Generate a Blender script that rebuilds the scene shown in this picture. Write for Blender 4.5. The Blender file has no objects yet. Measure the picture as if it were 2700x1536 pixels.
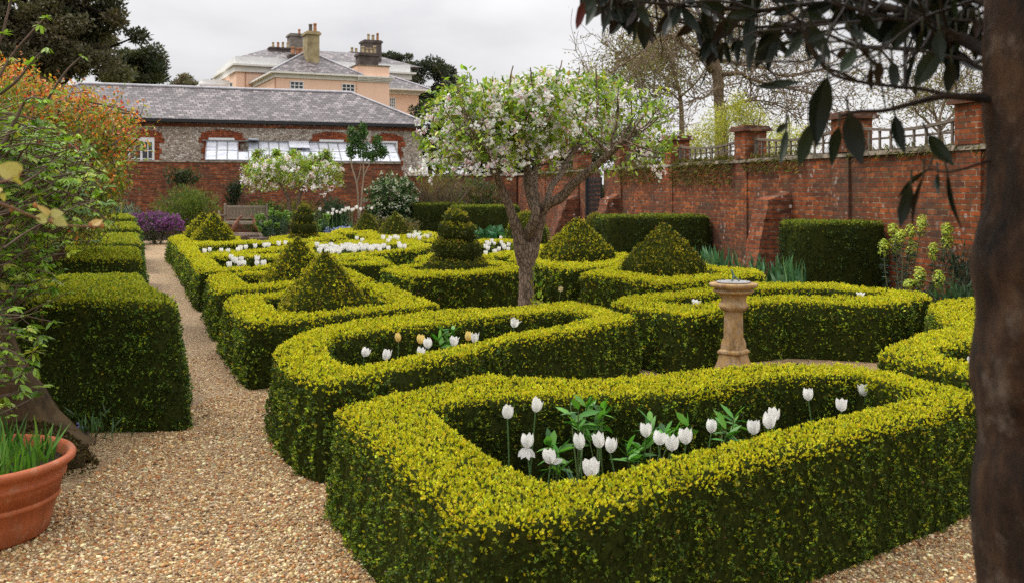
import bpy, math, random
import numpy as np
rng = np.random.default_rng(11); random.seed(11)
scene = bpy.context.scene
COL = scene.collection
# ---- camera geometry: horizontal lens at eye height, vertical shift; photo pixels (2700x1536) map to the world by these
F, CX, YH, EYE = 2625.0, 1350.0, 499.0, 1.7
def crop(x0, y0, s): return lambda x, y: (x0 + x / s, y0 + y / s)
D = crop(0, 0, 1 / 1.05508)
K1 = crop(400, 540, 4.2667); K2 = crop(850, 540, 4.2667); K3 = crop(1380, 540, 3.64); K4 = crop(1950, 540, 3.4133)
C4 = crop(0, 768, 1.8956); C5 = crop(900, 768, 1.8956); C6 = crop(1800, 768, 1.8956)
KH = crop(560, 40, 3.64); KT = crop(1250, 400, 3.2356); KC = crop(1050, 150, 3.4133); KB = crop(560, 530, 13.2375)
K6 = crop(1500, 0, 3.0333); K7 = crop(2050, 0, 2.2754)
def A(*a): return np.array(a[0] if len(a) == 1 else a, float)
def G(p, z=0.0):                       # point of the level z seen at a photo pixel
    Y = (EYE - z) * F / (p[1] - YH); return A((p[0] - CX) * Y / F, Y, z)
def P(p, Y):                           # point at distance Y seen at a photo pixel
    return A((p[0] - CX) * Y / F, Y, EYE - (p[1] - YH) * Y / F)
def nrm(v): return v / np.maximum(np.linalg.norm(v, axis=-1, keepdims=True), 1e-9)

# ---- mesh accumulator
class MB:
    def __init__(s): s.v = []; s.f = []; s.m = []; s.c = []; s.n = 0; s.sm = []
    def add(s, v, f, mat=0, col=(1, 1, 1), smooth=False):
        v = np.asarray(v, float).reshape(-1, 3); f = np.asarray(f, int)
        if len(v) == 0 or len(f) == 0: return
        s.v.append(v); s.f.append(f + s.n); s.m.append(np.full(len(f), mat)); s.sm.append(np.full(len(f), smooth))
        c = np.asarray(col, float)
        s.c.append(np.broadcast_to(c, (len(v), 3)) if c.ndim == 1 else c)
        s.n += len(v)
    def build(s, name, mats, parent=None, origin=None, label=None, cat=None, group=None, kind=None, rotz=None, loc=None):
        V = np.concatenate(s.v); C = np.concatenate(s.c)
        po = A(*parent['o']) if parent is not None and 'o' in parent.keys() else A(0, 0, 0)
        if origin is None: origin = po
        origin = np.asarray(origin, float)
        V = V - origin
        me = bpy.data.meshes.new(name); me.vertices.add(len(V)); me.vertices.foreach_set('co', V.astype(np.float32).ravel())
        sizes = np.concatenate([np.full(len(f), f.shape[1]) for f in s.f]); idx = np.concatenate([f.ravel() for f in s.f])
        me.loops.add(len(idx)); me.loops.foreach_set('vertex_index', idx.astype(np.int32))
        me.polygons.add(len(sizes)); st = np.concatenate([[0], np.cumsum(sizes)[:-1]])
        me.polygons.foreach_set('loop_start', st.astype(np.int32))
        me.polygons.foreach_set('material_index', np.concatenate(s.m).astype(np.int32))
        me.polygons.foreach_set('use_smooth', np.concatenate(s.sm).astype(bool))
        at = me.attributes.new('Col', 'FLOAT_COLOR', 'POINT')
        at.data.foreach_set('color', np.concatenate([C, np.ones((len(C), 1))], 1).astype(np.float32).ravel())
        for m in (mats if isinstance(mats, (list, tuple)) else [mats]): me.materials.append(m)
        me.update(calc_edges=True)
        o = bpy.data.objects.new(name, me); COL.objects.link(o)
        if parent is not None: o.parent = parent; o.location = origin - po
        else: o.location = origin
        if loc is not None: o.location = loc
        if rotz is not None: o.rotation_euler = (0, 0, rotz)
        o['o'] = [float(a) for a in origin]
        tag(o, label, cat, group, kind)
        return o
def tag(o, label=None, cat=None, group=None, kind=None):
    if label: o['label'] = label
    if cat: o['category'] = cat
    if group: o['group'] = group
    if kind: o['kind'] = kind
def thing(name, label, cat, loc=(0, 0, 0), rotz=0.0, group=None):
    o = bpy.data.objects.new(name, None); COL.objects.link(o); o.empty_display_size = .1
    o.location = tuple(float(a) for a in loc); o.rotation_euler = (0, 0, rotz); tag(o, label, cat, group)
    o['o'] = [float(a) for a in loc] if rotz == 0 else [0.0, 0.0, 0.0]     # children of turned things are written in local coordinates
    return o
def dup(root, loc, rotz, scale, label, group=None):
    r = root.copy(); COL.objects.link(r); r.location = loc; r.rotation_euler = (random.uniform(-.08, .08), random.uniform(-.08, .08), rotz); r.scale = scale
    r['label'] = label
    if group: r['group'] = group
    for ch in list(root.children):
        c = ch.copy(); COL.objects.link(c); c.parent = r
    return r

# ---- shapes
def box(mb, x0, x1, y0, y1, z0, z1, mat=0, col=(1, 1, 1), rot=None):
    v = A([x0, y0, z0], [x1, y0, z0], [x1, y1, z0], [x0, y1, z0], [x0, y0, z1], [x1, y0, z1], [x1, y1, z1], [x0, y1, z1])
    if rot is not None:
        c = v.mean(0); v = (v - c) @ rot.T + c
    mb.add(v, [[3, 2, 1, 0], [4, 5, 6, 7], [0, 1, 5, 4], [1, 2, 6, 5], [2, 3, 7, 6], [3, 0, 4, 7]], mat, col)
def prism(mb, poly, z0, z1, mat=0, col=(1, 1, 1)):
    n = len(poly); p = np.asarray(poly, float)
    v = np.concatenate([np.c_[p, np.full(n, z0)], np.c_[p, np.full(n, z1)]])
    mb.add(v, [[i, (i + 1) % n, n + (i + 1) % n, n + i] for i in range(n)], mat, col)
    mb.add(v[n:], [list(range(n))], mat, col); mb.add(v[:n], [list(range(n))[::-1]], mat, col)
def hexa(mb, lo, hi, mat=0, col=(1, 1, 1)):           # eight corners: four below, four above
    v = np.concatenate([np.asarray(lo, float), np.asarray(hi, float)])
    mb.add(v, [[3, 2, 1, 0], [4, 5, 6, 7], [0, 1, 5, 4], [1, 2, 6, 5], [2, 3, 7, 6], [3, 0, 4, 7]], mat, col)
def tube(mb, pts, rad, sides=6, mat=0, col=(1, 1, 1), cap=True, lump=0.0, axis=None):
    pts = np.asarray(pts, float); n = len(pts); rad = np.broadcast_to(np.asarray(rad, float), (n,))
    t = np.gradient(pts, axis=0) if n > 2 else np.repeat(pts[1:] - pts[:1], 2, 0)
    t = nrm(t) if axis is None else np.broadcast_to(A(axis), t.shape); a = t.mean(0); ref = A(1, 0, 0) if abs(a[0]) < .6 * np.linalg.norm(a) + 1e-9 else A(0, 1, .2)
    x = nrm(np.cross(t, ref)); y = np.cross(t, x)
    ang = np.linspace(0, 2 * np.pi, sides, endpoint=False)
    R = rad[:, None] * np.ones((1, sides))
    if lump: R = R * (1 + lump * rng.normal(size=R.shape))
    v = pts[:, None] + R[..., None] * (np.cos(ang)[None, :, None] * x[:, None] + np.sin(ang)[None, :, None] * y[:, None])
    i = np.arange(n - 1)[:, None] * sides; j = np.arange(sides)[None]
    f = np.stack([i + j, i + (j + 1) % sides, i + sides + (j + 1) % sides, i + sides + j], -1).reshape(-1, 4)
    v = v.reshape(-1, 3); mb.add(v, f, mat, col, True)
    if cap and sides > 3:
        mb.add(v[-sides:], [list(range(sides))], mat, col); mb.add(v[:sides], [list(range(sides))[::-1]], mat, col)
def lathe(mb, prof, n=32, c=(0, 0, 0), mat=0, col=(1, 1, 1), poly=None, smooth=True):
    prof = np.asarray(prof, float); ang = np.linspace(0, 2 * np.pi, n, endpoint=False)
    k = np.ones(n) if poly is None else np.cos(np.pi / poly) / np.cos((ang % (2 * np.pi / poly)) - np.pi / poly)
    v = np.stack([prof[:, 0, None] * np.cos(ang) * k, prof[:, 0, None] * np.sin(ang) * k, prof[:, 1, None] * np.ones(n)], -1) + np.asarray(c, float)
    m = len(prof); i = np.arange(m - 1)[:, None] * n; j = np.arange(n)[None]
    f = np.stack([i + j, i + (j + 1) % n, i + n + (j + 1) % n, i + n + j], -1).reshape(-1, 4)
    v = v.reshape(-1, 3); mb.add(v, f, mat, col, smooth)
def inst(mb, tv, tf, o, X, Y, Z, s, col, mat=0, smooth=False):   # many copies of a small template
    tv = np.asarray(tv, float); tf = np.asarray(tf, int); n = len(o); k = len(tv)
    if n == 0: return
    s = np.broadcast_to(np.asarray(s, float), (n,)) if np.ndim(s) < 2 else s
    if np.ndim(s) == 1: s = np.repeat(s[:, None], 3, 1)
    v = o[:, None] + (tv[None, :, 0:1] * s[:, None, 0:1]) * X[:, None] + (tv[None, :, 1:2] * s[:, None, 1:2]) * Y[:, None] + (tv[None, :, 2:3] * s[:, None, 2:3]) * Z[:, None]
    f = (tf[None] + (np.arange(n) * k)[:, None, None]).reshape(-1, tf.shape[1])
    c = np.repeat(np.broadcast_to(np.asarray(col, float), (n, 3)), k, 0)
    mb.add(v.reshape(-1, 3), f, mat, c, smooth)
LEAF_V = A([0, 0, 0], [.45, .5, .14], [1, 0, 0], [.45, -.5, .14]); LEAF_F = [[0, 3, 2, 1]]
BLADE_V = A([0, 0, 0], [.3, .42, .1], [.68, .4, .06], [1, 0, -.12], [.68, -.4, .06], [.3, -.42, .1], [.3, 0, 0], [.68, 0, -.03])
BLADE_F = [[0, 6, 1, 0], [0, 5, 6, 0], [6, 7, 2, 1], [5, 4, 7, 6], [7, 3, 2, 7], [4, 3, 7, 4]]
BLADE_F3 = [[0, 6, 1], [0, 5, 6], [6, 2, 1], [6, 7, 2], [5, 7, 6], [5, 4, 7], [7, 3, 2], [4, 3, 7]]
def frames(d, up=None):
    d = nrm(d); r = rng.normal(size=d.shape) if up is None else up + .35 * rng.normal(size=d.shape)
    y = nrm(np.cross(r, d)); return d, y, np.cross(d, y)
def leaves(mb, o, d, L, W, col, mat=0, up=None, big=False):
    X, Y, Z = frames(d, up)
    n = len(o); L = np.broadcast_to(L, (n,)); W = np.broadcast_to(W, (n,))
    s = np.stack([L, W, W], 1)
    inst(mb, BLADE_V if big else LEAF_V, BLADE_F3 if big else LEAF_F, o, X, Y, Z, s, col, mat, big)
def pick(pal, n, jit=.18):
    pal = [(w, c) for w, c in pal]; w = np.array([p[0] for p in pal], float); c = np.array([p[1] for p in pal], float)
    k = rng.choice(len(pal), n, p=w / w.sum())
    return np.clip(c[k] * np.exp(jit * rng.normal(size=(n, 1))) * (1 + .06 * rng.normal(size=(n, 3))), 0.002, .95)
def tri_sample(v, f, n):
    f = np.asarray(f)
    if f.shape[1] == 4: f = np.concatenate([f[:, [0, 1, 2]], f[:, [0, 2, 3]]])
    a, b, c = v[f[:, 0]], v[f[:, 1]], v[f[:, 2]]; cr = np.cross(b - a, c - a); ar = np.linalg.norm(cr, axis=1) / 2
    k = rng.choice(len(f), int(n), p=ar / ar.sum()); r1 = np.sqrt(rng.random(int(n)))[:, None]; r2 = rng.random(int(n))[:, None]
    return a[k] * (1 - r1) + b[k] * r1 * (1 - r2) + c[k] * r1 * r2, nrm(cr[k]), ar.sum()
def area(v, f):
    f = np.asarray(f)
    if f.shape[1] == 4: f = np.concatenate([f[:, [0, 1, 2]], f[:, [0, 2, 3]]])
    return np.linalg.norm(np.cross(v[f[:, 1]] - v[f[:, 0]], v[f[:, 2]] - v[f[:, 0]]), axis=1).sum() / 2
_w = rng.normal(size=(14, 3)); _ph = rng.random(14) * 6.28
def wob(p, f=2.0):                                     # smooth pseudo-noise in -1..1
    return np.sin(p @ (_w.T * f) + _ph).mean(-1) * 2.2

# ---- materials
def newmat(name):
    m = bpy.data.materials.new(name); m.use_nodes = True; nt = m.node_tree; nt.nodes.clear()
    out = nt.nodes.new('ShaderNodeOutputMaterial'); b = nt.nodes.new('ShaderNodeBsdfPrincipled'); nt.links.new(b.outputs[0], out.inputs[0])
    return m, nt, b, out
def N(nt, t, ins=None, **kw):
    n = nt.nodes.new('ShaderNode' + t)
    for k, v in kw.items(): setattr(n, k, v)
    for k, v in (ins or {}).items():
        if isinstance(v, bpy.types.NodeSocket): nt.links.new(v, n.inputs[k])
        else: n.inputs[k].default_value = v
    return n
def c4(c): return (c[0], c[1], c[2], 1.0)
def ramp(nt, fac, stops, interp='LINEAR'):
    r = N(nt, 'ValToRGB', {'Fac': fac}); e = r.color_ramp.elements; r.color_ramp.interpolation = interp
    while len(e) < len(stops): e.new(.5)
    for el, (p, c) in zip(e, stops): el.position = p; el.color = c4(c) if len(c) == 3 else c
    return r.outputs[0]
def mix(nt, fac, a, b, mode='MIX'):
    n = N(nt, 'Mix', data_type='RGBA', blend_type=mode)
    for k, v in ((0, fac), (6, a), (7, b)):
        if isinstance(v, bpy.types.NodeSocket): nt.links.new(v, n.inputs[k])
        else: n.inputs[k].default_value = v if k == 0 else c4(v)
    return n.outputs[2]
def noise(nt, vec, scale, detail=4, rough=.6): return N(nt, 'TexNoise', {'Vector': vec, 'Scale': scale, 'Detail': detail, 'Roughness': rough}).outputs[0]
def bump(nt, b, h, strength=.3, dist=.02):
    nt.links.new(N(nt, 'Bump', {'Height': h, 'Strength': strength, 'Distance': dist}).outputs[0], b.inputs['Normal'])
def objco(nt): return N(nt, 'TexCoord').outputs['Object']
def leafmat(name, trans=.3, rough=.45, spec=.35, tint=(1.0, 1.15, .5)):
    m, nt, b, out = newmat(name); a = N(nt, 'Attribute', attribute_name='Col').outputs['Color']
    nt.links.new(a, b.inputs['Base Color']); b.inputs['Roughness'].default_value = rough; b.inputs['Specular IOR Level'].default_value = spec
    if trans:
        t = N(nt, 'BsdfTranslucent', {'Color': mix(nt, 1.0, a, tint, 'MULTIPLY')})
        s = N(nt, 'MixShader', {0: trans, 1: b.outputs[0], 2: t.outputs[0]}); nt.links.new(s.outputs[0], out.inputs[0])
    return m
def plain(name, col, rough=.6, spec=.4, nscale=6, namp=.25, bumpk=.15, metal=0.0, dark=None):
    m, nt, b, out = newmat(name); o = objco(nt); n = noise(nt, o, nscale, 6)
    d = dark or tuple(x * (1 - namp) for x in col); l = tuple(min(1, x * (1 + namp)) for x in col)
    nt.links.new(ramp(nt, n, [(.3, d), (.7, l)]), b.inputs['Base Color'])
    b.inputs['Roughness'].default_value = rough; b.inputs['Specular IOR Level'].default_value = spec; b.inputs['Metallic'].default_value = metal
    if bumpk: bump(nt, b, noise(nt, o, nscale * 5, 5), bumpk, .01)
    return m
def bark(name, c1, c2, c3, scale=18, stretch=.25, k=.9, crackw=.12, smoothb=False):
    m, nt, b, out = newmat(name); o = objco(nt)
    ds = N(nt, 'TexNoise', {'Vector': o, 'Scale': scale * .5, 'Detail': 4.0}).outputs['Color']; od_ = N(nt, 'VectorMath', {0: o, 1: N(nt, 'VectorMath', {0: ds, 'Scale': 1.6 / scale}, operation='SCALE').outputs[0]}, operation='ADD').outputs[0]
    mp = N(nt, 'Mapping', {'Vector': od_, 'Scale': (1, 1, stretch)}).outputs[0]
    v = N(nt, 'TexVoronoi', {'Vector': mp, 'Scale': scale, 'Randomness': 1.0}, feature='DISTANCE_TO_EDGE').outputs['Distance']
    n = noise(nt, mp, scale * .7, 8, .7); n2 = noise(nt, o, 3.2, 5)
    base = mix(nt, n2, c2, c3); crack = ramp(nt, v, [(0, (0, 0, 0)), (crackw, (1, 1, 1))]) if not smoothb else ramp(nt, noise(nt, mp, scale * .4, 6, .65), [(.3, (0, 0, 0)), (.55, (1, 1, 1))])
    c = mix(nt, crack, c1, base); c = mix(nt, N(nt, 'Math', {0: n, 1: .55}, operation='MULTIPLY').outputs[0], c, c1)
    nt.links.new(c, b.inputs['Base Color']); b.inputs['Roughness'].default_value = .85; b.inputs['Specular IOR Level'].default_value = .2
    h = N(nt, 'Math', {0: N(nt, 'Math', {0: crack, 1: .6}, operation='MULTIPLY').outputs[0], 1: n}, operation='ADD').outputs[0]
    bump(nt, b, h, k, .012); return m
def brickmat(name, c1, c2, mortar, lichen=.5, soot=.5, bw=.245, bh=.083, white=.35):
    m, nt, b, out = newmat(name); o = objco(nt)
    sp = N(nt, 'SeparateXYZ', {0: o}); xy = N(nt, 'Math', {0: sp.outputs[0], 1: sp.outputs[1]}, operation='ADD').outputs[0]
    wv = noise(nt, o, 1.5, 2); wz = N(nt, 'Math', {0: N(nt, 'Math', {0: wv, 1: .03}, operation='MULTIPLY').outputs[0], 1: sp.outputs[2]}, operation='ADD').outputs[0]
    vec = N(nt, 'CombineXYZ', {0: xy, 1: wz, 2: 0.0}).outputs[0]
    bt = N(nt, 'TexBrick', {'Vector': vec, 'Color1': (0, 0, 0, 1), 'Color2': (1, 1, 1, 1), 'Mortar': (.5, .5, .5, 1), 'Scale': 1.0, 'Mortar Size': .011, 'Mortar Smooth': .3, 'Bias': 0.0, 'Brick Width': bw, 'Row Height': bh}, offset=.5)
    per = bt.outputs['Color']; fac = bt.outputs['Fac']
    big = noise(nt, o, .9, 5, .65); mid = noise(nt, o, 7, 6, .7); fine = noise(nt, o, 60, 4)
    bc = ramp(nt, per, [(0, (.075, .032, .02)), (.12, tuple(x * .5 for x in c1)), (.3, c2), (.5, c1), (.68, tuple(x * .7 for x in c2)), (.85, (c1[0] * 1.2, c1[1] * 1.35, c1[2] * 1.3)), (1, (c1[0] * 1.35, c1[1] * 1.9, c1[2] * 2.2))])
    bc = mix(nt, ramp(nt, mid, [(.32, (.85, .85, .85)), (.62, (.05, .05, .05))]), bc, tuple(x * .45 for x in c1))
    mc = mix(nt, ramp(nt, mid, [(.48, (0, 0, 0)), (.66, (1, 1, 1))]), tuple(x * .22 for x in mortar), mortar)
    c = mix(nt, fac, bc, mc)
    c = mix(nt, ramp(nt, big, [(.42, (0, 0, 0)), (.7, (soot, soot, soot))]), c, (.055, .043, .033))
    lv = N(nt, 'TexVoronoi', {'Vector': o, 'Scale': 6.5, 'Randomness': 1.0}).outputs['Distance']
    lm = N(nt, 'Math', {0: ramp(nt, lv, [(.18, (1, 1, 1)), (.27, (0, 0, 0))]), 1: ramp(nt, noise(nt, o, 1.3, 3), [(.52, (0, 0, 0)), (.62, (1, 1, 1))])}, operation='MULTIPLY').outputs[0]
    lm = N(nt, 'Math', {0: lm, 1: white}, operation='MULTIPLY').outputs[0]
    c = mix(nt, lm, c, (.62, .57, .52))
    mo = N(nt, 'Math', {0: ramp(nt, noise(nt, o, 2.4, 6, .7), [(.55, (0, 0, 0)), (.75, (1, 1, 1))]), 1: lichen}, operation='MULTIPLY').outputs[0]
    c = mix(nt, mo, c, (.09, .085, .03))
    nt.links.new(c, b.inputs['Base Color']); b.inputs['Roughness'].default_value = .9; b.inputs['Specular IOR Level'].default_value = .15
    h = N(nt, 'Math', {0: N(nt, 'Math', {0: fac, 1: -1.0}, operation='MULTIPLY').outputs[0], 1: N(nt, 'Math', {0: mid, 1: .6}, operation='MULTIPLY').outputs[0]}, operation='ADD').outputs[0]
    bump(nt, b, h, .9, .012); return m

LEAF = leafmat('leaf'); HLEAF = leafmat('hedge_leaf', .22, .5, .3); PETAL = leafmat('petal', .35, .55, .25, (1.0, .99, .96)); GLOSSY = leafmat('glossy_leaf', .1, .35, .4); SHADE_LEAF = leafmat('leathery_leaf', .05, .42, .28)
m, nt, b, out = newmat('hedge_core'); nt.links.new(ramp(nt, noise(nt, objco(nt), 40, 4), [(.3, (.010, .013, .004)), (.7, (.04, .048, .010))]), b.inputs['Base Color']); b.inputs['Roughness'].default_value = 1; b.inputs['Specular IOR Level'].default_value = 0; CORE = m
APPLE_BARK = bark('apple_bark', (.07, .05, .035), (.36, .26, .19), (.24, .175, .125), 26, .35)
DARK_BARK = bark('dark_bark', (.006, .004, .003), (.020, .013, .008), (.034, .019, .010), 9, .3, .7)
PLANE_BARK = bark('plane_bark', (.14, .10, .065), (.34, .245, .155), (.26, .195, .115), 2.5, .4)
ROUGH_BARK = bark('rough_bark', (.03, .02, .012), (.19, .125, .075), (.11, .075, .045), 22, .2)
TWIG = plain('twig', (.12, .085, .06), .8, .2, 9, .4, 0)
STEM = leafmat('green_stem', .1)
BRICK = brickmat('garden_brick', (.34, .078, .022), (.22, .075, .032), (.40, .29, .19), .6, .85)
BRICK2 = brickmat('back_brick', (.38, .09, .028), (.27, .09, .042), (.42, .31, .22), .35, .75, white=.25)
ORANGE_BRICK = brickmat('orange_brick', (.46, .095, .03), (.40, .085, .03), (.32, .2, .14), .05, .1, .215, .075, .0)
# ================= hedges =================
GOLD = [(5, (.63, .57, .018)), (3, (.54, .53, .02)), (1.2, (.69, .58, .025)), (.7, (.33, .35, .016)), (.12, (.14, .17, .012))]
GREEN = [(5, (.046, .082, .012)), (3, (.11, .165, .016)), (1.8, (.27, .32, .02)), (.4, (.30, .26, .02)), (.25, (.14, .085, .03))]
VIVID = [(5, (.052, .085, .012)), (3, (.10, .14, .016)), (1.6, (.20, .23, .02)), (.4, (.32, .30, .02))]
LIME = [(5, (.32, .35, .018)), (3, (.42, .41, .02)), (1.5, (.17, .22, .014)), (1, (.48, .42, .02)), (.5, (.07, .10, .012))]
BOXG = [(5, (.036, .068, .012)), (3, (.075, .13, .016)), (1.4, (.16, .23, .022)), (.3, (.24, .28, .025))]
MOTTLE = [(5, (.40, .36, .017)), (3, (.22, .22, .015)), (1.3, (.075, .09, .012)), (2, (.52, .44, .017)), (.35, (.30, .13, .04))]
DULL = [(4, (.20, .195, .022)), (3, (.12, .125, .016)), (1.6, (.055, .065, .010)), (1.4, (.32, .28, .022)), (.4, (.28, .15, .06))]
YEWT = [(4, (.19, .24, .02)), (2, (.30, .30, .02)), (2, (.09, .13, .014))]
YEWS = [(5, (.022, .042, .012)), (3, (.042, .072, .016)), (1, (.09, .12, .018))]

def sprigs(mb, p, n, Y, top, pal_top, pal_side, size=1.0, per=5, mat=1):
    """leaf sprigs on sampled surface points p with normals n"""
    k = len(p); L0 = .0122 * max(1.0, Y / 4.6) ** .58 * size
    ax = nrm(n * (.75 + .3 * rng.random((k, 1))) + A(0, 0, .6) + .36 * rng.normal(size=(k, 3)))
    fq = 55.0 / max(1.0, Y / 4.6) ** .6; cl = wob(p, fq) + .6 * wob(p + 3.1, fq * .4)
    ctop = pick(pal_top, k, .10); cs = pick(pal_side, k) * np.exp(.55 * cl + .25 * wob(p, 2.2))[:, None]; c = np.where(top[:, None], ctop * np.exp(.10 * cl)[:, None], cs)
    depth = rng.random(k) ** 1.6
    o = p + n * ((-.9 * depth + .35 + np.where(top, .35, 1.25) * cl) * L0 * 1.5)[:, None] + rng.normal(size=(k, 3)) * L0 * .2
    # new growth that sticks out beyond the clipped face
    o = np.repeat(o, per, 0); a = np.repeat(ax, per, 0)
    sp_ = np.repeat(np.where(top, .42, .62), per)[:, None]; d = nrm(a + sp_ * rng.normal(size=a.shape)); o = o + a * (rng.random((len(o), 1)) * L0 * .9)
    L = L0 * (.75 + .5 * rng.random(len(o))); cc = np.repeat(c, per, 0) * (1 + .16 * rng.normal(size=(len(o), 1)))
    leaves(mb, o, d, L, L * .55, np.clip(cc, .002, .9), mat)

def finish_hedge(core, name, label, Y, pal_top, pal_side, ztop, dens=1.0, group=None, cat='hedge', size=1.0, toptest=None, extra=None, parent=None, ntop=.55):
    v = np.concatenate(core.v); out = MB()
    F4 = np.concatenate([f for f in core.f])
    out.add(v, F4, 0, (1, 1, 1), True)
    L0 = .0122 * max(1.0, Y / 4.6) ** .58 * size
    nn = int(area(v, F4) / (L0 * L0) * .62 * dens)
    p, n, _ = tri_sample(v, F4, nn)
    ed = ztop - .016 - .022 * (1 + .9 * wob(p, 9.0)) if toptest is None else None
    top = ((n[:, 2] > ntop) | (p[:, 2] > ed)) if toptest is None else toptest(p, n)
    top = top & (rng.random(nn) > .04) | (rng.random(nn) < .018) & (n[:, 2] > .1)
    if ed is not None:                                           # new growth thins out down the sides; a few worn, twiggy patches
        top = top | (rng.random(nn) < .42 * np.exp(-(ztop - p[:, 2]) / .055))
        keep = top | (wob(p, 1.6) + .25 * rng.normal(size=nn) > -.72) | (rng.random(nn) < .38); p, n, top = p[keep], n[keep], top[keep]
    sprigs(out, p, n, Y, top, pal_top, pal_side, size)
    o = out.build(name, [CORE, HLEAF], parent, None if parent is not None else A(v[:, 0].mean(), v[:, 1].mean(), 0), label, cat, group)
    return o

BEDS = []
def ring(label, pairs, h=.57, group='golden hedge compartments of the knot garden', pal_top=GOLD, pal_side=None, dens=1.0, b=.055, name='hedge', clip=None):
    O = [G(a, h)[:2] for a, _ in pairs]; I = [G(i, h)[:2] for _, i in pairs]
    n = len(O); oo, ii = [], []
    for k in range(n):
        a, c = O[k], O[(k + 1) % n]; e, g = I[k], I[(k + 1) % n]
        m = max(2, int(np.linalg.norm(c - a) / .16))
        for j in range(m):
            t = j / m; oo.append(a * (1 - t) + c * t); ii.append(e * (1 - t) + g * t)
    oo = A(*oo); ii = A(*ii)
    for _ in range(1):                                       # clipping softens the corners a little
        oo = .84 * oo + .08 * (np.roll(oo, 1, 0) + np.roll(oo, -1, 0)); ii = .84 * ii + .08 * (np.roll(ii, 1, 0) + np.roll(ii, -1, 0))
    def outd(q, ref):
        t = nrm(np.roll(q, -1, 0) - np.roll(q, 1, 0)); nn = np.stack([t[:, 1], -t[:, 0]], 1)
        if (np.sum((q - ref) * nn) < 0): nn = -nn
        return nn
    od = outd(oo, ii); idr = -outd(ii, ii.mean(0))
    Y = np.median(oo[:, 1]); Yn = max(3.8, oo[:, 1].min() * .6 + Y * .4); L0 = .0122 * max(1.0, Yn / 4.6) ** .58
    oo = oo - od * L0 * 1.0; ii = ii - idr * L0 * 1.0; h = h - 1.35 * L0      # room for the leaves on the clipped outline
    wv = lambda q, z: .022 * wob(np.c_[q, np.full(len(q), z)], 4.0)
    sec = []
    def lvl(q, d, off, z): 
        qq = q + d * (off + wv(q, z))[:, None] if np.ndim(off + wv(q, z)) else q
        sec.append(np.c_[qq, np.full(len(q), z) + (.018 * wob(np.c_[q, np.zeros(len(q))], 3.0) if z > h * .8 else 0)])
    lvl(oo, od, b, 0); lvl(oo, od, b * .75, h * .35); lvl(oo, od, b * .3, h * .72); lvl(oo, od, .008, h - .02); lvl(oo, od, -.008, h)
    lvl(ii, idr, -.01, h); lvl(ii, idr, .008, h - .02); lvl(ii, idr, b * .3, h * .6); lvl(ii, idr, b * .5, 0)
    S = np.stack(sec, 1); m, q = S.shape[:2]
    mb = MB(); i = np.arange(m)[:, None]; j = np.arange(q - 1)[None]
    f = np.stack([i * q + j, ((i + 1) % m) * q + j, ((i + 1) % m) * q + j + 1, i * q + j + 1], -1).reshape(-1, 4)
    # orient so that normals face out
    v = S.reshape(-1, 3); a = v[f]; fn = np.cross(a[:, 1] - a[:, 0], a[:, 3] - a[:, 0]); topf = (j + 0 * i).ravel() == 4
    if fn[topf, 2].mean() < 0: f = f[:, ::-1]
    mb.add(v, f)
    BEDS.append(.5 * ii + .5 * oo)
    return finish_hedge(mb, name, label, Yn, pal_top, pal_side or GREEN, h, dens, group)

def solid(label, poly, h, Y, pal_top, pal_side, batter=.06, name='hedge', cat='hedge', group=None, dens=1.0, size=1.0):
    """clipped block: ground polygon, slightly battered"""
    poly = A(*poly); c = poly.mean(0); n = len(poly); pts = []
    for k in range(n):
        a, e = poly[k], poly[(k + 1) % n]; m = max(2, int(np.linalg.norm(e - a) / .18))
        for j in range(m): pts.append(a + (e - a) * j / m)
    q = A(*pts); q = .6 * q + .2 * (np.roll(q, 1, 0) + np.roll(q, -1, 0))
    d = nrm(q - c); rows = []
    for z, off in ((0, 0), (h * .3, -.2 * batter), (h * .65, -.6 * batter), (h - .05, -batter), (h - .012, -batter - .03), (h, -batter - .07)):
        p = q + d * off + d * (.03 * wob(np.c_[q, np.full(len(q), z * 2)], 2.5))[:, None]
        rows.append(np.c_[p, np.full(len(q), z) + (.02 * wob(np.c_[q, np.zeros(len(q))], 2.0) if z > h * .9 else 0)])
    last = rows[-1]
    for t in (.66, .33, .05): 
        p = c + (last[:, :2] - c) * t; rows.append(np.c_[p, h + .02 * wob(np.c_[p, np.zeros(len(p))], 2.0)])
    S = np.stack(rows, 0); m, k = S.shape[:2]; i = np.arange(m - 1)[:, None]; j = np.arange(k)[None]
    f = np.stack([i * k + j, i * k + (j + 1) % k, (i + 1) * k + (j + 1) % k, (i + 1) * k + j], -1).reshape(-1, 4)
    v = S.reshape(-1, 3); a = v[f]; fn = np.cross(a[:, 1] - a[:, 0], a[:, 3] - a[:, 0])
    if fn[-k * 2:, 2].mean() < 0: f = f[:, ::-1]
    mb = MB(); mb.add(v, f)
    return finish_hedge(mb, name, label, Y, pal_top, pal_side, h, dens, group, cat, size)

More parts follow.
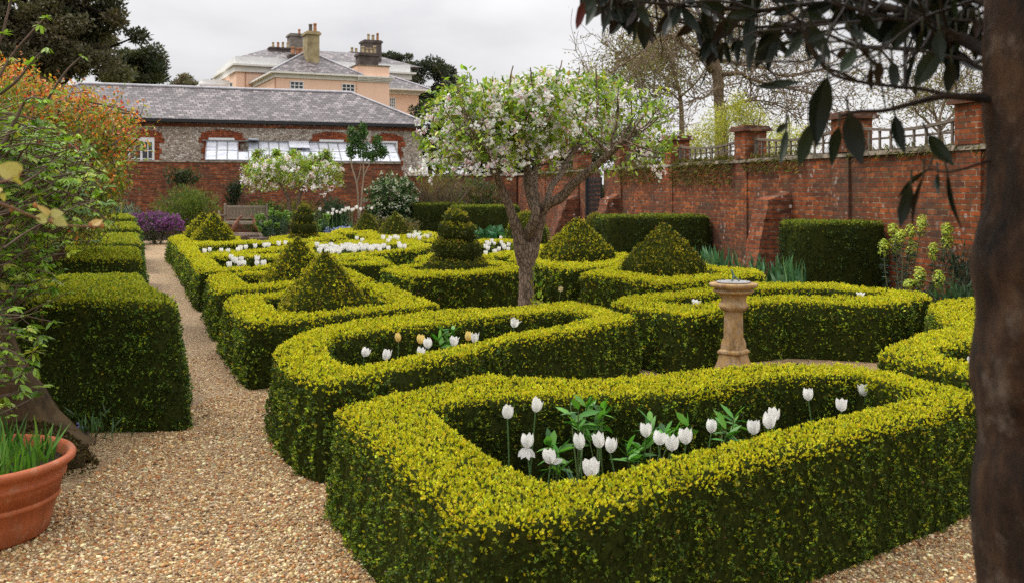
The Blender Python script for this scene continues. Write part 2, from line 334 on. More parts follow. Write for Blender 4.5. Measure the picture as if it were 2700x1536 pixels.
PATH = math.atan2(.38, 1.0)          # the path runs off to the left; square things are turned with it
def topiary(label, c, a, skirt, ht, Y, pal, rot=PATH, name='topiary_pyramid', group='clipped pyramids of the knot garden', b=None, bulge=.0, dens=1.0):
    """square-based pyramid on a short upright skirt"""
    b = b or a; k = 52; th = np.linspace(0, 2 * np.pi, k, endpoint=False)
    e = 13.0; r = 1 / (np.abs(np.cos(th)) ** e + np.abs(np.sin(th)) ** e) ** (1 / e)
    sq = np.stack([r * np.cos(th) * a, r * np.sin(th) * b], 1); cr, sr = math.cos(rot), math.sin(rot)
    sq = sq @ A([cr, sr], [-sr, cr]); rows = []
    zs = [(0, 1.04), (skirt * .5, 1.03), (skirt * .92, 1.0), (skirt, .97)] + [(skirt + (ht - skirt) * t, (.97 * (1 - t) + .03 * t) * (1 + bulge * math.sin(math.pi * t))) for t in np.linspace(.1, 1, 10)]
    for z, s in zs:
        p = sq * s; p = p * (1 + .014 * wob(np.c_[p + c[:2], np.full(k, z)], 3.0))[:, None]
        rows.append(np.c_[p + c[:2], np.full(k, z)])
    S = np.stack(rows, 0); m = len(rows); i = np.arange(m - 1)[:, None]; j = np.arange(k)[None]
    f = np.stack([i * k + j, i * k + (j + 1) % k, (i + 1) * k + (j + 1) % k, (i + 1) * k + j], -1).reshape(-1, 4)
    mb = MB(); mb.add(S.reshape(-1, 3), f)
    return finish_hedge(mb, name, label, Y, pal, pal, ht, dens, group, 'topiary', 1.0, lambda p, n: (n[:, 2] > .25) & (rng.random(len(p)) < .85))

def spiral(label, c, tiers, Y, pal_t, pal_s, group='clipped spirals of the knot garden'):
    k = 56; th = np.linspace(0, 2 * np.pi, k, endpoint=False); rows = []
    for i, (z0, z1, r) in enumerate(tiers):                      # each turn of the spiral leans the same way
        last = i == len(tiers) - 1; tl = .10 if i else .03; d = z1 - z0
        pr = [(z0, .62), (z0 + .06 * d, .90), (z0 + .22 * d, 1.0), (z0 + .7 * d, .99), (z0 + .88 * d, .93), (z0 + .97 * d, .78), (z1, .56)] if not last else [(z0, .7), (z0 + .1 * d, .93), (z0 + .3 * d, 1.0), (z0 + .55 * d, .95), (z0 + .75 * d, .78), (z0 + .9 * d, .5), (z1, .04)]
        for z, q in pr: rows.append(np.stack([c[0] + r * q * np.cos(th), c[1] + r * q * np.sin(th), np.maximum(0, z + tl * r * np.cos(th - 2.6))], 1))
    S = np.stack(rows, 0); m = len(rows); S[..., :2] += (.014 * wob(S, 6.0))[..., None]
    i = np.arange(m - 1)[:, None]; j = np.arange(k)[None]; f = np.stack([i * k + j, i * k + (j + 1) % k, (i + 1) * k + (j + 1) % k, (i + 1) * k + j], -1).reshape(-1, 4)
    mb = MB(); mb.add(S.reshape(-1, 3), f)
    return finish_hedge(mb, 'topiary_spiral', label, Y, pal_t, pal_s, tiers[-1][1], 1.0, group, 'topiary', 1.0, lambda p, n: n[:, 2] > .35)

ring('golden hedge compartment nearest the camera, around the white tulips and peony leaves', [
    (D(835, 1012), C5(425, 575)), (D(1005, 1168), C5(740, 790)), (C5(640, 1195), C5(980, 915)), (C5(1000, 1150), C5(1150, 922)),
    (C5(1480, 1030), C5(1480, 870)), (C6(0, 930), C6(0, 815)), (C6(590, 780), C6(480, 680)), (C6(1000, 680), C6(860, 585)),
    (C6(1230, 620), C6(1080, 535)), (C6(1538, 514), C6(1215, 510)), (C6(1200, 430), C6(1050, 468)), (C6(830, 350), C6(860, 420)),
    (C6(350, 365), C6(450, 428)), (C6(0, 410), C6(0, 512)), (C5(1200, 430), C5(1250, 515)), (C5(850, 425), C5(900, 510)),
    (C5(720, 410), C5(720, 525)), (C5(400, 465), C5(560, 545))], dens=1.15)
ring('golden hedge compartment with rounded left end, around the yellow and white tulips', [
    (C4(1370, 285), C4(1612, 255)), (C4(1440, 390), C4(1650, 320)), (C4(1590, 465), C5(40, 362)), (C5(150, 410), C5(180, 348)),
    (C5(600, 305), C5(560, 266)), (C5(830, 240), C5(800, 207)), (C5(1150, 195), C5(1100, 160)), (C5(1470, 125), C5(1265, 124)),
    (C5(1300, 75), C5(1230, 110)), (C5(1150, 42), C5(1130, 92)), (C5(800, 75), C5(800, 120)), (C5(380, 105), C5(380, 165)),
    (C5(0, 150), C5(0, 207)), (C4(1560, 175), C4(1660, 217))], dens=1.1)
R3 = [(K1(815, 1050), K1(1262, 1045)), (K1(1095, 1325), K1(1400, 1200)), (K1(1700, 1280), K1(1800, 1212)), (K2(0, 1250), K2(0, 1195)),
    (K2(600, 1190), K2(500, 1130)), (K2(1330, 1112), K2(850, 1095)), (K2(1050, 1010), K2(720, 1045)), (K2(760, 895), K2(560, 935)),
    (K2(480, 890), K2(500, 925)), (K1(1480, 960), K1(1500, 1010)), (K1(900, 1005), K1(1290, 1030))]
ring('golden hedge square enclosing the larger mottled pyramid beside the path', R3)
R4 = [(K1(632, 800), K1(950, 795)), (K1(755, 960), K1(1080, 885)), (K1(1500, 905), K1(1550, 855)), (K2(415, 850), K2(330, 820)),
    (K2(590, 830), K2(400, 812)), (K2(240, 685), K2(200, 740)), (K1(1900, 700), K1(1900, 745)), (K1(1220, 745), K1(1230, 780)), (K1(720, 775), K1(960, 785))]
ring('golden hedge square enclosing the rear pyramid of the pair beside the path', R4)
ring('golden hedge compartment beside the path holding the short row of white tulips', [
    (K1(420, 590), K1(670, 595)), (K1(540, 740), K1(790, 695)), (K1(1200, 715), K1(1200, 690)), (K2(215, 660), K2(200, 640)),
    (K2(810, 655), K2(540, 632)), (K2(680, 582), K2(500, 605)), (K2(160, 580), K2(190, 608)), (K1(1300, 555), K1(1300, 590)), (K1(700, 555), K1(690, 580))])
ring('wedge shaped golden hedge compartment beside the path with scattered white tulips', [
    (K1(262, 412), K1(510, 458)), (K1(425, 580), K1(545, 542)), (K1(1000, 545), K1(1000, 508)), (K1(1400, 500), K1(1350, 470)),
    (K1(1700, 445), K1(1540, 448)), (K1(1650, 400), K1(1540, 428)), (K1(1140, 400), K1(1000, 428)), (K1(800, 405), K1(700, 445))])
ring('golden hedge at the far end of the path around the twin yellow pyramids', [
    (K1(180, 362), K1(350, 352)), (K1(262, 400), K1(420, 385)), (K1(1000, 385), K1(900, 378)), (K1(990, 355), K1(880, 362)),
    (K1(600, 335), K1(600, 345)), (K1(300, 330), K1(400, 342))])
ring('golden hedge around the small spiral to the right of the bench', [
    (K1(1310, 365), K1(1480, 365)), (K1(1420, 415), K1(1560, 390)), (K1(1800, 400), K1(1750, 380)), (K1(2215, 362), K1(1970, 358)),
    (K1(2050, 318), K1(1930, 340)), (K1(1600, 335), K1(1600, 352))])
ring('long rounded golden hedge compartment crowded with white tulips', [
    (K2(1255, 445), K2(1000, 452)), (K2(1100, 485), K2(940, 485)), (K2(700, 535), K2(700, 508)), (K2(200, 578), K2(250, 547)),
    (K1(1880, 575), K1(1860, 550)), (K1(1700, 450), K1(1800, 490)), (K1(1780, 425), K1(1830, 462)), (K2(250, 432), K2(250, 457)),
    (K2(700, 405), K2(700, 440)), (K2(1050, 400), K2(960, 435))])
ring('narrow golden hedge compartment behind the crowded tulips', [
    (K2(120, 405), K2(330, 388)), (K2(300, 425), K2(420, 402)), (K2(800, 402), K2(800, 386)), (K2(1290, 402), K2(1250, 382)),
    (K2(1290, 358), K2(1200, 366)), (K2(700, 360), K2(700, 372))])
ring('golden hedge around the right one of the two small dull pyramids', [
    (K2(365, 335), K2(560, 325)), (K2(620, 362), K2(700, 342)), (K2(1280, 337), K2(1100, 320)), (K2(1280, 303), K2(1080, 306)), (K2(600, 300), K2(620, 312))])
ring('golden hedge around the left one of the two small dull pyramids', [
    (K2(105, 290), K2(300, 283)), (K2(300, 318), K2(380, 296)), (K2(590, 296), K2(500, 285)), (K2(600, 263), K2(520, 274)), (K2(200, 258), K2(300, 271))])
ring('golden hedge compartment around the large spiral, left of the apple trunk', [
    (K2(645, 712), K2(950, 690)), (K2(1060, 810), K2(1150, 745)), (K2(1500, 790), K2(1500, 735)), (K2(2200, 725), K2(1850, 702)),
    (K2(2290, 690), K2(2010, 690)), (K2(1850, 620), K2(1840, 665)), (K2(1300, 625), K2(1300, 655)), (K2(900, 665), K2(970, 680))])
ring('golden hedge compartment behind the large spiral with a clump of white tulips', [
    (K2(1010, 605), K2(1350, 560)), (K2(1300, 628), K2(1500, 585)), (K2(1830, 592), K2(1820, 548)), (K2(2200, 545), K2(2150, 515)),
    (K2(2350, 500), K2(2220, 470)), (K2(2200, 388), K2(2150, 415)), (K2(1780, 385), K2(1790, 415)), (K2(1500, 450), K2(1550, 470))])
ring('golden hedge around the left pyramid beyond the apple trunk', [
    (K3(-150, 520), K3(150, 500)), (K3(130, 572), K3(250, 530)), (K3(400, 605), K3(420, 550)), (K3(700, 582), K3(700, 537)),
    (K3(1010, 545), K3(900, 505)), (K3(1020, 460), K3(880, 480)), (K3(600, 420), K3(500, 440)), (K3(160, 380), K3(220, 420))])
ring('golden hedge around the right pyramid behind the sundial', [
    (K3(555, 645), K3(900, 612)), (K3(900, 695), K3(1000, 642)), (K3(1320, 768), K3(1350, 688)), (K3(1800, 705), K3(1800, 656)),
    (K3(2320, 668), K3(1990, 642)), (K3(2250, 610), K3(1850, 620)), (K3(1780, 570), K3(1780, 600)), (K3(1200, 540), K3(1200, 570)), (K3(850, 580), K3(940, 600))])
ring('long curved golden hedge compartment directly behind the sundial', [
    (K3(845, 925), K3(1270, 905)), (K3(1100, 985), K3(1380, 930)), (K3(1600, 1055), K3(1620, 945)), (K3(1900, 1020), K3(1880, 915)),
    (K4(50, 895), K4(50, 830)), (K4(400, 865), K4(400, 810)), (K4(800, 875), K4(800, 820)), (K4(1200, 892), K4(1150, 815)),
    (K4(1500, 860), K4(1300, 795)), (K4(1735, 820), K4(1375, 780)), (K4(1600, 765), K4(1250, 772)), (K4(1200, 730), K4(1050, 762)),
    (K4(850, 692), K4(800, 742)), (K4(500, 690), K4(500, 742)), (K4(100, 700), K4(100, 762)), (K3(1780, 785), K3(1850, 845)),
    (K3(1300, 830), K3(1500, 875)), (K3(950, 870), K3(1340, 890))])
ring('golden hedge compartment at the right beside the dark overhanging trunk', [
    (K4(1235, 1310), K4(1740, 1300)), (K4(1500, 1395), K4(1850, 1350)), (K4(2160, 1530), K4(2160, 1405)), (K4(2700, 1500), K4(2500, 1380)),
    (K4(2900, 1200), K4(2600, 1250)), (K4(2700, 850), K4(2400, 920)), (K4(2180, 830), K4(2150, 905)), (K4(1735, 850), K4(2080, 920)),
    (K4(1715, 895), K4(2090, 950)), (K4(1890, 1070), K4(2200, 1010)), (K4(1600, 1140), K4(2170, 1235)), (K4(1400, 1215), K4(1850, 1270))])

# pyramids: centre of their compartment, height from the apex
def pyr(label, apex, base_y, a, Y=None, pal=MOTTLE, skirt=.42, rot=PATH, b=None, dens=1.0, bulge=.0):
    # base_y: photo y of the skirt's visible foot line is hidden, so the distance is given
    X = (apex[0] - CX) * Y / F; z = EYE - (apex[1] - YH) * Y / F
    return topiary(label, A(X, Y), a, skirt, z, Y, pal, rot, b=b, bulge=bulge, dens=dens)
YELP = [(5, (.46, .40, .014)), (3, (.30, .29, .014)), (1.2, (.10, .11, .012))]
pyr('largest mottled pyramid topiary, in the golden square beside the path', K1(1950, 535), 0, .40, 10.2, skirt=.55)
pyr('mottled pyramid topiary just behind the largest one beside the path', K1(1640, 370), 0, .40, 12.9, skirt=.55)
pyr('front yellow pyramid topiary at the far end of the gravel path', K1(700, 95), 0, .44, 22.5, YELP, .60)
pyr('partly hidden yellow pyramid topiary behind its twin by the path end', K1(580, 92), 0, .42, 24.8, YELP, .60)
pyr('small dull pyramid topiary, the left of two in front of the white tulips', K2(495, 60), 0, .32, 27.6, DULL, .58)
pyr('small dull pyramid topiary, the right of two, left of the spiral', K2(815, 85), 0, .38, 25.2, DULL, .58)
pyr('broad yellow green pyramid topiary right of the apple trunk', K3(520, 130), 0, .50, 16.8, MOTTLE, .66, rot=PATH)
pyr('broad dark flecked pyramid topiary behind the sundial', K3(1345, 175), 0, .44, 13.7, [(4, (.28, .25, .015)), (3, (.16, .16, .013)), (1.8, (.06, .07, .01)), (1.4, (.42, .35, .016)), (.4, (.30, .15, .05))], .68, rot=PATH + .35, bulge=.02)
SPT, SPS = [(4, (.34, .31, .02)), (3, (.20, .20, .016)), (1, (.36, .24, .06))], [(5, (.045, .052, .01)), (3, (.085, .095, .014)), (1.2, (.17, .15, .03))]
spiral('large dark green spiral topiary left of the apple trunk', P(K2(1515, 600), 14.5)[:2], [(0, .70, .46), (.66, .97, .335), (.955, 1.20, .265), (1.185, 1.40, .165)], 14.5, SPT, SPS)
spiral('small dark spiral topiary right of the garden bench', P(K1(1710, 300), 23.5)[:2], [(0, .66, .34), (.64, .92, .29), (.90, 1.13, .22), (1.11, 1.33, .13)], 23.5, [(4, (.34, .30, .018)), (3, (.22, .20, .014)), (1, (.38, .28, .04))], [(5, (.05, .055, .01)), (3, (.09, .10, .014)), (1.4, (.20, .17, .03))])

# tall box blocks left of the path: right front corner (photo), front and back distance
def block(label, xr_front, Yf, xr_back, Yb, xl, h=.88, **k):
    a = (xr_front - CX) * Yf / F; e = (xr_back - CX) * Yb / F; 
    solid(label, [(a, Yf), (e, Yb), (xl + (e - a) * .6, Yb + .05), (xl, Yf)], h, Yf, LIME, BOXG, .11, 'hedge', 'hedge', 'tall clipped box blocks along the left of the path', **k)
block('tall clipped box block nearest the camera, left of the gravel path', 505, 7.0, 400, 9.5, -5.2, dens=1.25)
block('second tall box block along the left of the path, beyond the nearest', 392, 11.4, 384, 13.9, -7.4)
block('third tall box block along the left of the path', 381, 14.9, 375, 18.2, -8.0)
block('fourth tall box block along the left of the path', 374, 20.2, 366, 24.2, -11.0)
block('farthest and smallest looking box block, in front of the purple flowers', 358, 27.5, 352, 31.5, -13.5)
# yew blocks standing off the right wall
def yew(label, x0, x1, Yl, Yr, h, th, name='hedge', pt=YEWT, ps=YEWS):
    a = A((x0 - CX) * Yl / F, Yl); e = A((x1 - CX) * Yr / F, Yr); t = nrm(e - a); n = A(-t[1], t[0])
    solid(label, [a, e, e + n * th, a + n * th], h, Yl, pt, ps, .05, name, 'hedge', 'dark yew blocks in front of the brick walls')
yew('dark yew block nearest the right trunk, beside the lime green spurge', 2113, 2345, 15.55, 15.85, 1.15, .9)
yew('dark yew block behind the two broad pyramids', 1602, 1880, 21.7, 22.3, 1.08, 1.0)
yew('dark yew block left of the apple trunk, behind the large spiral', 1207, 1375, 31.5, 32.2, 1.12, 1.1)
yew('long dark yew block farthest back, beside the brown twiggy bush', 1087, 1235, 36.0, 37.0, 1.13, 1.3)
def ball(label, c, r, h, Y, pt, ps):
    th = np.linspace(0, 2 * np.pi, 28, endpoint=False); rows = []
    for t in np.linspace(0, 1, 14):
        z = h * t; rr = r * (1 - max(0, (t - .25) / .75) ** 2.4) ** .5 if t < 1 else .01
        rows.append(np.stack([c[0] + rr * np.cos(th), c[1] + rr * np.sin(th), np.full(28, z)], 1))
    S = np.stack(rows, 0); S[..., :2] += (.03 * wob(S, 3))[..., None]; i = np.arange(13)[:, None]; j = np.arange(28)[None]
    f = np.stack([i * 28 + j, i * 28 + (j + 1) % 28, (i + 1) * 28 + (j + 1) % 28, (i + 1) * 28 + j], -1).reshape(-1, 4)
    mb = MB(); mb.add(S.reshape(-1, 3), f)
    finish_hedge(mb, 'topiary_ball', label, Y, pt, ps, h, 1.0, 'rounded yews by the wall', 'topiary', 1.0, lambda p, n: n[:, 2] > .3)
ball('rounded yellow green yew behind the fork of the apple tree', P(D(1318, 560), 25.5)[:2], .52, 1.13, 25.5, [(3, (.30, .29, .016)), (2, (.16, .18, .015))], GREEN)
ball('rounded brownish yew dome between the left broad pyramid and the yew block', P(D(1492, 560), 26.5)[:2], .42, 1.05, 26.5, [(3, (.30, .28, .016)), (2, (.2, .18, .03))], DULL)
# soil under the compartments
mb = MB()
for b in BEDS:
    c = b.mean(0); k = len(b); v = np.concatenate([np.c_[b, np.full(k, .012)], np.array([[c[0], c[1], .012]])])
    mb.add(v, [[j, (j + 1) % k, k] for j in range(k)])
SOIL = plain('soil', (.045, .032, .022), .95, .1, 14, .5, .8)
mb.build('soil_bed', SOIL, kind='structure')
# ================= walls and buildings =================
COPE = plain('coping_stone', (.20, .165, .125), .9, .2, 5, .7, .9, dark=(.045, .042, .022))
WHITE = plain('white_paint', (.74, .74, .72), .5, .4, 3, .08, .05)
CREAM = plain('cream_render', (.74, .71, .64), .7, .3, 2, .12, .05)
GLASS, nt, b, out = newmat('window_glass'); b.inputs['Base Color'].default_value = (.02, .023, .028, 1); b.inputs['Roughness'].default_value = .08; b.inputs['Specular IOR Level'].default_value = .6
PINK, nt, b, out = newmat('peach_render'); o_ = objco(nt)
c_ = ramp(nt, noise(nt, o_, .5, 5), [(.3, (.82, .53, .37)), (.7, (.87, .60, .44))]); c_ = mix(nt, ramp(nt, noise(nt, N(nt, 'Mapping', {'Vector': o_, 'Scale': (3, 3, .25)}).outputs[0], 1.0, 4), [(.55, (0, 0, 0)), (.8, (.22, .22, .22))]), c_, (.45, .26, .18))
nt.links.new(c_, b.inputs['Base Color']); b.inputs['Roughness'].default_value = .85; b.inputs['Specular IOR Level'].default_value = .2
OLDWOOD = plain('weathered_wood', (.15, .122, .095), .85, .2, 22, .45, .3)
IRON = plain('black_iron', (.012, .012, .013), .5, .4, 8, .2, 0)
def slate(name, rowh, slope):
    m, nt, b, out = newmat(name); o = objco(nt); sp = N(nt, 'SeparateXYZ', {0: o})
    zz = N(nt, 'Math', {0: sp.outputs[2], 1: 1 / math.sin(slope)}, operation='MULTIPLY').outputs[0]
    wn = noise(nt, o, 3, 2); zz = N(nt, 'Math', {0: zz, 1: N(nt, 'Math', {0: wn, 1: .05}, operation='MULTIPLY').outputs[0]}, operation='ADD').outputs[0]
    xx = N(nt, 'Math', {0: sp.outputs[0], 1: N(nt, 'Math', {0: sp.outputs[1], 1: .13}, operation='MULTIPLY').outputs[0]}, operation='ADD').outputs[0]
    vec = N(nt, 'CombineXYZ', {0: xx, 1: zz, 2: 0.0}).outputs[0]
    bt = N(nt, 'TexBrick', {'Vector': vec, 'Color1': (0, 0, 0, 1), 'Color2': (1, 1, 1, 1), 'Mortar': (0, 0, 0, 1), 'Scale': 1.0, 'Mortar Size': .016, 'Mortar Smooth': .3, 'Brick Width': rowh * 1.25, 'Row Height': rowh}, offset=.5)
    c = ramp(nt, bt.outputs['Color'], [(0, (.06, .05, .05)), (.35, (.125, .105, .105)), (.7, (.185, .16, .158)), (1, (.29, .25, .24))])
    big = noise(nt, o, .8, 6, .7); c = mix(nt, ramp(nt, big, [(.45, (0, 0, 0)), (.72, (.75, .75, .75))]), c, (.075, .062, .06))
    wl = noise(nt, N(nt, 'Mapping', {'Vector': o, 'Scale': (2.4, 2.4, .5)}).outputs[0], 1.0, 6, .75); c = mix(nt, ramp(nt, wl, [(.56, (0, 0, 0)), (.70, (.8, .8, .8))]), c, (.40, .35, .33))
    c = mix(nt, bt.outputs['Fac'], c, (.022, .018, .02)); nt.links.new(c, b.inputs['Base Color']); b.inputs['Roughness'].default_value = .5; b.inputs['Specular IOR Level'].default_value = .4
    bump(nt, b, N(nt, 'Math', {0: bt.outputs['Color'], 1: bt.outputs['Fac']}, operation='SUBTRACT').outputs[0], .8, .02); return m
SLATE = slate('slate', .22, math.radians(28)); SLATE2 = slate('far_slate', .30, math.radians(30))
m, nt, b, out = newmat('flint'); o_ = objco(nt)
sp = N(nt, 'SeparateXYZ', {0: o_}); fv = N(nt, 'CombineXYZ', {0: sp.outputs[0], 1: N(nt, 'Math', {0: sp.outputs[2], 1: 1.25}, operation='MULTIPLY').outputs[0], 2: 0.0}).outputs[0]
v1 = N(nt, 'TexVoronoi', {'Vector': fv, 'Scale': 10.5, 'Randomness': .75}); v2 = N(nt, 'TexVoronoi', {'Vector': fv, 'Scale': 10.5, 'Randomness': .75}, feature='DISTANCE_TO_EDGE')
r1 = N(nt, 'SeparateColor', {0: v1.outputs['Color']}).outputs[0]
c_ = ramp(nt, r1, [(0, (.17, .135, .10)), (.25, (.38, .31, .235)), (.6, (.54, .45, .35)), (1, (.74, .68, .59))])
c_ = mix(nt, ramp(nt, v2.outputs['Distance'], [(0, (1, 1, 1)), (.16, (0, 0, 0))]), c_, (.22, .175, .135))
c_ = mix(nt, ramp(nt, noise(nt, o_, 1.1, 5), [(.5, (0, 0, 0)), (.75, (.3, .3, .3))]), c_, (.34, .25, .18))
nt.links.new(c_, b.inputs['Base Color']); b.inputs['Roughness'].default_value = .8; bump(nt, b, v2.outputs['Distance'], 1.0, .05); FLINT = m
MOSS = leafmat('moss', .1, .9, .1); CAPST = brickmat('cap_brick', (.20, .07, .035), (.15, .07, .045), (.30, .25, .2), .6, .7, white=.9)

# ---- right garden wall (local x runs away from the camera, +y faces the garden)
WD = nrm(A(-.236, 1.0)); W0 = A(5.33 + .236 * 11, 8.0); WR = math.atan2(WD[1], WD[0])
def wx(Y): return (Y - 8.0) / WD[1]
WT = 2.25
def stones(mb, x0, x1, y0, y1, z, step, h, jit=.012):
    x = x0
    while x < x1:
        w = min(step * random.uniform(.8, 1.2), x1 - x); j = lambda: random.uniform(-jit, jit)
        hexa(mb, [(x + .004, y0 + j(), z), (x + w - .004, y0 + j(), z), (x + w - .004, y1 + j(), z), (x + .004, y1 + j(), z)],
             [(x + .008, y0 + .02, z + h + j()), (x + w - .008, y0 + .02, z + h + j()), (x + w - .008, y1 - .015, z + h + j()), (x + .008, y1 - .015, z + h + j())]); x += w
wall = thing('brick_wall', 'long old red brick garden wall with piers and trellis along the right side', 'wall', (W0[0], W0[1], 0), WR)
wl = wx(40.8)
GX0, GX1 = wx(29.9), wx(31.3)                                    # gateway
mb = MB()
for a, e in ((0, GX0), (GX1, wl)):
    n = int((e - a) / .5); xs = np.linspace(a, e, n + 1)
    for x0, x1 in zip(xs[:-1], xs[1:]):
        pass
    for ys, fl in ((0.0, True), (-.36, False)):
        zs = np.linspace(0, WT, 8); X, Z = np.meshgrid(xs, zs, indexing='ij'); Yv = ys + (.022 * wob(np.stack([X, Z * 1.3, 0 * X], -1), .9) if fl else 0 * X)
        v = np.stack([X, Yv, Z], -1).reshape(-1, 3); k = 8; i = np.arange(n)[:, None]; j = np.arange(7)[None]
        f = np.stack([i * k + j, (i + 1) * k + j, (i + 1) * k + j + 1, i * k + j + 1], -1).reshape(-1, 4); mb.add(v, f if not fl else f[:, ::-1])
    for xx in (a, e): mb.add([(xx, -.36, 0), (xx, 0, 0), (xx, 0, WT), (xx, -.36, WT)], [[0, 1, 2, 3]])
    mb.add([(a, -.36, WT), (e, -.36, WT), (e, .0, WT), (a, 0, WT)], [[0, 1, 2, 3]])
mb.build('wall_face', BRICK, wall)
mb = MB(); stones(mb, 0, GX0, -.40, .055, WT + .004, .34, .075); stones(mb, GX1, wl, -.40, .055, WT + .004, .34, .075); mb.build('coping', COPE, wall)
PIERS = [10.9, 14.1, 17.3, 21.0, 24.9, 28.6, 32.6, 36.6]
for Y in PIERS:
    x = wx(Y); mb = MB(); box(mb, x - .25, x + .25, -.43, .06, WT + .085, WT + .66); box(mb, x - .26, x + .26, -.30, .035, 0, WT - .002)
    p = mb.build('pier', BRICK, wall)
    mb = MB(); hexa(mb, [(x - .33, -.51, WT + .663), (x + .33, -.51, WT + .663), (x + .33, .14, WT + .663), (x - .33, .14, WT + .663)], [(x - .33, -.51, WT + .73), (x + .33, -.51, WT + .73), (x + .33, .14, WT + .73), (x - .33, .14, WT + .73)])
    stones(mb, x - .31, x + .31, -.49, .12, WT + .733, .2, .045, .008); mb.build('cap', CAPST, p)
def buttress(par, x, w, d, h, lean=.25):
    mb = MB(); n = 8
    for i in range(n):                                           # stepped weathered slope
        z0, z1 = h * i / n, h * (i + 1) / n; s0 = d * (1 - (1 - lean) * i / n); s1 = d * (1 - (1 - lean) * (i + 1) / n)
        j0, j1, j2 = (random.uniform(-.018, .018) for _ in range(3)); s0 += j0; s1 = s1 * .6 + s0 * .4 if i % 2 else s1; hexa(mb, [(x + j1, .01, z0 + .002), (x + w + j2, .01, z0 + .002), (x + w + j2, s0, z0 + .002), (x + j1, s0, z0 + .002)], [(x + j1, .01, z1), (x + w + j2, .01, z1), (x + w + j2, s1, z1), (x + j1, s1, z1)])
    hexa(mb, [(x, .01, h), (x + w, .01, h), (x + w, d * lean, h), (x, d * lean, h)], [(x + .05, .01, h + .16), (x + w - .05, .01, h + .16), (x + w - .05, .06, h + .12), (x + .05, .06, h + .12)])
    return mb.build('buttress', BRICKW, par)
BRICKW = brickmat('buttress_brick', (.30, .075, .026), (.22, .08, .04), (.34, .25, .18), .6, .7, white=.9)
buttress(wall, wx(18.95), .55, .80, 1.5, .62); buttress(wall, wx(28.4), .75, .85, 1.42, .4); buttress(wall, wx(32.3), .75, .95, 1.36, .42)
# moss cushions and hanging ferny growth on the coping
def moss(par, spans, name='moss', y=.05, per=240):
    mb = MB()
    for x0, x1, dn in spans:
        k = int((x1 - x0) * per * dn); o = np.c_[rng.uniform(x0, x1, k), y - .24 * rng.random(k) ** 2 + .04 * rng.normal(size=k), WT + .07 + .05 * rng.random(k)]
        hang = rng.random(k) < .6; o[hang, 1] = y + .03 * rng.random(hang.sum()); o[hang, 2] = WT + .06 - .32 * rng.random(hang.sum()) ** 1.4 * dn
        d = np.where(hang[:, None], A(0, .55, -.6) + .55 * rng.normal(size=(k, 3)), A(0, .2, .6) + .7 * rng.normal(size=(k, 3)))
        leaves(mb, o, d, .07 + .09 * rng.random(k), .025, pick([(3, (.09, .085, .018)), (2, (.17, .15, .025)), (2, (.05, .06, .016)), (1.5, (.13, .085, .04))], k))
    return mb.build(name, MOSS, par)
moss(wall, [(wx(18.5), wx(20.8), .8), (wx(21.3), wx(24.7), 1.6), (wx(25.2), wx(28.4), 1.3), (wx(14.3), wx(17.0), .25), (wx(11), wx(14), .3), (wx(31.5), wx(38), .5)])
# trellis panels between the piers
for k, (a, e) in enumerate(zip(PIERS[:-1], PIERS[1:])):
    if k == 5: continue
    x0, x1 = wx(a) + .28, wx(e) - .28
    names = ['weathered trellis panel nearest the dark trunk at the right', 'weathered trellis panel against white sky, right of the large hanging leaves', 'weathered trellis panel mostly hidden behind the large hanging leaves',
             'weathered trellis panel in front of the yellow green shrub', 'weathered trellis panel half covered by the apple blossom', '', 'small far trellis panel behind the apple tree limbs']
    t = thing('trellis_panel', names[k], 'trellis', (W0[0], W0[1], 0), WR, 'wooden trellis panels on top of the wall')
    top = lambda x: WT + .52 - .10 * math.sin(math.pi * (x - x0) / (x1 - x0))
    mb = MB(); n = 12; yy = -.17; z0 = WT + .10
    for i in range(n):
        xa, xb = x0 + (x1 - x0) * i / n, x0 + (x1 - x0) * (i + 1) / n
        hexa(mb, [(xa, yy - .03, top(xa) - .045), (xb, yy - .03, top(xb) - .045), (xb, yy + .05, top(xb) - .045), (xa, yy + .05, top(xa) - .045)], [(xa, yy - .03, top(xa)), (xb, yy - .03, top(xb)), (xb, yy + .05, top(xb)), (xa, yy + .05, top(xa))])
    box(mb, x0, x0 + .07, yy - .03, yy + .045, z0 - .03, top(x0) - .047); box(mb, x1 - .07, x1, yy - .03, yy + .045, z0 - .03, top(x1) - .047)
    mb.build('frame', OLDWOOD, t); mb = MB(); nb = int((x1 - x0) / .29)
    for i in range(1, nb):
        x = x0 + (x1 - x0) * i / nb; box(mb, x - .02, x + .02, yy, yy + .028, z0 - .03, top(x) - .047)
    box(mb, x0 + .072, x1 - .072, yy - .022, yy - .002, z0 + .17, z0 + .205); box(mb, x0 + .072, x1 - .072, yy - .022, yy - .002, z0 - .02, z0 + .015)
    mb.build('lattice', OLDWOOD, t)
# iron gate swung in the gateway
gt = thing('iron_gate', 'black wrought iron gate with close scrollwork in the brick gateway', 'gate', (W0[0], W0[1], 0), WR)
mb = MB(); box(mb, GX1 - .12, GX1 - .01, .02, .14, 0, 2.35); box(mb, GX0, GX1 - .13, .06, .09, .12, .16); box(mb, GX0, GX1 - .13, .06, .09, 2.0, 2.04); box(mb, GX0, GX0 + .04, .055, .095, .1, 2.06); mb.build('gate_frame', IRON, gt)
mb = MB()
for i in range(9):
    x = GX0 + .1 + (GX1 - .2 - GX0) * i / 8; tube(mb, [(x, .075, .15), (x, .075, 2.2)], .012, 4)
    for q in range(13):
        z = .25 + q * .14; th = np.linspace(0, 2 * np.pi, 9); tube(mb, np.c_[x + .055 * np.cos(th), np.full(9, .075), z + .055 * np.sin(th)], .008, 3)
mb.build('scrollwork', IRON, gt)
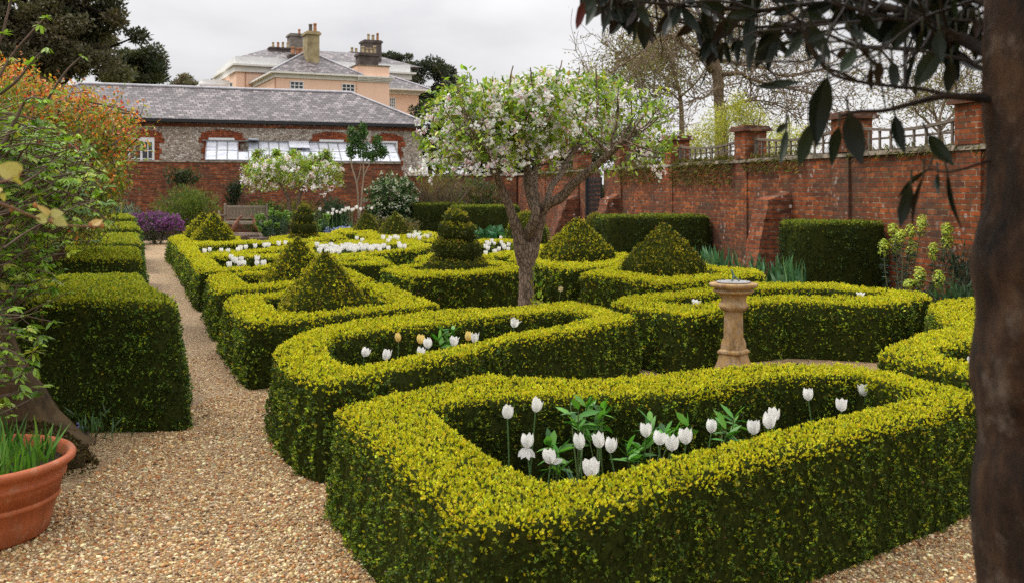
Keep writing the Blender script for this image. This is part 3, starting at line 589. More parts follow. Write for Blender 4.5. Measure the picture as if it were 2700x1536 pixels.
# wall section beyond the bend and the back wall
def simple_wall(label, a, e, h, mat, thick=.36, step=.4, cope=.07):
    a, e = A(*a), A(*e); L = np.linalg.norm(e - a); ang = math.atan2(*(e - a)[::-1])
    t = thing('brick_wall', label, 'wall', (a[0], a[1], 0), ang); mb = MB()
    n = int(L / .5); xs = np.linspace(0, L, n + 1); zs = np.linspace(0, h, 7); X, Z = np.meshgrid(xs, zs, indexing='ij'); Yv = .02 * wob(np.stack([X, Z, 0 * X], -1), .9)
    v = np.stack([X, Yv, Z], -1).reshape(-1, 3); i = np.arange(n)[:, None]; j = np.arange(6)[None]
    f = np.stack([i * 7 + j, (i + 1) * 7 + j, (i + 1) * 7 + j + 1, i * 7 + j + 1], -1).reshape(-1, 4); mb.add(v, f)
    box(mb, 0, L, .05, thick, 0, h - .003); mb.build('wall_face', mat, t)
    mb = MB(); stones(mb, 0, L, -.05, thick + .04, h, step, cope); mb.build('coping', COPE, t); return t
simple_wall('far stretch of brick wall behind the apple trunk, left of the gate', (-4.6, 42.6), P((1362, 499), 40.6)[:2], 2.25, BRICK)
bw = simple_wall('tall back brick wall behind the bench and shrubs, below the greenhouse', (-19.5, 36.0), (-4.6, 41.2), 2.74, BRICK2, step=.9, cope=.06)

# ---- flint outbuilding
FU = A(.939, .345); FV = A(-.345, .939); F0 = A(-15.5, 42.0); FR = math.atan2(.345, .939)
def hit(p, o, u, v, t):                                   # photo pixel onto the vertical plane o + t v + s u
    k = (p[0] - CX) / F; q = o + t * v; s = (k * q[1] - q[0]) / (u[0] - k * u[1]); Y = q[1] + s * u[1]; return s, EYE - (p[1] - YH) * Y / F
fw = lambda x, y, t=.3: hit((x, y), F0, FU, FV, t)
fb = thing('flint_building', 'long flint outbuilding with slate roof and orange brick window surrounds', 'building', (F0[0], F0[1], 0), FR)
mb = MB(); box(mb, -5.0, 12.15, .3, 5.9, 0, 4.55); mb.build('wall', FLINT, fb)
mb = MB(); box(mb, -5.03, 12.18, .27, 5.93, 4.38, 4.52); mb.build('eaves_course', BRICK2, fb)
mb = MB(); zE, zR = 4.68, 6.34; E = [(-5.4, -.02, zE), (12.5, -.02, zE), (12.5, 6.1, zE), (-5.4, 6.1, zE)]; R0, R1 = (-2.7, 3.0, zR), (9.35, 3.0, zR)
mb.add(A(E[0], E[1], R1, R0), [[0, 1, 2, 3]]); mb.add(A(E[1], E[2], R1), [[0, 1, 2]]); mb.add(A(E[2], E[3], R0, R1), [[0, 1, 2, 3]]); mb.add(A(E[3], E[0], R0), [[0, 1, 2]]); mb.add(A(*E), [[3, 2, 1, 0]])
rf = mb.build('roof', SLATE, fb)
LEAD = plain('lead', (.42, .41, .43), .5, .4, 3, .2, .1)
mb = MB(); tube(mb, [(R0[0] - .05, 3, zR + .02), (R1[0] + .05, 3, zR + .02)], .07, 6); tube(mb, [A(R1) + A(0, 0, .02), A(E[1]) + A(0, 0, .03)], .05, 6); tube(mb, [A(R0) + A(0, 0, .02), A(E[0]) + A(0, 0, .03)], .05, 6); mb.build('ridge', LEAD, rf)
mb = MB(); box(mb, -5.4, 12.52, -.14, .0, 4.555, 4.70); mb.build('gutter', IRON, fb)
def fwin(xl, xr, ytop, sl, sr, h=1.55, rows=4):
    s0, z1 = fw(xl, ytop); s1, _ = fw(xr, ytop); z0 = z1 - h; mb = MB(); a0, _ = fw(sl, ytop); a1, _ = fw(sr, ytop)
    n = 16                                                   # arch of brick voussoirs, quoined jambs
    for i in range(n):
        t = i / (n - 1); x = s0 - .05 + (s1 - s0 + .1) * t; lift = .10 * (1 - (2 * t - 1) ** 2); w = (s1 - s0 + .2) / n * .46; sl_ = (t - .5) * .5
        hexa(mb, [(x - w, .262, z1 - .02 + lift), (x + w, .262, z1 - .02 + lift), (x + w, .298, z1 - .02 + lift), (x - w, .298, z1 - .02 + lift)],
             [(x - w + sl_ * .25, .262, z1 + .30 + lift + (.03 if i % 2 else 0)), (x + w + sl_ * .25, .262, z1 + .30 + lift + (.03 if i % 2 else 0)), (x + w + sl_ * .25, .298, z1 + .30 + lift), (x - w + sl_ * .25, .298, z1 + .30 + lift)])
    for i in range(9):
        z = z1 + .28 - i * .225; w = .04 if i % 2 else -.06
        if i < 2: w += .1
        box(mb, a0 - w, s0 - .02, .266, .297, z - .22, z); box(mb, s1 + .02, a1 + w, .266, .297, z - .22, z)
    wn = mb.build('window_surround', ORANGE_BRICK, fb)
    mb = MB(); box(mb, s0, s1, .25, .296, z1 - .14, z1 + .06); box(mb, s0, s0 + .09, .25, .296, z0, z1 - .142); box(mb, s1 - .09, s1, .25, .296, z0, z1 - .142); box(mb, s0, s1, .25, .296, z0 - .09, z0 - .002); mc = (s0 + s1) / 2
    box(mb, mc - .045, mc + .045, .254, .296, z0, z1 - .142)
    for q in (-1, 1):
        c = (mc + (s1 if q > 0 else s0)) / 2; box(mb, c - .018, c + .018, .258, .296, z0, z1 - .142)
    for i in range(1, rows): z = z0 + (z1 - .14 - z0) * i / rows; box(mb, s0 + .09, s1 - .09, .26, .294, z - .018, z + .018)
    fr = mb.build('window_frame', WHITE, wn)
    mb = MB(); mb.add([(s0 + .08, .29, z0), (s1 - .08, .29, z0), (s1 - .08, .29, z1 - .13), (s0 + .08, .29, z1 - .13)], [[0, 1, 2, 3]]); mb.build('pane', GLASS, fr)
fwin(338, 407, 366, 320, 424); fwin(550, 618, 367, 533, 637); fwin(842, 906, 372, 826, 915); fwin(998, 1048, 376, 982, 1061)
# ---- lean-to greenhouse between flint building and back wall
PALE_GLASS, nt, b, out = newmat('pale_glass'); o_ = objco(nt); nz = noise(nt, N(nt, 'Mapping', {'Vector': o_, 'Scale': (1, 1, 2.2)}).outputs[0], 2.2, 6, .7)
nt.links.new(ramp(nt, nz, [(.35, (.42, .45, .50)), (.6, (.70, .72, .76))]), b.inputs['Base Color']); b.inputs['Roughness'].default_value = .22; b.inputs['Specular IOR Level'].default_value = .6  # glass coloured pale grey to off-white, mottled by noise
gh = thing('greenhouse', 'lean-to greenhouse with pale glass roof above the back wall', 'greenhouse', (F0[0], F0[1], 0), FR)
sA, zA = fw(545, 373.5); sB, zB = fw(1038, 381); sC, zC = fw(541, 421, -2.6); sD, zD = fw(1056, 423, -2.6); zT = (zA + zB) / 2; zL = (zC + zD) / 2 - .05; NB = 19
bx = lambda i: (sA + (sB - sA) * i / NB, sC + (sD - sC) * i / NB)
mb = MB()
for i in range(NB):
    if i == 3: continue
    (a, c), (e, g) = bx(i), bx(i + 1); mb.add([(c, -2.6, zL), (g, -2.6, zL), (e, .2, zT), (a, .2, zT)], [[0, 1, 2, 3]])
(a, c), (e, g) = bx(3), bx(4); lp = lambda x, y, t: x * (1 - t) + y * t
mb.add([(c, -2.6, zL), (g, -2.6, zL), (lp(g, e, .45), lp(-2.6, .2, .45), lp(zL, zT, .45)), (lp(c, a, .45), lp(-2.6, .2, .45), lp(zL, zT, .45))], [[0, 1, 2, 3]])
mb.build('glass_roof', PALE_GLASS, gh)
mb = MB()
for i in range(NB + 1): a, c = bx(i); tube(mb, [(c, -2.6, zL + .02), (a, .2, zT + .02)], .022, 4)
a, c = bx(0); e, g = bx(NB); tube(mb, [(a - .2, .22, zT + .03), (e + .1, .22, zT + .03)], .035, 4); tube(mb, [(c, -2.62, zL), (g, -2.62, zL)], .04, 4); tube(mb, [(lp(c, a, .5), -1.2, lp(zL, zT, .5) + .022), (lp(g, e, .5), -1.2, lp(zL, zT, .5) + .022)], .012, 4)
mb.build('glazing_bars', plain('grey_bars', (.22, .22, .22), .6, .3, 6, .3, 0), gh)
mb = MB(); box(mb, sC, sD, -2.64, -2.56, 0, zL - .04); mb.build('front_wall', WHITE, gh)
for i0, i1, op in ((3, 4, .1), (4, 5, .55), (8, 10, .12)):
    (a, c), (e, g) = bx(i0), bx(i1); t = .5; mb = MB(); dz = op * .8
    q = A([a, .2, zT + .05], [e, .2, zT + .05], [lp(e, g, t), lp(.2, -2.6, t), lp(zT, zL, t) + .06 + dz], [lp(a, c, t), lp(.2, -2.6, t), lp(zT, zL, t) + .06 + dz])
    if i0 == 3: q = None
    if q is None: continue
    hexa(mb, q[[3, 2, 1, 0]], q[[3, 2, 1, 0]] + A(0, 0, .035)); mb.build('vent', PALE_GLASS, gh)
# glazing of the near gable end
mb = MB(); a, c = bx(0); mb.add([(c, -2.6, zL), (a, .2, zT), (a, .2, zL - .4), (c, -2.6, zL - .4)], [[0, 1, 2, 3]]); mb.build('glass_end', PALE_GLASS, gh)

# ---- peach coloured house beyond
HU = A(.906, .423); HV = A(-.423, .906); H0 = A(-20.2, 85.0); HR = math.atan2(.423, .906)
hp = lambda x, y, t: hit(KH(x, y), H0, HU, HV, t)
hs = thing('country_house', 'peach coloured country house with slate roofs and many chimneys', 'house', (H0[0], H0[1], 0), HR)
def hwall(s0, s1, t0, t1, z1, mat=None): mb = MB(); box(mb, s0, s1, t0, t1, 0, z1); return mb.build('wall', mat or PINK, hs)
def hip(s0, s1, t0, t1, z, apex, ov=.45, name='roof', along='t'):
    mb = MB(); a, e, c, d = s0 - ov, s1 + ov, t0 - ov, t1 + ov; E = A([a, c, z], [e, c, z], [e, d, z], [a, d, z]); r = min(e - a, d - c) / 2
    if along == 't': p, q = A((a + e) / 2, c + r, apex), A((a + e) / 2, d - r, apex); Fs = [(E[0], E[1], p), (E[2], E[3], q)]; Q = [(E[1], E[2], q, p), (E[3], E[0], p, q)]
    else: p, q = A(a + r, (c + d) / 2, apex), A(e - r, (c + d) / 2, apex); Fs = [(E[3], E[0], p), (E[1], E[2], q)]; Q = [(E[0], E[1], q, p), (E[2], E[3], p, q)]
    for x in Fs: mb.add(A(*x), [[0, 1, 2]])
    for x in Q: mb.add(A(*x), [[0, 1, 2, 3]])
    ro = mb.build(name, SLATE2, hs)
    mb = MB()
    for x in ((p, E[0]), (p, E[1]), (p, q), (q, E[2]), (q, E[3])): tube(mb, A(*x) + A(0, 0, .03) if np.linalg.norm(x[0] - x[1]) > .05 else A(x[0], x[0] + A(0, .1, 0)), .09, 5)
    mb.build('ridge', LEAD, ro)
    mb = MB(); box(mb, a, e, c, d, z - .17, z - .01); box(mb, s0 - .12, s1 + .12, t0 - .12, t1 + .12, z - .52, z - .172); mb.build('cornice', CREAM, hs); return ro
def hwin(par, x0, x1, y0, y1, t, rows=3, cols=3):
    s0, z1 = hp(x0, y0, t); s1, _ = hp(x1, y0, t); _, z0 = hp(x0, y1, t); mb = MB(); y = t - .03
    box(mb, s0 - .05, s1 + .05, y - .05, t - .004, z1, z1 + .08); box(mb, s0 - .08, s1 + .08, y - .1, t - .004, z0 - .1, z0)
    for i in range(cols + 1): s = s0 + (s1 - s0) * i / cols; box(mb, s - .035, s + .035, y - .02, t - .004, z0, z1)
    for i in range(1, rows): z = z0 + (z1 - z0) * i / rows; box(mb, s0, s1, y - .015, t - .006, z - .03, z + .03)
    fr = mb.build('window', WHITE, par); mb = MB(); mb.add([(s0, t - .012, z0), (s1, t - .012, z0), (s1, t - .012, z1), (s0, t - .012, z1)], [[0, 1, 2, 3]]); mb.build('pane', GLASS, fr)
# front wing with its hipped roof
s1 = hp(1385, 600, 0)[0]; zE1 = hp(1000, 553, -.45)[1]; w1 = hwall(0, s1, 0, 12.0, zE1 - .2); zA1 = hp(880, 352, 4.0)[1]
hip(0, s1, 0, 12.0, zE1, zA1); hwin(w1, 748, 870, 642, 735, 0); hwin(w1, 1245, 1362, 667, 760, 0)
# taller block to its right with parapet and string course
s2 = hp(1698, 600, -.12)[0]; zP = hp(1500, 478, -.12)[1]; hwall(s1 + .004, s2, -.12, 7.5, zP - .1); mb = MB(); box(mb, s1 - .06, s2 + .06, -.2, 7.55, zP - .098, zP); mb.build('parapet_cap', COPE, hs)
zS = hp(1500, 588, -.12)[1]; mb = MB()
for k_, (dz, pr) in enumerate(((0, .42), (-.13, .32), (-.26, .22), (-.39, .10))): box(mb, s1 + .02, s2 + pr * .8, -.12 - pr, 1.0, zS + dz - .13, zS + dz - .004)
mb.build('string_course', CREAM, hs)
# right wing, set back, hipped roof
t3 = 5.0; s3 = hp(1980, 800, t3)[0]; zE3 = hp(1900, 715, t3)[1]; w3 = hwall(s2 + .005, s3, t3, 13.0, zE3 - .2); hip(s2 - 3.5, s3, t3, 13.0, zE3, hp(1700, 572, t3 + 3.2)[1] + .6, .9); hwin(w3, 1702, 1752, 800, 880, t3)
# main body behind
t0 = 10.0; a0 = hp(230, 500, t0)[0]; e0 = hp(1888, 560, t0)[0]; zC0 = hp(300, 470, t0)[1]; zP0 = hp(300, 398, t0)[1]
w0 = hwall(a0, e0, t0, 22.0, zC0 - .3); mb = MB(); box(mb, a0 - .4, e0 + .6, t0 - .5, 22.5, zC0 - .2, zC0 - .02); box(mb, a0 - .2, e0 + .2, t0 - .2, 22.2, zC0 - .75, zC0 - .202); mb.build('cornice', CREAM, hs)
mb = MB(); box(mb, a0 - .1, e0 + .1, t0 - .1, 22.1, zC0 - .018, zP0); mb.build('parapet', WHITE, hs)
za = hp(900, 335, 16)[1]; s_l = hp(560, 335, 16)[0]; s_r = hp(1420, 370, 16)[0] + 1.0; mb = MB(); zb = zP0 + .02; E = A([s_l - 4.2, t0 + 1, zb], [s_r + 4, t0 + 1, zb], [s_r + 4, 21, zb], [s_l - 4.2, 21, zb]); p, q = A(s_l, 16, za), A(s_r, 16, za)
mb.add(A(E[0], E[1], q, p), [[0, 1, 2, 3]]); mb.add(A(E[2], E[3], p, q), [[0, 1, 2, 3]]); mb.add(A(E[3], E[0], p), [[0, 1, 2]]); mb.add(A(E[1], E[2], q), [[0, 1, 2]]); mb.build('roof', SLATE2, hs)
hwin(w0, 166, 190, 655, 720, t0, 2, 1)
# side window of the front wing is seen edge-on; chimneys with their pots
OCHRE = plain('ochre_stack', (.33, .265, .145), .85, .2, 1.4, .4, .1); GREYST = plain('grey_stack', (.19, .165, .14), .85, .2, 1.2, .4, .1, dark=(.10, .085, .07)); DARKST = plain('dark_stack', (.095, .075, .065), .85, .2, 1.2, .5, .1)
POT = plain('chimney_pot', (.42, .20, .10), .8, .2, 3, .3, 0); POTB = plain('buff_pot', (.42, .33, .20), .8, .2, 3, .3, 0)
def chimney(x0, x1, y0, y1, t, mat, pots, d=1.1, cap=.12, potmat=None):
    sa, z1 = hp(x0, y0, t); sb, _ = hp(x1, y0, t); _, z0 = hp(x0, y1, t); mb = MB(); box(mb, sa, sb, t, t + d, z0 - 1.2, z1 - cap * 1.4); box(mb, sa - cap * .6, sb + cap * .6, t - cap * .6, t + d + cap * .6, z1 - cap * 1.397, z1 - cap * .5); box(mb, sa - .02, sb + .02, t - .02, t + d + .02, z1 - cap * .497, z1)
    ch = mb.build('chimney', mat, hs)
    for px, py, pw, pm in pots:
        s, zt = hp(px, py, t + d / 2); r = pw / 3.64 * .0324 / 2; mb = MB(); h = max(.3, zt - z1); lathe(mb, [(r * .98, 0), (r * .92, h * .55), (r * .80, h * .82), (r * 1.04, h * .84), (r * 1.0, h), (r * .7, h), (r * .65, h * .5)], 14, (s, t + d / 2, z1)); mb.build('pot', pm, ch)
chimney(552, 748, 303, 330, 14.5, DARKST, [(583, 260, 30, POTB), (631, 261, 30, POT), (677, 259, 30, POTB), (722, 262, 28, POTB)], 1.0)
chimney(750, 868, 172, 320, 15.5, GREYST, [(834, 137, 30, POT)], 1.6, .2)
chimney(745, 885, 372, 400, 9.0, DARKST, [(773, 306, 42, POT), (818, 317, 40, POT), (852, 316, 38, POT)], 1.2)
chimney(910, 1028, 150, 495, 1.4, OCHRE, [(942, 88, 40, GREYST), (985, 80, 36, POT)], 1.6, .22)
chimney(1462, 1624, 234, 470, 12.5, DARKST, [(1498, 182, 34, POTB), (1541, 190, 38, POTB), (1585, 174, 32, POT)], 1.6, .2)
chimney(1415, 1594, 358, 475, 4.0, DARKST, [(1445, 303, 34, POTB), (1484, 318, 34, POTB), (1524, 318, 34, POTB), (1558, 297, 32, POTB)], 1.4, .2)
chimney(1318, 1408, 352, 380, 16.5, DARKST, [(1340, 310, 34, POTB), (1380, 318, 36, POTB)], 1.0)
# downpipes
mb = MB()
for x, y0, y1, t in ((603, 590, 800, -.06), (318, 515, 800, t0 - .06), (527, 620, 760, t0 - .06)):
    s, z1 = hp(x, y0, t); tube(mb, [(s, t, z1 - 8), (s, t, z1)], .05, 5)
mb.build('downpipe', plain('pipe', (.45, .22, .13), .7, .3, 3, .2, 0), hs)
# ================= trees and plants =================
def wander(p, d, L, n, bend=.25, up=0.0):
    pts = [np.asarray(p, float)]; d = nrm(np.asarray(d, float))
    for _ in range(n): d = nrm(d + bend * rng.normal(size=3) + A(0, 0, up)); pts.append(pts[-1] + d * L / n)
    return A(*pts), d
def branchy(mb, p, d, L, r, lev, kids=4, bend=.22, up=.05, ratio=.62, sides=5, tips=None, rmin=.004, spread=.9, col=(1, 1, 1), mat=0, taper=.45, seg=6):
    n = max(3, seg - (0 if lev > 1 else 2)); pts, dd = wander(p, d, L, n, bend, up)
    rad = np.linspace(r, max(rmin, r * taper), n + 1); tube(mb, pts, rad, sides if lev > 1 else max(3, sides - 2), mat, col, False)
    if lev <= 0:
        if tips is not None: tips.append((pts[-1], dd)); tips.append((pts[len(pts) // 2], dd))
        return
    for _ in range(kids):
        t = rng.uniform(.3, 1.0); k = min(n - 1, int(t * n)); q = pts[k] + (pts[k + 1] - pts[k]) * (t * n - k); dl = nrm(pts[k + 1] - pts[k])
        nd = nrm(dl + spread * nrm(rng.normal(size=3))); branchy(mb, q, nd, L * ratio * rng.uniform(.7, 1.2), max(rmin, rad[k] * .6), lev - 1, kids, bend, up, ratio, sides, tips, rmin, spread, col, mat, taper, seg)
def px(crop_, pts, Y, r):                                   # limb through photo pixels at given distances, radii in photo pixels
    n = len(pts); Y = np.broadcast_to(np.asarray(Y, float), (n,)); r = np.broadcast_to(np.asarray(r, float), (n,))
    q = A(*[P(crop_(*a), y) for a, y in zip(pts, Y)]); return q, r * Y / F
def smooth(pts, rad, m=4):
    pts, rad = np.asarray(pts, float), np.asarray(rad, float); n = len(pts); t = np.linspace(0, n - 1, (n - 1) * m + 1); out = []
    for x in t:
        i = min(int(x), n - 2); u = x - i; p0, p1, p2, p3 = pts[max(i - 1, 0)], pts[i], pts[i + 1], pts[min(i + 2, n - 1)]
        out.append(.5 * ((2 * p1) + (-p0 + p2) * u + (2 * p0 - 5 * p1 + 4 * p2 - p3) * u * u + (-p0 + 3 * p1 - 3 * p2 + p3) * u ** 3))
    return A(*out), np.interp(t, np.arange(n), rad)

BLOSSOM = [(6, (.87, .85, .82)), (1.6, (.84, .72, .72)), (.7, (.74, .44, .46))]
APLEAF = [(4, (.22, .33, .03)), (3, (.32, .43, .045)), (1.5, (.09, .18, .022)), (1.6, (.42, .44, .06)), (.4, (.34, .20, .06))]
FL_V = A([0, 0, .15], [.55, .42, .0], [1, .0, .12], [.55, -.42, .0]); FL_F = [[0, 3, 2, 1]]
def flowers(mb, c, d, R, col, n=5, mat=0):
    X, Yx, Z = frames(nrm(np.cross(d, rng.normal(size=d.shape))), None); Zd = nrm(d); X = nrm(np.cross(Zd, rng.normal(size=d.shape))); Yd = np.cross(Zd, X)
    for k in range(n):
        a = 2 * np.pi * k / n; u = X * math.cos(a) + Yd * math.sin(a); w = np.cross(Zd, u); inst(mb, FL_V, FL_F, c, u, w, Zd, R, col, mat)
def apple(name, label, base, trunk, limbs, cx, cy, rx, ry, zlo, ztop, nleaf, nblos, lsz, fsz, nshoot, Y, group=None, shr=.012, parts_bark=APPLE_BARK, thr=-.02):
    t = thing(name, label, 'tree', base, 0, group); mb = MB()
    for pts, rad in trunk: q, r = smooth(pts, rad, 5); tube(mb, q, r, 14, 0, (1, 1, 1), True, .05)
    mb.build('trunk', parts_bark, t)
    tips = []; segs = []
    for pts, rad in limbs:
        mb = MB(); q, r = smooth(pts, rad, 5); tube(mb, q, r, 9, 0, (1, 1, 1), True, .05); m = len(q)
        for k in range(int(m * .45), m, 1):
            if q[k][2] < zlo + .05 * rx: continue
            for _ in range(1 if k < m - 2 else 3):
                d = nrm(A(0, 0, .5) + nrm(q[k] - A(cx, cy, zlo + .1 * rx)) * A(1, 1, .4) + .75 * rng.normal(size=3)); branchy(mb, q[k], d, min(rx * .36, (ztop - q[k][2]) * .7 + .1), r[k] * .58, 2, 2, .2, .06, .6, 5, tips, .0025 * Y / 11.5)
        mb.build('limb', parts_bark, t)
    # crown volume: umbrella dome
    def sample(n, shell=.35):
        out = []
        while len(out) < n:
            a = rng.normal(size=3); a /= np.linalg.norm(a); rr = rng.random() ** shell; u, v, w = a * rr
            e = math.sqrt(max(0, 1 - u * u - v * v)); top = zlo + (ztop - zlo) * (.35 + .65 * e ** .8 + .24 * wob(A(u, v, 1.0) * 3.4, 1.0)); bot = zlo + .35 * (ztop - zlo) * (1 - (u * u + v * v)) * .7 - .16 * rx * (u * u + v * v) + .16 * wob(A(u, v, 0) * 3.0, 1.0)
            p = A(cx + rx * u, cy + ry * v, bot + (top - bot) * rng.random() ** .75)
            if wob(p * (3.2 / rx), 1.15) > thr + .14 * rng.normal(): out.append(p)
        return A(*out)
    mb = MB(); sh = sample(nshoot, .4)                        # pruned upright shoots
    for p in sh:
        k = rng.integers(4, 7); d = A(.25 * (p[0] - cx) / rx + .12 * rng.normal(), .25 * (p[1] - cy) / ry + .12 * rng.normal(), 1.0) if rng.random() < .75 else A(*rng.normal(size=3))
        q, _ = wander(p, d, rx * rng.uniform(.08, .19), 4, .1); tube(mb, q, np.linspace(shr, shr * .5, 5), 5, 0, (1, 1, 1), False)
    mb.build('twigs', parts_bark, t, kind='stuff')
    mb = MB(); tp = A(*[a for a, _ in tips]); tp = tp[(tp[:, 2] > zlo - .1 * rx)]
    cen = np.concatenate([sample(nleaf // 9), tp[rng.choice(len(tp), min(len(tp), nleaf // 45), False)]]); k = 7; o = np.repeat(cen, k, 0) + lsz * .5 * rng.normal(size=(len(cen) * k, 3))
    d = nrm(A(0, 0, .15) + .9 * rng.normal(size=o.shape)); L = lsz * rng.uniform(.7, 1.3, len(o)); leaves(mb, o, d, L, L * .52, pick(APLEAF, len(o)), 0, A(0, 0, 1.0), Y < 20)
    mb.build('crown', LEAF, t)
    mb = MB(); cb = sample(nblos // 12, .25); low = rng.random(len(cb)) < np.clip(1.5 - (cb[:, 2] - zlo) / (ztop - zlo), .35, 1); cb = cb[low]
    k = 14; o = np.repeat(cb, k, 0) + fsz * 1.35 * rng.normal(size=(len(cb) * k, 3)); d = nrm(nrm(o - A(cx, cy, zlo + .2)) + .7 * rng.normal(size=o.shape) + A(0, -.3, .3)); flowers(mb, o, d, fsz * rng.uniform(.7, 1.15, len(o)), pick(BLOSSOM, len(o), .06))
    mb.build('blossom', PETAL, t); return t
def lk(pts, Y, r): return px(KT, pts, Y, r)
apple('apple_tree', 'apple tree in pink and white blossom with forked scaly trunk amid the hedges', P(D(1313, 842), 11.5) * A(1, 1, 0),
    [lk([(442, 1600), (445, 1300), (447, 1120), (452, 960), (462, 850), (480, 770)], 11.5, [25, 22, 19.5, 21, 27, 22]), lk([(425, 960), (400, 830), (375, 690), (340, 590)], [11.5, 11.45, 11.4, 11.35], [18, 18, 16, 14]),
     lk([(490, 900), (525, 740), (560, 600), (585, 500)], [11.5, 11.5, 11.45, 11.4], [16, 16, 15, 13])],
    [lk([(345, 600), (300, 470), (225, 290), (160, 140), (115, 30), (20, -90)], [11.35, 11.3, 11.25, 11.1, 10.95, 10.7], [13.5, 12, 10.5, 9, 7.5, 5]),
     lk([(440, 740), (500, 620), (525, 510), (490, 420), (460, 270), (452, 120), (410, 0), (380, -120)], [11.5, 11.3, 11.25, 11.3, 11.35, 11.4, 11.4, 11.3], [15, 13, 12.5, 12, 11.5, 10.5, 9, 6]),
     lk([(580, 510), (625, 450), (740, 390), (880, 250), (1040, 120), (1180, 0), (1290, -110)], [11.4, 11.35, 11.3, 11.2, 11.1, 10.95, 10.8], [14, 14, 13, 12, 10.5, 8.5, 5]),
     lk([(545, 520), (535, 420), (520, 300), (525, 180), (560, 20)], [11.5, 11.7, 11.9, 12.1, 12.3], [9, 9, 8.5, 7.5, 5]),
     lk([(600, 470), (660, 300), (740, 200), (790, 80), (900, -60)], [11.5, 11.9, 12.2, 12.4, 12.6], [8, 8, 8, 7, 5])],
    (D(1345, 0)[0] - CX) * 11.5 / F, 11.6, 1.50, 1.25, 1.98, 3.02, 13500, 9500, .066, .0205, 60, 11.5, thr=.04)
YS = 34.0
def ls(pts, r): return px(crop(600, 300, 4.2667), pts, YS, np.asarray(r) / 4.2667)
apple('apple_tree', 'small white blossoming apple tree with two leaning stems near the bench', P(D(725, 592), YS) * A(1, 1, 0),
    [ls([(700, 1250), (690, 1000), (650, 880), (600, 800), (560, 760)], [26, 24, 22, 18, 14]), ls([(790, 1250), (800, 1000), (830, 860), (845, 790)], [28, 24, 22, 18])],
    [ls([(560, 760), (480, 660), (400, 560), (330, 480)], [14, 11, 8, 5]), ls([(640, 860), (620, 700), (580, 580), (560, 460)], [12, 10, 8, 5]), ls([(835, 800), (760, 700), (740, 560), (730, 450)], [13, 11, 8, 5]), ls([(845, 790), (930, 690), (1020, 600), (1090, 500)], [13, 11, 8, 5])],
    P(D(732, 0), YS)[0], YS, 1.78, 1.5, 1.8, 2.86, 9000, 3600, .10, .034, 60, YS, shr=.014, thr=-.5)
# slim young tree
def slim():
    b = P(D(895, 585), 35) * A(1, 1, 0); t = thing('young_tree', 'slim upright young tree with pale stems in front of the greenhouse', 'tree', b)
    kk = crop(600, 300, 4.2667); mb = MB(); lim = []
    for pts, r in ([[(1475, 1180), (1465, 900), (1445, 760), (1400, 600), (1390, 480), (1400, 330), (1420, 190)], [12, 10, 9, 8, 7, 5, 3]], [[(1490, 1150), (1510, 900), (1530, 700), (1525, 500), (1525, 300), (1520, 130)], [12, 10, 9, 8, 6, 3]], [[(1450, 800), (1490, 650), (1495, 560)], [6, 5, 3]], [[(1525, 720), (1600, 560), (1660, 430), (1690, 260)], [7, 6, 5, 3]]):
        q, rr = px(kk, pts, 35, np.asarray(r) / 4.2667); q, rr = smooth(q, rr, 4); tube(mb, q, rr, 6, 0, (1, 1, 1), False); lim.append(q)
    mb.build('trunk', plain('pale_stem', (.30, .24, .17), .8, .2, 5, .3, 0), t); mb = MB()
    for c, rx, rz in (((1400, 240), 60, 110), ((1525, 190), 50, 100), ((1390, 420), 50, 90), ((1520, 400), 90, 110), ((1680, 330), 55, 110), ((1740, 430), 60, 70), ((1620, 470), 80, 60), ((1470, 300), 60, 100)):
        k = 330; u = rng.normal(size=(k, 3)); u /= np.linalg.norm(u, axis=1)[:, None]; u *= rng.random((k, 1)) ** .4; o = P(kk(*c), 35) + u * A(rx, rx, rz) / 4.2667 * 35 / F
        d = nrm(A(0, 0, -.5) + .8 * rng.normal(size=o.shape)); leaves(mb, o, d, .11, .055, pick([(3, (.05, .12, .025)), (2, (.09, .18, .03)), (1, (.03, .07, .018))], k))
    mb.build('crown', LEAF, t)
slim()

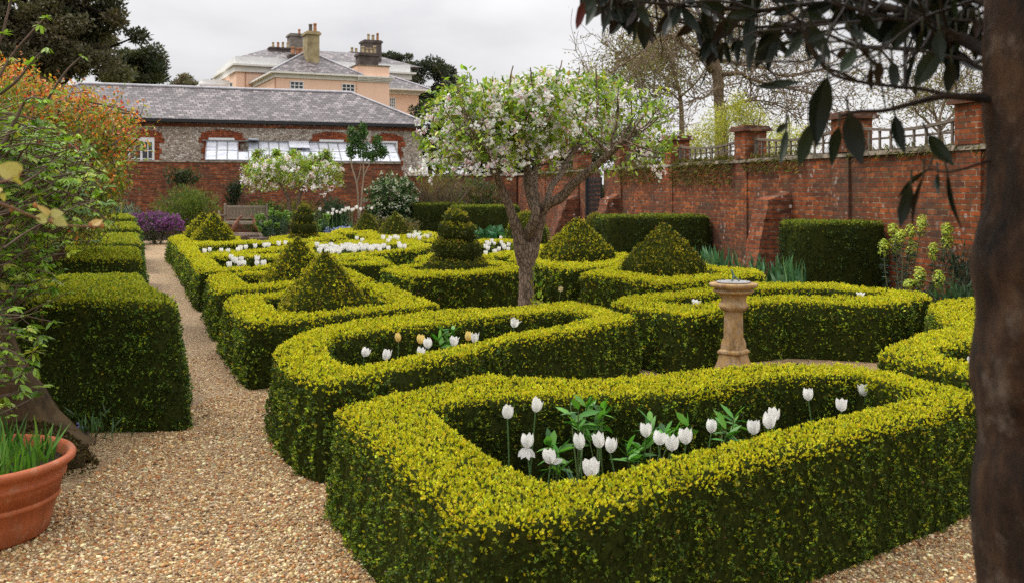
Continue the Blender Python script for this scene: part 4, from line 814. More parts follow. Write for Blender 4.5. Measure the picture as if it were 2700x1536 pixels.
# ---- shrubs: leaf sprays through a lumpy volume, with stems
def shrub(name, label, c, rx, ry, h, n, lsz, pal, cat='shrub', group=None, per=6, up=.35, wl=.4, mat=LEAF, stems=10, z0=.0, flower=None, lump=.28, nodes=7, tall=1.0, stempal=TWIG, droop=False):
    t = thing(name, label, cat, (c[0], c[1], 0), 0, group); mb = MB()
    for _ in range(stems):
        a = rng.uniform(0, 6.28); q, _ = wander(A(c[0] + .15 * rx * math.cos(a), c[1] + .15 * ry * math.sin(a), 0), A(.5 * rx * math.cos(a), .5 * ry * math.sin(a), h), h * rng.uniform(.6, .95), 6, .13); tube(mb, q, np.linspace(.022, .006, 7) * max(.4, h / 1.6), 5, 0, (1, 1, 1), False)
    mb.build('stems', stempal, t); mb = MB(); k = max(3, n // per); cs = A(*[A(rng.normal() * .33 * rx, rng.normal() * .33 * ry, h * (.25 + .5 * rng.random())) for _ in range(nodes)]); cr = rng.uniform(.35, .6, nodes)
    u = rng.normal(size=(k, 3)); u = nrm(u) * (rng.random((k, 1)) ** .35); g = rng.random(k) < .5; j = rng.integers(0, nodes, k)
    p = np.where(g[:, None], u * A(rx, ry, h * .5) + A(0, 0, h * .5), cs[j] + u * cr[j][:, None] * A(rx, ry, h * .5)); p[:, 2] = np.clip(np.abs(p[:, 2]), .03, h * 1.12)
    p = p * (1 + lump * .5 * wob(p / max(rx, h) * 3.2, 1.7))[:, None]; p[:, 2] += z0; p += A(c[0], c[1], 0)
    o = np.repeat(p, per, 0) + lsz * .55 * rng.normal(size=(k * per, 3)); out = nrm(np.repeat(p, per, 0) - A(c[0], c[1], h * .3)); d = nrm(out * .6 + A(0, 0, up) + .55 * rng.normal(size=o.shape))
    o[:, 2] = np.maximum(o[:, 2], .02); L = lsz * rng.uniform(.7, 1.35, len(o)); cc = np.repeat(pick(pal, k, .22), per, 0) * (1 + .14 * rng.normal(size=(k * per, 1))); leaves(mb, o, d, L, L * wl, np.clip(cc, .002, .9)); mb.build('foliage', mat, t)
    if flower:
        fn, fs, fp, fz = flower; mb = MB(); i = rng.choice(len(p), fn); q = p[i] + nrm(p[i] - A(c[0], c[1], h * .3)) * lsz; q = q[q[:, 2] > h * fz]; q = np.repeat(q, 6, 0) + fs * 1.3 * rng.normal(size=(len(q) * 6, 3)); flowers(mb, q, nrm(rng.normal(size=q.shape) + A(0, -.6, .8)), fs, pick(fp, len(q), .1)); mb.build('flowers', PETAL, t)
    return t
def at(x, y, Y): return P(D(x, y), Y)
YW = 35.3
def rD(px_, Y): return px_ * 1.05508 * Y / F
shrub('green_shrub', 'big round fine leaved green shrub left of the bench', at(466, 0, YW), rD(80, YW), .9, 1.85, 16000, .075, [(4, (.10, .15, .022)), (3, (.16, .20, .03)), (2, (.05, .08, .015)), (1, (.22, .24, .05))], up=.9, wl=.25, stems=20)
shrub('grey_shrub', 'grey green lavender like shrub at the far left by the wall', at(285, 0, 33.5), rD(62, 33.5), .8, 1.25, 7000, .085, [(4, (.12, .17, .13)), (3, (.18, .23, .18)), (2, (.05, .085, .05))], up=.9, wl=.22)
shrub('wallflower', 'mound of purple wallflowers at the end of the gravel path', at(393, 0, 31.0), rD(58, 31), .7, .95, 5200, .08, [(3, (.045, .06, .035)), (3, (.075, .10, .055)), (1, (.13, .16, .09))], 'flowering plant', up=.8, wl=.25, flower=(760, .030, [(3, (.22, .05, .21)), (2, (.15, .03, .15)), (1, (.34, .12, .30))], .45))
shrub('white_shrub', 'large dark evergreen shrub with creamy white flower heads', at(978, 0, 36.5), rD(62, 36.5), 1.0, 2.3, 15000, .11, [(4, (.035, .08, .022)), (3, (.065, .13, .035)), (2, (.018, .04, .012)), (1, (.16, .24, .08))], up=.3, flower=(420, .045, [(3, (.55, .55, .40)), (1, (.35, .42, .22))], .2))
shrub('twiggy_bush', 'tall brown twiggy bush right of the white flowered shrub', at(1095, 0, 37.5), rD(90, 37.5), 1.0, 2.35, 9000, .07, [(3, (.15, .14, .035)), (2, (.20, .20, .04)), (2, (.09, .08, .03)), (1, (.26, .19, .06))], up=1.4, wl=.16, stems=150, z0=.25)
shrub('dark_shrub', 'rounded blue green shrub behind the white tulips', at(830, 0, 35.6), rD(46, 35.6), .7, 1.45, 7000, .075, [(4, (.035, .075, .035)), (3, (.075, .13, .06)), (2, (.015, .035, .015))], up=.3)
shrub('leafy_shrub', 'mixed green shrub with orange flowers just right of the bench', at(660, 0, 36.0), rD(50, 36), .6, 1.35, 5500, .09, [(4, (.07, .11, .02)), (3, (.12, .16, .03)), (2, (.03, .05, .012)), (.5, (.26, .10, .03))], up=.4)
shrub('yellow_shrub', 'yellowish green shrub behind the two stems of the small apple tree', at(745, 0, 36.3), rD(58, 36), .5, 1.35, 6000, .08, [(4, (.15, .16, .028)), (3, (.22, .21, .035)), (2, (.07, .08, .018))], up=.9, wl=.25)
shrub('climbing_rose', 'dark climber on the back wall above the round green shrub', at(450, 0, 37.3), rD(50, 37), .15, .7, 850, .12, [(3, (.03, .05, .018)), (2, (.06, .09, .025)), (1, (.10, .06, .03))], 'climber', z0=1.75, stems=4)
shrub('wall_climber', 'narrow dark climber on the back wall left of the small apple tree', at(582, 0, 37.5), rD(20, 37), .15, 1.2, 800, .12, [(3, (.022, .035, .014)), (2, (.045, .06, .02))], 'climber', z0=.9, stems=4)
shrub('forget_me_not', 'low drift of pale blue flowers beside the small spiral', at(845, 0, 31.5), rD(44, 31.5), .5, .42, 2200, .07, [(3, (.06, .10, .035)), (2, (.10, .15, .05))], 'flowering plant', flower=(520, .028, [(3, (.28, .34, .62)), (2, (.38, .44, .70)), (1, (.20, .24, .50))], .3), stems=4)
shrub('bank_shrub', 'low olive shrub between the two small dull pyramids and the wall', at(985, 0, 33.5), rD(75, 33.5), .6, .75, 4200, .08, [(3, (.10, .10, .025)), (2, (.16, .15, .03)), (2, (.05, .06, .016)), (.6, (.25, .14, .09))], stems=5)
shrub('hellebore', 'low plant with pale green flower heads left of the large spiral', at(1052, 0, 24.5), rD(34, 24.5), .35, .45, 900, .12, [(3, (.05, .10, .03)), (2, (.09, .16, .045))], 'flowering plant', flower=(60, .05, [(2, (.52, .58, .36)), (1, (.60, .62, .48))], .6), stems=4)
shrub('hosta', 'fresh green leafy plant at the foot of the yew block behind the spiral', at(1232, 0, 28.0), rD(40, 28), .4, .38, 500, .22, [(3, (.03, .11, .045)), (2, (.05, .15, .06))], 'plant', stems=3, wl=.6)
shrub('ivy_corner', 'green climbing shrub on the wall behind the left apple branches', at(1190, 0, 40.0), rD(70, 40), .4, 2.3, 7000, .11, [(3, (.06, .09, .025)), (2, (.11, .13, .03)), (1, (.16, .12, .05))], 'climber', stems=12, up=.2)
shrub('shade_bush', 'dark greenery seen through and beside the black iron gate', P(D(1500, 560), 34.5), 1.0, .6, 2.3, 3500, .13, [(3, (.04, .06, .02)), (2, (.07, .09, .03))], stems=8)
# euphorbia with bottle-brush stems (right of bench) and lime headed spurge by the right wall
def spurge(label, c, stems, group, name='spurge', head=None, hcol=None, seedh=(.5, .8), lcol=[(3, (.03, .075, .045)), (2, (.06, .12, .06))], lean=.12, rad=.06, leafL=.075, dark=0):
    t = thing(name, label, 'plant', (c[0], c[1], 0), 0, group); ms, ml, mh = MB(), MB(), MB()
    for (dx, dy, h) in stems:
        q, d = wander(A(c[0] + dx * .5, c[1] + dy * .5, 0), A(dx * .9, dy * .6, h * 1.25), h, 6, .05); tube(ms, q, .008, 5, 0, (.10, .13, .05), False); k = 70; tt = rng.uniform(.3, .98, k); o = A(*[np.array([np.interp(x, np.linspace(0, 1, 7), q[:, a]) for a in range(3)]) for x in tt]); a = rng.uniform(0, 6.28, k)
        dd = np.stack([np.cos(a), np.sin(a), .15 + .9 * tt], 1); leaves(ml, o, dd, leafL * (1.15 - .5 * tt), leafL * .22, pick(lcol, k) * (1 + .9 * np.clip(tt - .55, 0, 1))[:, None] if head is None else pick(lcol, k))
        if head:
            hr, hh = head; k = 150; u = rng.normal(size=(k, 3)); u = nrm(u) * (.55 + .45 * rng.random((k, 1)) ** .5); o = q[-1] + u * A(hr, hr, hh); n2 = nrm(u + A(0, 0, .6)); flowers(mh, o, n2, .026, pick(hcol, k), 4)
        else:
            k = 60; a = rng.uniform(0, 6.28, k); zz = rng.random(k) * .16; o = q[-1] + np.stack([0 * a, 0 * a, zz - .12], 1); leaves(mh, o, np.stack([np.cos(a), np.sin(a), .5 + 0 * a], 1), rad, rad * .35, pick([(3, (.17, .30, .06)), (2, (.26, .38, .09))], k))
    ms.build('stems', STEM, t); ml.build('leaves', LEAF, t); mh.build('flower_heads', LEAF, t); return t
def bunch(n, sx, sy, h0, h1): return [(rng.uniform(-sx, sx), rng.uniform(-sy, sy), rng.uniform(h0, h1)) for _ in range(n)]
spurge('clump of upright spurge with fresh green tips directly right of the bench', at(692, 0, 32.0), bunch(26, .62, .5, .5, 1.05), 'spurge clumps near the bench', rad=.10, leafL=.13)
spurge('shorter clump of green tipped spurge between small spiral and blue flowers', at(795, 0, 31.5), bunch(18, .42, .4, .45, .9), 'spurge clumps near the bench', rad=.10, leafL=.13)
LIMEC = [(3, (.42, .50, .045)), (2, (.52, .58, .07)), (1, (.26, .36, .04))]
def big_spurge(label, pts, Y, foot):
    c = at(foot, 0, Y); st = []
    t = thing('lime_spurge', label, 'plant', (c[0], c[1], 0), 0, 'lime green flowering spurges by the right wall'); ms, ml, mh = MB(), MB(), MB()
    for x, y, hw, hh in pts:
        e = P(K4(x, y), Y + rng.uniform(-.25, .25)); b0 = A(c[0] + .35 * (e[0] - c[0]), c[1] + .1 * rng.normal(), 0); q, rr = smooth([b0, b0 * .5 + e * .5 + A(.04 * rng.normal(), 0, .05), e], [.011, .009, .007], 6); tube(ms, q, rr, 5, 0, (.12, .13, .06), False)
        k = 90; tt = rng.uniform(.25, .95, k); o = A(*[np.array([np.interp(s, np.linspace(0, 1, len(q)), q[:, a]) for a in range(3)]) for s in tt]); a = rng.uniform(0, 6.28, k); leaves(ml, o, np.stack([np.cos(a), np.sin(a), .1 + .2 * rng.normal(size=k)], 1), .10 * rng.uniform(.6, 1.1, k), .017, pick([(3, (.025, .05, .035)), (2, (.05, .085, .055))], k))
        R = hw / 3.4133 * Y / F; HH = hh / 3.4133 * Y / F; k = 190; u = nrm(rng.normal(size=(k, 3))) * (.25 + .8 * rng.random((k, 1)) ** .7); o = e + u * A(R, R, HH) * A(1, 1, 1.15) * (1 - .25 * u[:, 2:3]); flowers(mh, o, nrm(u + A(0, 0, .7)), .017, pick(LIMEC, k, .25), 4)
    ms.build('stems', STEM, t); ml.build('leaves', LEAF, t); mh.build('flower_heads', LEAF, t)
big_spurge('tall lime green spurge overhanging the right end of the near yew block', [(1300, 370, 55, 75), (1410, 340, 60, 90), (1380, 210, 50, 55), (1550, 400, 60, 90), (1640, 160, 55, 85), (1540, 230, 50, 70), (1450, 270, 50, 60)], 14.6, 2240)
big_spurge('upright lime green spurge with two heads against the brick wall', [(1745, 400, 55, 75), (1865, 210, 55, 60), (1870, 320, 60, 75)], 14.0, 2330)
big_spurge('low lime green spurge at the foot of the wall, behind the curved hedge', [(1620, 620, 60, 80), (1790, 650, 55, 75), (1540, 700, 70, 40)], 13.6, 2290)
shrub('border_plant', 'grassy green border plants between the spurge and the dark trunk', at(2400, 0, 13.2), .55, .4, .32, 900, .16, [(3, (.03, .075, .03)), (2, (.06, .12, .045))], 'plant', wl=.12, up=.9, stems=3)
shrub('wall_plant', 'dark narrow leaved plant against the wall right of the spurge', at(2400, 0, 13.9), .3, .25, .95, 900, .10, [(3, (.025, .055, .035)), (2, (.05, .09, .05))], 'plant', wl=.15, up=.5, stems=4)
# irises
def iris(label, c, n, h, sx, sy):
    t = thing('iris_clump', label, 'plant', (c[0], c[1], 0), 0, 'iris clumps at the foot of the right wall'); 
    fan = n // 5
    for f_ in range(fan):
        mb = MB(); b0 = A(c[0] + rng.uniform(-sx, sx), c[1] + rng.uniform(-sy, sy), 0)
        for k in range(5):
            L = h * rng.uniform(.6, 1.05); l = rng.uniform(-.22, .22); q = A(*[b0 + A(.03 * (k - 2) + l * L * s ** 1.5, .05 * rng.normal() * s, L * s * (1 - .06 * s)) for s in np.linspace(0, 1, 7)]); w = .033 * np.array([.7, 1, 1.05, 1, .85, .5, .03]); sd = A(math.cos(f_), math.sin(f_) * .5, 0)
            v = np.concatenate([q - sd * w[:, None], q + sd * w[:, None]]); mb.add(v, [[i, i + 1, 8 + i, 7 + i] for i in range(6)], 0, pick([(3, (.045, .13, .05)), (2, (.075, .19, .07)), (1, (.11, .22, .08))], 1)[0], True)
        mb.build('leaf_fan', GLOSSY, t)
iris('left clump of sword leaved irises between yew block and leaning buttress', P(K3(1920, 0), 17.0), 90, .78, .5, .3)
iris('right clump of sword leaved irises at the foot of the leaning buttress', P(K4(340, 0), 15.6), 80, .74, .42, .3)
# ================= background trees =================
def bare(name, label, crop_, limbs, Y, lev, kids, L, rmin, bk, group=None, bend=.28, leafc=None, nleaf=0, ratio=.66):
    base = P(crop_(*limbs[0][0][0]), Y) * A(1, 1, 0); t = thing(name, label, 'tree', base, 0, group); tips = []; tr = MB(); br = MB()
    for n, (pts, rad) in enumerate(limbs):
        q, r = px(crop_, pts, Y, np.asarray(rad, float)); q[1:, 1] += np.cumsum(rng.normal(size=len(q) - 1)) * .02 * Y if n else 0; q, r = smooth(q, r, 5)
        if n == 0: q = np.concatenate([[q[0] * A(1, 1, 0)], q]); r = np.concatenate([[r[0] * 1.25], r])
        tube(tr, q, r, 10, 0, (1, 1, 1), False, .04); m = len(q)
        for k in range(int(m * .25) if n else int(m * .5), m):
            for _ in range(kids if k < m - 2 else kids + 2):
                d = nrm(nrm(q[k] - q[max(k - 1, 0)]) * .8 + nrm(rng.normal(size=3)) * 1.0 + A(0, 0, .1)); branchy(br, q[k], d, L * rng.uniform(.6, 1.2), max(rmin * 2, r[k] * .38), lev, 3, bend, .03, ratio, 4, tips, rmin, 1.0)
    tr.build('trunk', bk, t); br.build('branches', bk, t)
    if nleaf:
        mb = MB(); tp = A(*[a for a, _ in tips]); o = tp[rng.choice(len(tp), nleaf)] + .012 * Y * rng.normal(size=(nleaf, 3)) * .5; leaves(mb, o, rng.normal(size=o.shape), .0032 * Y, .0018 * Y, pick(leafc, nleaf)); mb.build('crown', LEAF, t)
bare('plane_tree', 'tall bare spreading tree with thick pale trunk beyond the right wall', K6,
    [([(1220, 1100), (1215, 950), (1200, 800), (1190, 620), (1150, 450), (1110, 300), (1095, 150), (1080, -60), (1060, -300)], np.array([52, 48, 42, 46, 36, 28, 24, 20, 12]) / 3.03),
     ([(1130, 570), (1040, 520), (960, 480), (890, 380), (830, 310), (740, 310), (640, 370), (520, 450), (400, 520), (300, 560)], np.array([22, 20, 18, 17, 14, 11, 9, 7, 5, 3]) / 3.03),
     ([(1150, 430), (1060, 300), (980, 250), (900, 240), (850, 280)], np.array([14, 11, 9, 7, 4]) / 3.03),
     ([(1230, 600), (1330, 605), (1450, 620), (1560, 640), (1690, 680), (1850, 750), (1980, 800)], np.array([20, 16, 14, 12, 10, 7, 4]) / 3.03),
     ([(1180, 490), (1290, 470), (1420, 510), (1550, 560), (1650, 600), (1800, 610), (1950, 560)], np.array([16, 13, 12, 10, 8, 6, 4]) / 3.03),
     ([(1240, 880), (1300, 850), (1380, 815), (1550, 790), (1700, 800), (1820, 860)], np.array([14, 11, 9, 7, 5, 3]) / 3.03),
     ([(1170, 470), (1260, 400), (1380, 350), (1500, 330), (1640, 260), (1750, 160)], np.array([14, 11, 9, 8, 6, 4]) / 3.03),
     ([(1120, 330), (1220, 250), (1350, 170), (1500, 60), (1600, -80)], np.array([12, 9, 8, 6, 4]) / 3.03),
     ([(1100, 200), (980, 120), (860, 20), (760, -100)], np.array([11, 8, 6, 4]) / 3.03),
     ([(1190, 700), (1120, 740), (1040, 800), (950, 820)], np.array([9, 7, 5, 3]) / 3.03)], 60, 2, 1, 3.3, .017, PLANE_BARK, leafc=[(2, (.20, .20, .04)), (1, (.28, .25, .07)), (1, (.24, .16, .08))], nleaf=2600)
bare('bare_tree', 'slimmer bare olive tinged tree left of the thick pale trunk', K6, [([(905, 1060), (900, 900), (890, 780), (860, 640), (820, 500), (790, 380)], np.array([22, 19, 16, 13, 9, 5]) / 3.03),
    ([(895, 820), (780, 740), (660, 700), (560, 690)], np.array([9, 7, 5, 3]) / 3.03), ([(890, 780), (980, 680), (1040, 560), (1080, 440)], np.array([9, 7, 5, 3]) / 3.03), ([(880, 720), (740, 600), (640, 520)], np.array([8, 6, 3]) / 3.03)], 78, 2, 1, 3.2, .018, PLANE_BARK, leafc=[(3, (.20, .19, .05)), (2, (.13, .13, .035)), (1, (.26, .22, .07))], nleaf=9000)
bare('bare_tree', 'low twiggy bare tree behind the trellis nearest the dark trunk', K7, [([(980, 1000), (985, 840), (960, 740), (930, 640)], np.array([14, 12, 9, 5]) / 2.28), ([(975, 800), (860, 720), (740, 690)], np.array([8, 6, 3]) / 2.28), ([(975, 780), (1080, 660), (1180, 600)], np.array([8, 6, 3]) / 2.28),
    ([(960, 760), (1050, 560), (1120, 440), (1150, 330)], np.array([8, 6, 4, 3]) / 2.28), ([(950, 700), (880, 560), (850, 420), (860, 280)], np.array([7, 5, 4, 3]) / 2.28)], 46, 2, 1, 2.1, .012, PLANE_BARK, leafc=[(3, (.22, .20, .055)), (2, (.15, .14, .04))], nleaf=3000)
def clumpy(name, label, c, rx, ry, rz, nb, per, lsz, pal, trunk=None, group=None, bk=DARK_BARK, br=(.2, .34), flat=1.0, shell=.45, cat='tree', sub=.62):
    base = A(c[0], c[1], 0); t = thing(name, label, cat, base, 0, group); mb = MB(); top = A(*c)
    q, _ = wander(base, A(0, 0, 1), c[2] * 1.0, 6, .05); tube(mb, q, np.linspace(rx * .075, rx * .035, 7), 9, 0, (1, 1, 1), False); cs = []
    while len(cs) < nb:
        u = rng.normal(size=3); u /= np.linalg.norm(u); u = u * rng.random() ** shell
        if u[2] < -.75: continue
        cs.append(top + u * A(rx, ry, rz))
    for k in cs[::2]:
        s = q[rng.integers(3, 7)]; m_ = .5 * s + .5 * k + rng.normal(size=3) * rx * .06; w, r = smooth([s, m_, k], [rx * .028, rx * .018, rx * .006], 3); tube(mb, w, r, 5, 0, (1, 1, 1), False)
    mb.build('trunk', bk, t); mb = MB()
    for k in cs:
        R = rx * rng.uniform(*br); u = nrm(rng.normal(size=(per, 3))) * rng.random((per, 1)) ** .45; o = k + u * R * A(1, 1, sub); col = pick(pal, 1, .12)[0]; cc = np.clip(col * np.exp(.22 * rng.normal(size=(per, 1))), .002, .9)
        leaves(mb, o, nrm(u + A(0, 0, .3) + .8 * rng.normal(size=o.shape)), lsz * rng.uniform(.6, 1.3, per), lsz * .5, cc)
    mb.build('crown', LEAF, t); return t
EVG = [(3, (.11, .10, .05)), (3, (.15, .132, .065)), (1, (.21, .185, .09)), (1, (.06, .06, .03))]
c = at(90, 55, 72); clumpy('evergreen_oak', 'huge dark evergreen oak rising behind the left end of the slate roof', c, 7.6, 6.0, 6.6, 190, 330, .36, EVG, br=(.11, .20))
c = at(352, 195, 80); clumpy('conifer', 'dark rounded conifer at the right edge of the huge evergreen oak', c, 2.1, 2.0, 2.9, 46, 330, .30, [(3, (.085, .09, .045)), (2, (.06, .068, .033)), (1, (.13, .12, .06))], br=(.3, .5))
c = at(1078, 250, 110); clumpy('dark_tree', 'dark rounded evergreen tree just right of the peach house', c, 4.0, 4.0, 4.2, 60, 330, .36, [(3, (.045, .05, .026)), (2, (.065, .07, .032)), (1, (.03, .034, .018))], br=(.2, .32))
c = at(1100, 335, 62); clumpy('dark_tree', 'dark evergreen shrub like tree behind the right end of the flint building', c, 2.2, 2.0, 2.0, 50, 260, .24, [(3, (.045, .05, .022)), (2, (.065, .07, .03)), (1, (.03, .034, .016))], br=(.2, .34))
for x_, y_, R_, l_ in ((1190, 385, 3.4, 'brownish hedgerow tree behind the far wall, leftmost behind the blossom'), (1310, 392, 3.2, 'brownish hedgerow tree behind the far wall, behind the apple limbs'), (1440, 378, 3.6, 'brownish hedgerow tree behind the wall, just left of the iron gate'), (1570, 362, 3.4, 'brownish hedgerow tree behind the wall, right of the iron gate')):
    c = at(x_, y_, 66); clumpy('hedgerow_tree', l_, c, R_, 2.2, 1.5, 44, 150, .20, [(3, (.15, .135, .06)), (2, (.10, .10, .04)), (1, (.20, .16, .08))], br=(.16, .3), group='brownish trees behind the far wall')
c = at(950, 150, 125); clumpy('pine_tree', 'dark pine top showing behind the right chimneys of the house', c, 4.2, 4.0, 1.5, 26, 190, .36, [(3, (.04, .045, .025)), (2, (.055, .06, .03))], br=(.13, .22), sub=.4)
c = at(505, 212, 120); clumpy('far_tree', 'low brownish far trees peeping over the slate roof left of the house', c, 4.2, 3, 1.1, 24, 160, .34, [(3, (.16, .12, .075)), (2, (.09, .09, .05))], br=(.14, .22), sub=.5)
mb = MB()
# small white outbuilding roof left of the house
cc = at(528, 212, 96); t = thing('white_lodge', 'small white flat roofed building peeping over the slate roof beside the house', 'building', (cc[0], cc[1], 0), HR); mb = MB(); box(mb, -.9, 3.2, 0, 3, 0, cc[2] - .15); mb.build('wall', CREAM, t); mb = MB(); box(mb, -1.1, 3.3, -.2, 3.2, cc[2] - .148, cc[2] + .05); box(mb, -.8, 3.1, .1, 2.9, cc[2] + .052, cc[2] + .5); mb.build('roof', WHITE, t)
# yellow green shrub behind the right wall
def yshrub(label, spots, Y, foot):
    c = at(foot, 0, Y); t = thing('yellow_shrub', label, 'shrub', (c[0], c[1], 0), 0, 'yellow green shrubs behind the right wall'); mb, ms = MB(), MB()
    for x, y, rx, ry, n in spots:
        o0 = at(x, y, Y); S = 1.05508 * Y / F
        for _ in range(5): q, _d = wander(A(c[0] + .3 * rng.normal(), c[1], 0), o0 + rng.normal(size=3) * .3 - A(c[0], c[1], 0), np.linalg.norm(o0 - A(c[0], c[1], 0)) * 1.05, 6, .06); tube(ms, q, np.linspace(.02, .006, 7), 4, 0, (1, 1, 1), False)
        u = nrm(rng.normal(size=(n, 3))) * rng.random((n, 1)) ** .4; o = o0 + u * A(rx * S, rx * S * .7, ry * S); o = np.repeat(o, 5, 0) + .06 * rng.normal(size=(n * 5, 3)); leaves(mb, o, nrm(A(0, 0, .4) + rng.normal(size=o.shape)), .065 * Y / 25, .022 * Y / 25, pick([(3, (.42, .42, .05)), (2, (.55, .50, .08)), (1, (.26, .30, .04))], len(o)))
    ms.build('stems', TWIG, t); mb.build('foliage', LEAF, t)
yshrub('bright yellow green shrub behind the trellis left of the capped pier', [(1760, 350, 60, 40, 420), (1810, 310, 60, 50, 420), (1845, 275, 30, 45, 200), (1720, 375, 40, 25, 200), (1880, 300, 40, 40, 180), (1950, 330, 50, 35, 150)], 27.5, 1800)
yshrub('pale yellow green shrub showing through the trellis right of the capped pier', [(1950, 370, 60, 40, 300), (2010, 350, 40, 40, 200), (1900, 375, 30, 30, 160)], 24.0, 1960)
# ================= trees at the left =================
K9 = crop(0, 0, 3.2356); KL = crop(0, 350, 3.2356); K5 = crop(0, 780, 1.926)
base = P((60, 1218), 6.2) * A(1, 1, 0)
t = thing('gnarled_tree', 'old gnarled mossy trunk at the left edge with fresh green palmate leaves', 'tree', base); mb = MB()
q, r = px(lambda x, y: (x, y), [(75, 1245), (62, 1190), (40, 1120), (5, 1040), (-35, 950), (-75, 840), (-150, 640), (-190, 400), (-170, 100), (-120, -150)], [6.2, 6.2, 6.2, 6.15, 6.1, 6.05, 6.0, 6.0, 6.1, 6.3], [175, 150, 112, 92, 84, 80, 76, 66, 50, 34]); q[0, 2] = -.02; q, r = smooth(q, r, 12)
tube(mb, q, r, 36, 0, (1, 1, 1), True); v = mb.v[0]; ctr = np.repeat(q, 36, 0); v[:] = ctr + (v - ctr) * (1 + .10 * wob(v * A(1, 1, .5), 7.0) + .05 * wob(v * A(1, 1, .4), 22.0))[:, None]
for pts, rr in ([[(120, 1180), (170, 1190), (205, 1215), (232, 1245)], [70, 60, 48, 20]], [[(60, 1200), (90, 1250), (120, 1290)], [70, 50, 15]]):
    a, b_ = px(lambda x, y: (x, y), pts, 6.15, rr); a[:, 2] = np.maximum(a[:, 2], .02); a, b_ = smooth(a, b_, 8); n0 = len(mb.v); tube(mb, a, b_, 24, 0, (1, 1, 1), False); v = mb.v[n0]; ctr = np.repeat(a, 24, 0); v[:] = ctr + (v - ctr) * (1 + .12 * wob(v, 9.0) + .06 * wob(v, 26.0))[:, None]
mb.build('trunk', bark('mossy_bark', (.014, .009, .005), (.15, .08, .04), (.07, .06, .02), 20, .4, 1.0, smoothb=True), t)
mb = MB(); k = 2600; a_ = rng.uniform(0, 6.28, k); rr_ = rng.random(k); b_ = P((95, 1200), 6.1) * A(1, 1, 0); o = b_ + np.stack([.42 * np.cos(a_) * rr_ ** .5, .3 * np.sin(a_) * rr_ ** .5 - .12, .02 + .28 * (1 - rr_)], 1)
leaves(mb, o, nrm(A(0, -.3, .8) + .7 * rng.normal(size=o.shape)), .022 * rng.uniform(.6, 1.5, k), .014, pick([(3, (.075, .05, .02)), (3, (.05, .05, .014)), (1, (.14, .10, .03)), (1, (.03, .02, .01))], k)); mb.build('moss', MOSS, t)
tw = MB(); ml = MB(); PALM = [(4, (.18, .30, .028)), (3, (.28, .41, .042)), (2, (.085, .17, .02)), (1, (.40, .45, .07))]
spr = []
def whip(c_, pts, Y, r0, n=3, r1=2.0):
    q, r = px(c_, pts, Y, np.linspace(r0, r1, len(pts))); q, r = smooth(q, r, 5); tube(tw, q, r, 6, 0, (1, 1, 1), False)
    for k in range(len(q) // 4, len(q), max(1, len(q) // (n + 1))): spr.append((q[k], nrm(q[min(k + 1, len(q) - 1)] - q[k - 1])))
    spr.append((q[-1], nrm(q[-1] - q[-2]))); return q
whip(K9, [(-420, 1250), (-150, 900), (0, 640), (120, 450), (280, 265), (390, 150)], 6.0, 6, 2); whip(K9, [(-350, 1500), (0, 1260), (120, 1050), (230, 850), (380, 850)], 5.8, 9, 6); whip(K9, [(380, 900), (480, 730), (580, 590), (700, 480)], 6.6, 4, 0)
whip(K9, [(-300, 900), (-60, 480), (20, 290), (90, 0), (110, -150)], 6.2, 5, 3); whip(K9, [(-300, 1000), (100, 730), (280, 520), (400, 405)], 6.4, 5, 2)
def sprays(n, x0, x1, y0, y1, Y0, Y1, cond):
    k = 0
    while k < n:
        x, y = rng.uniform(x0, x1), rng.uniform(y0, y1)
        if not cond(x, y): continue
        Y = rng.uniform(Y0, Y1); e = at(x, y, Y); s = e + A(-rng.uniform(.15, .5), rng.normal() * .2, -rng.uniform(-.1, .35)); q, d = wander(s, e - s, np.linalg.norm(e - s), 5, .16); tube(tw, q, np.linspace(.007, .0025, 6), 4, 0, (1, 1, 1), False); spr.append((q[-1], d)); spr.append((q[3], nrm(d + rng.normal(size=3)))); k += 1
sprays(1050, -60, 320, 270, 720, 5.6, 8.2, lambda x, y: y > 300 + .12 * x and x < 120 + 185 * math.exp(-((y - 440) / 95) ** 2) * rng.random() ** .5 + 20 * rng.normal())
sprays(60, -60, 110, 700, 1000, 5.2, 5.8, lambda x, y: x < 45 + 75 * rng.random() and abs(y - 860) < 150)
for pts in ([(-80, 230), (60, 280), (140, 330), (200, 200)], [(-60, 430), (80, 420), (130, 360), (180, 265)], [(-80, 120), (60, 170), (150, 160)]):
    whip(K5, pts, 5.3, 5, 5, 2.2)
for p, d in spr:                                            # palmate, drooping leaflets
    k = rng.integers(5, 8); a = np.linspace(-1.5, 1.5, k) + .15 * rng.normal(size=k); f = nrm(d * A(1, 1, .3) + .5 * rng.normal(size=3)); s = nrm(np.cross(f, A(0, 0, 1))); dd = np.cos(a)[:, None] * f + np.sin(a)[:, None] * s + A(0, 0, -.35 + .3 * rng.normal()); L = .070 * rng.uniform(.6, 1.25) * (1 - .25 * np.abs(a) / 1.5)
    leaves(ml, np.repeat(p[None], k, 0), dd, L, L * .36, np.repeat(pick(PALM, 1, .15), k, 0) * (1 + .1 * rng.normal(size=(k, 1))), 0, A(0, 0, 1.0), True)
tw.build('twigs', TWIG, t, kind='stuff'); ml.build('crown', LEAF, t)
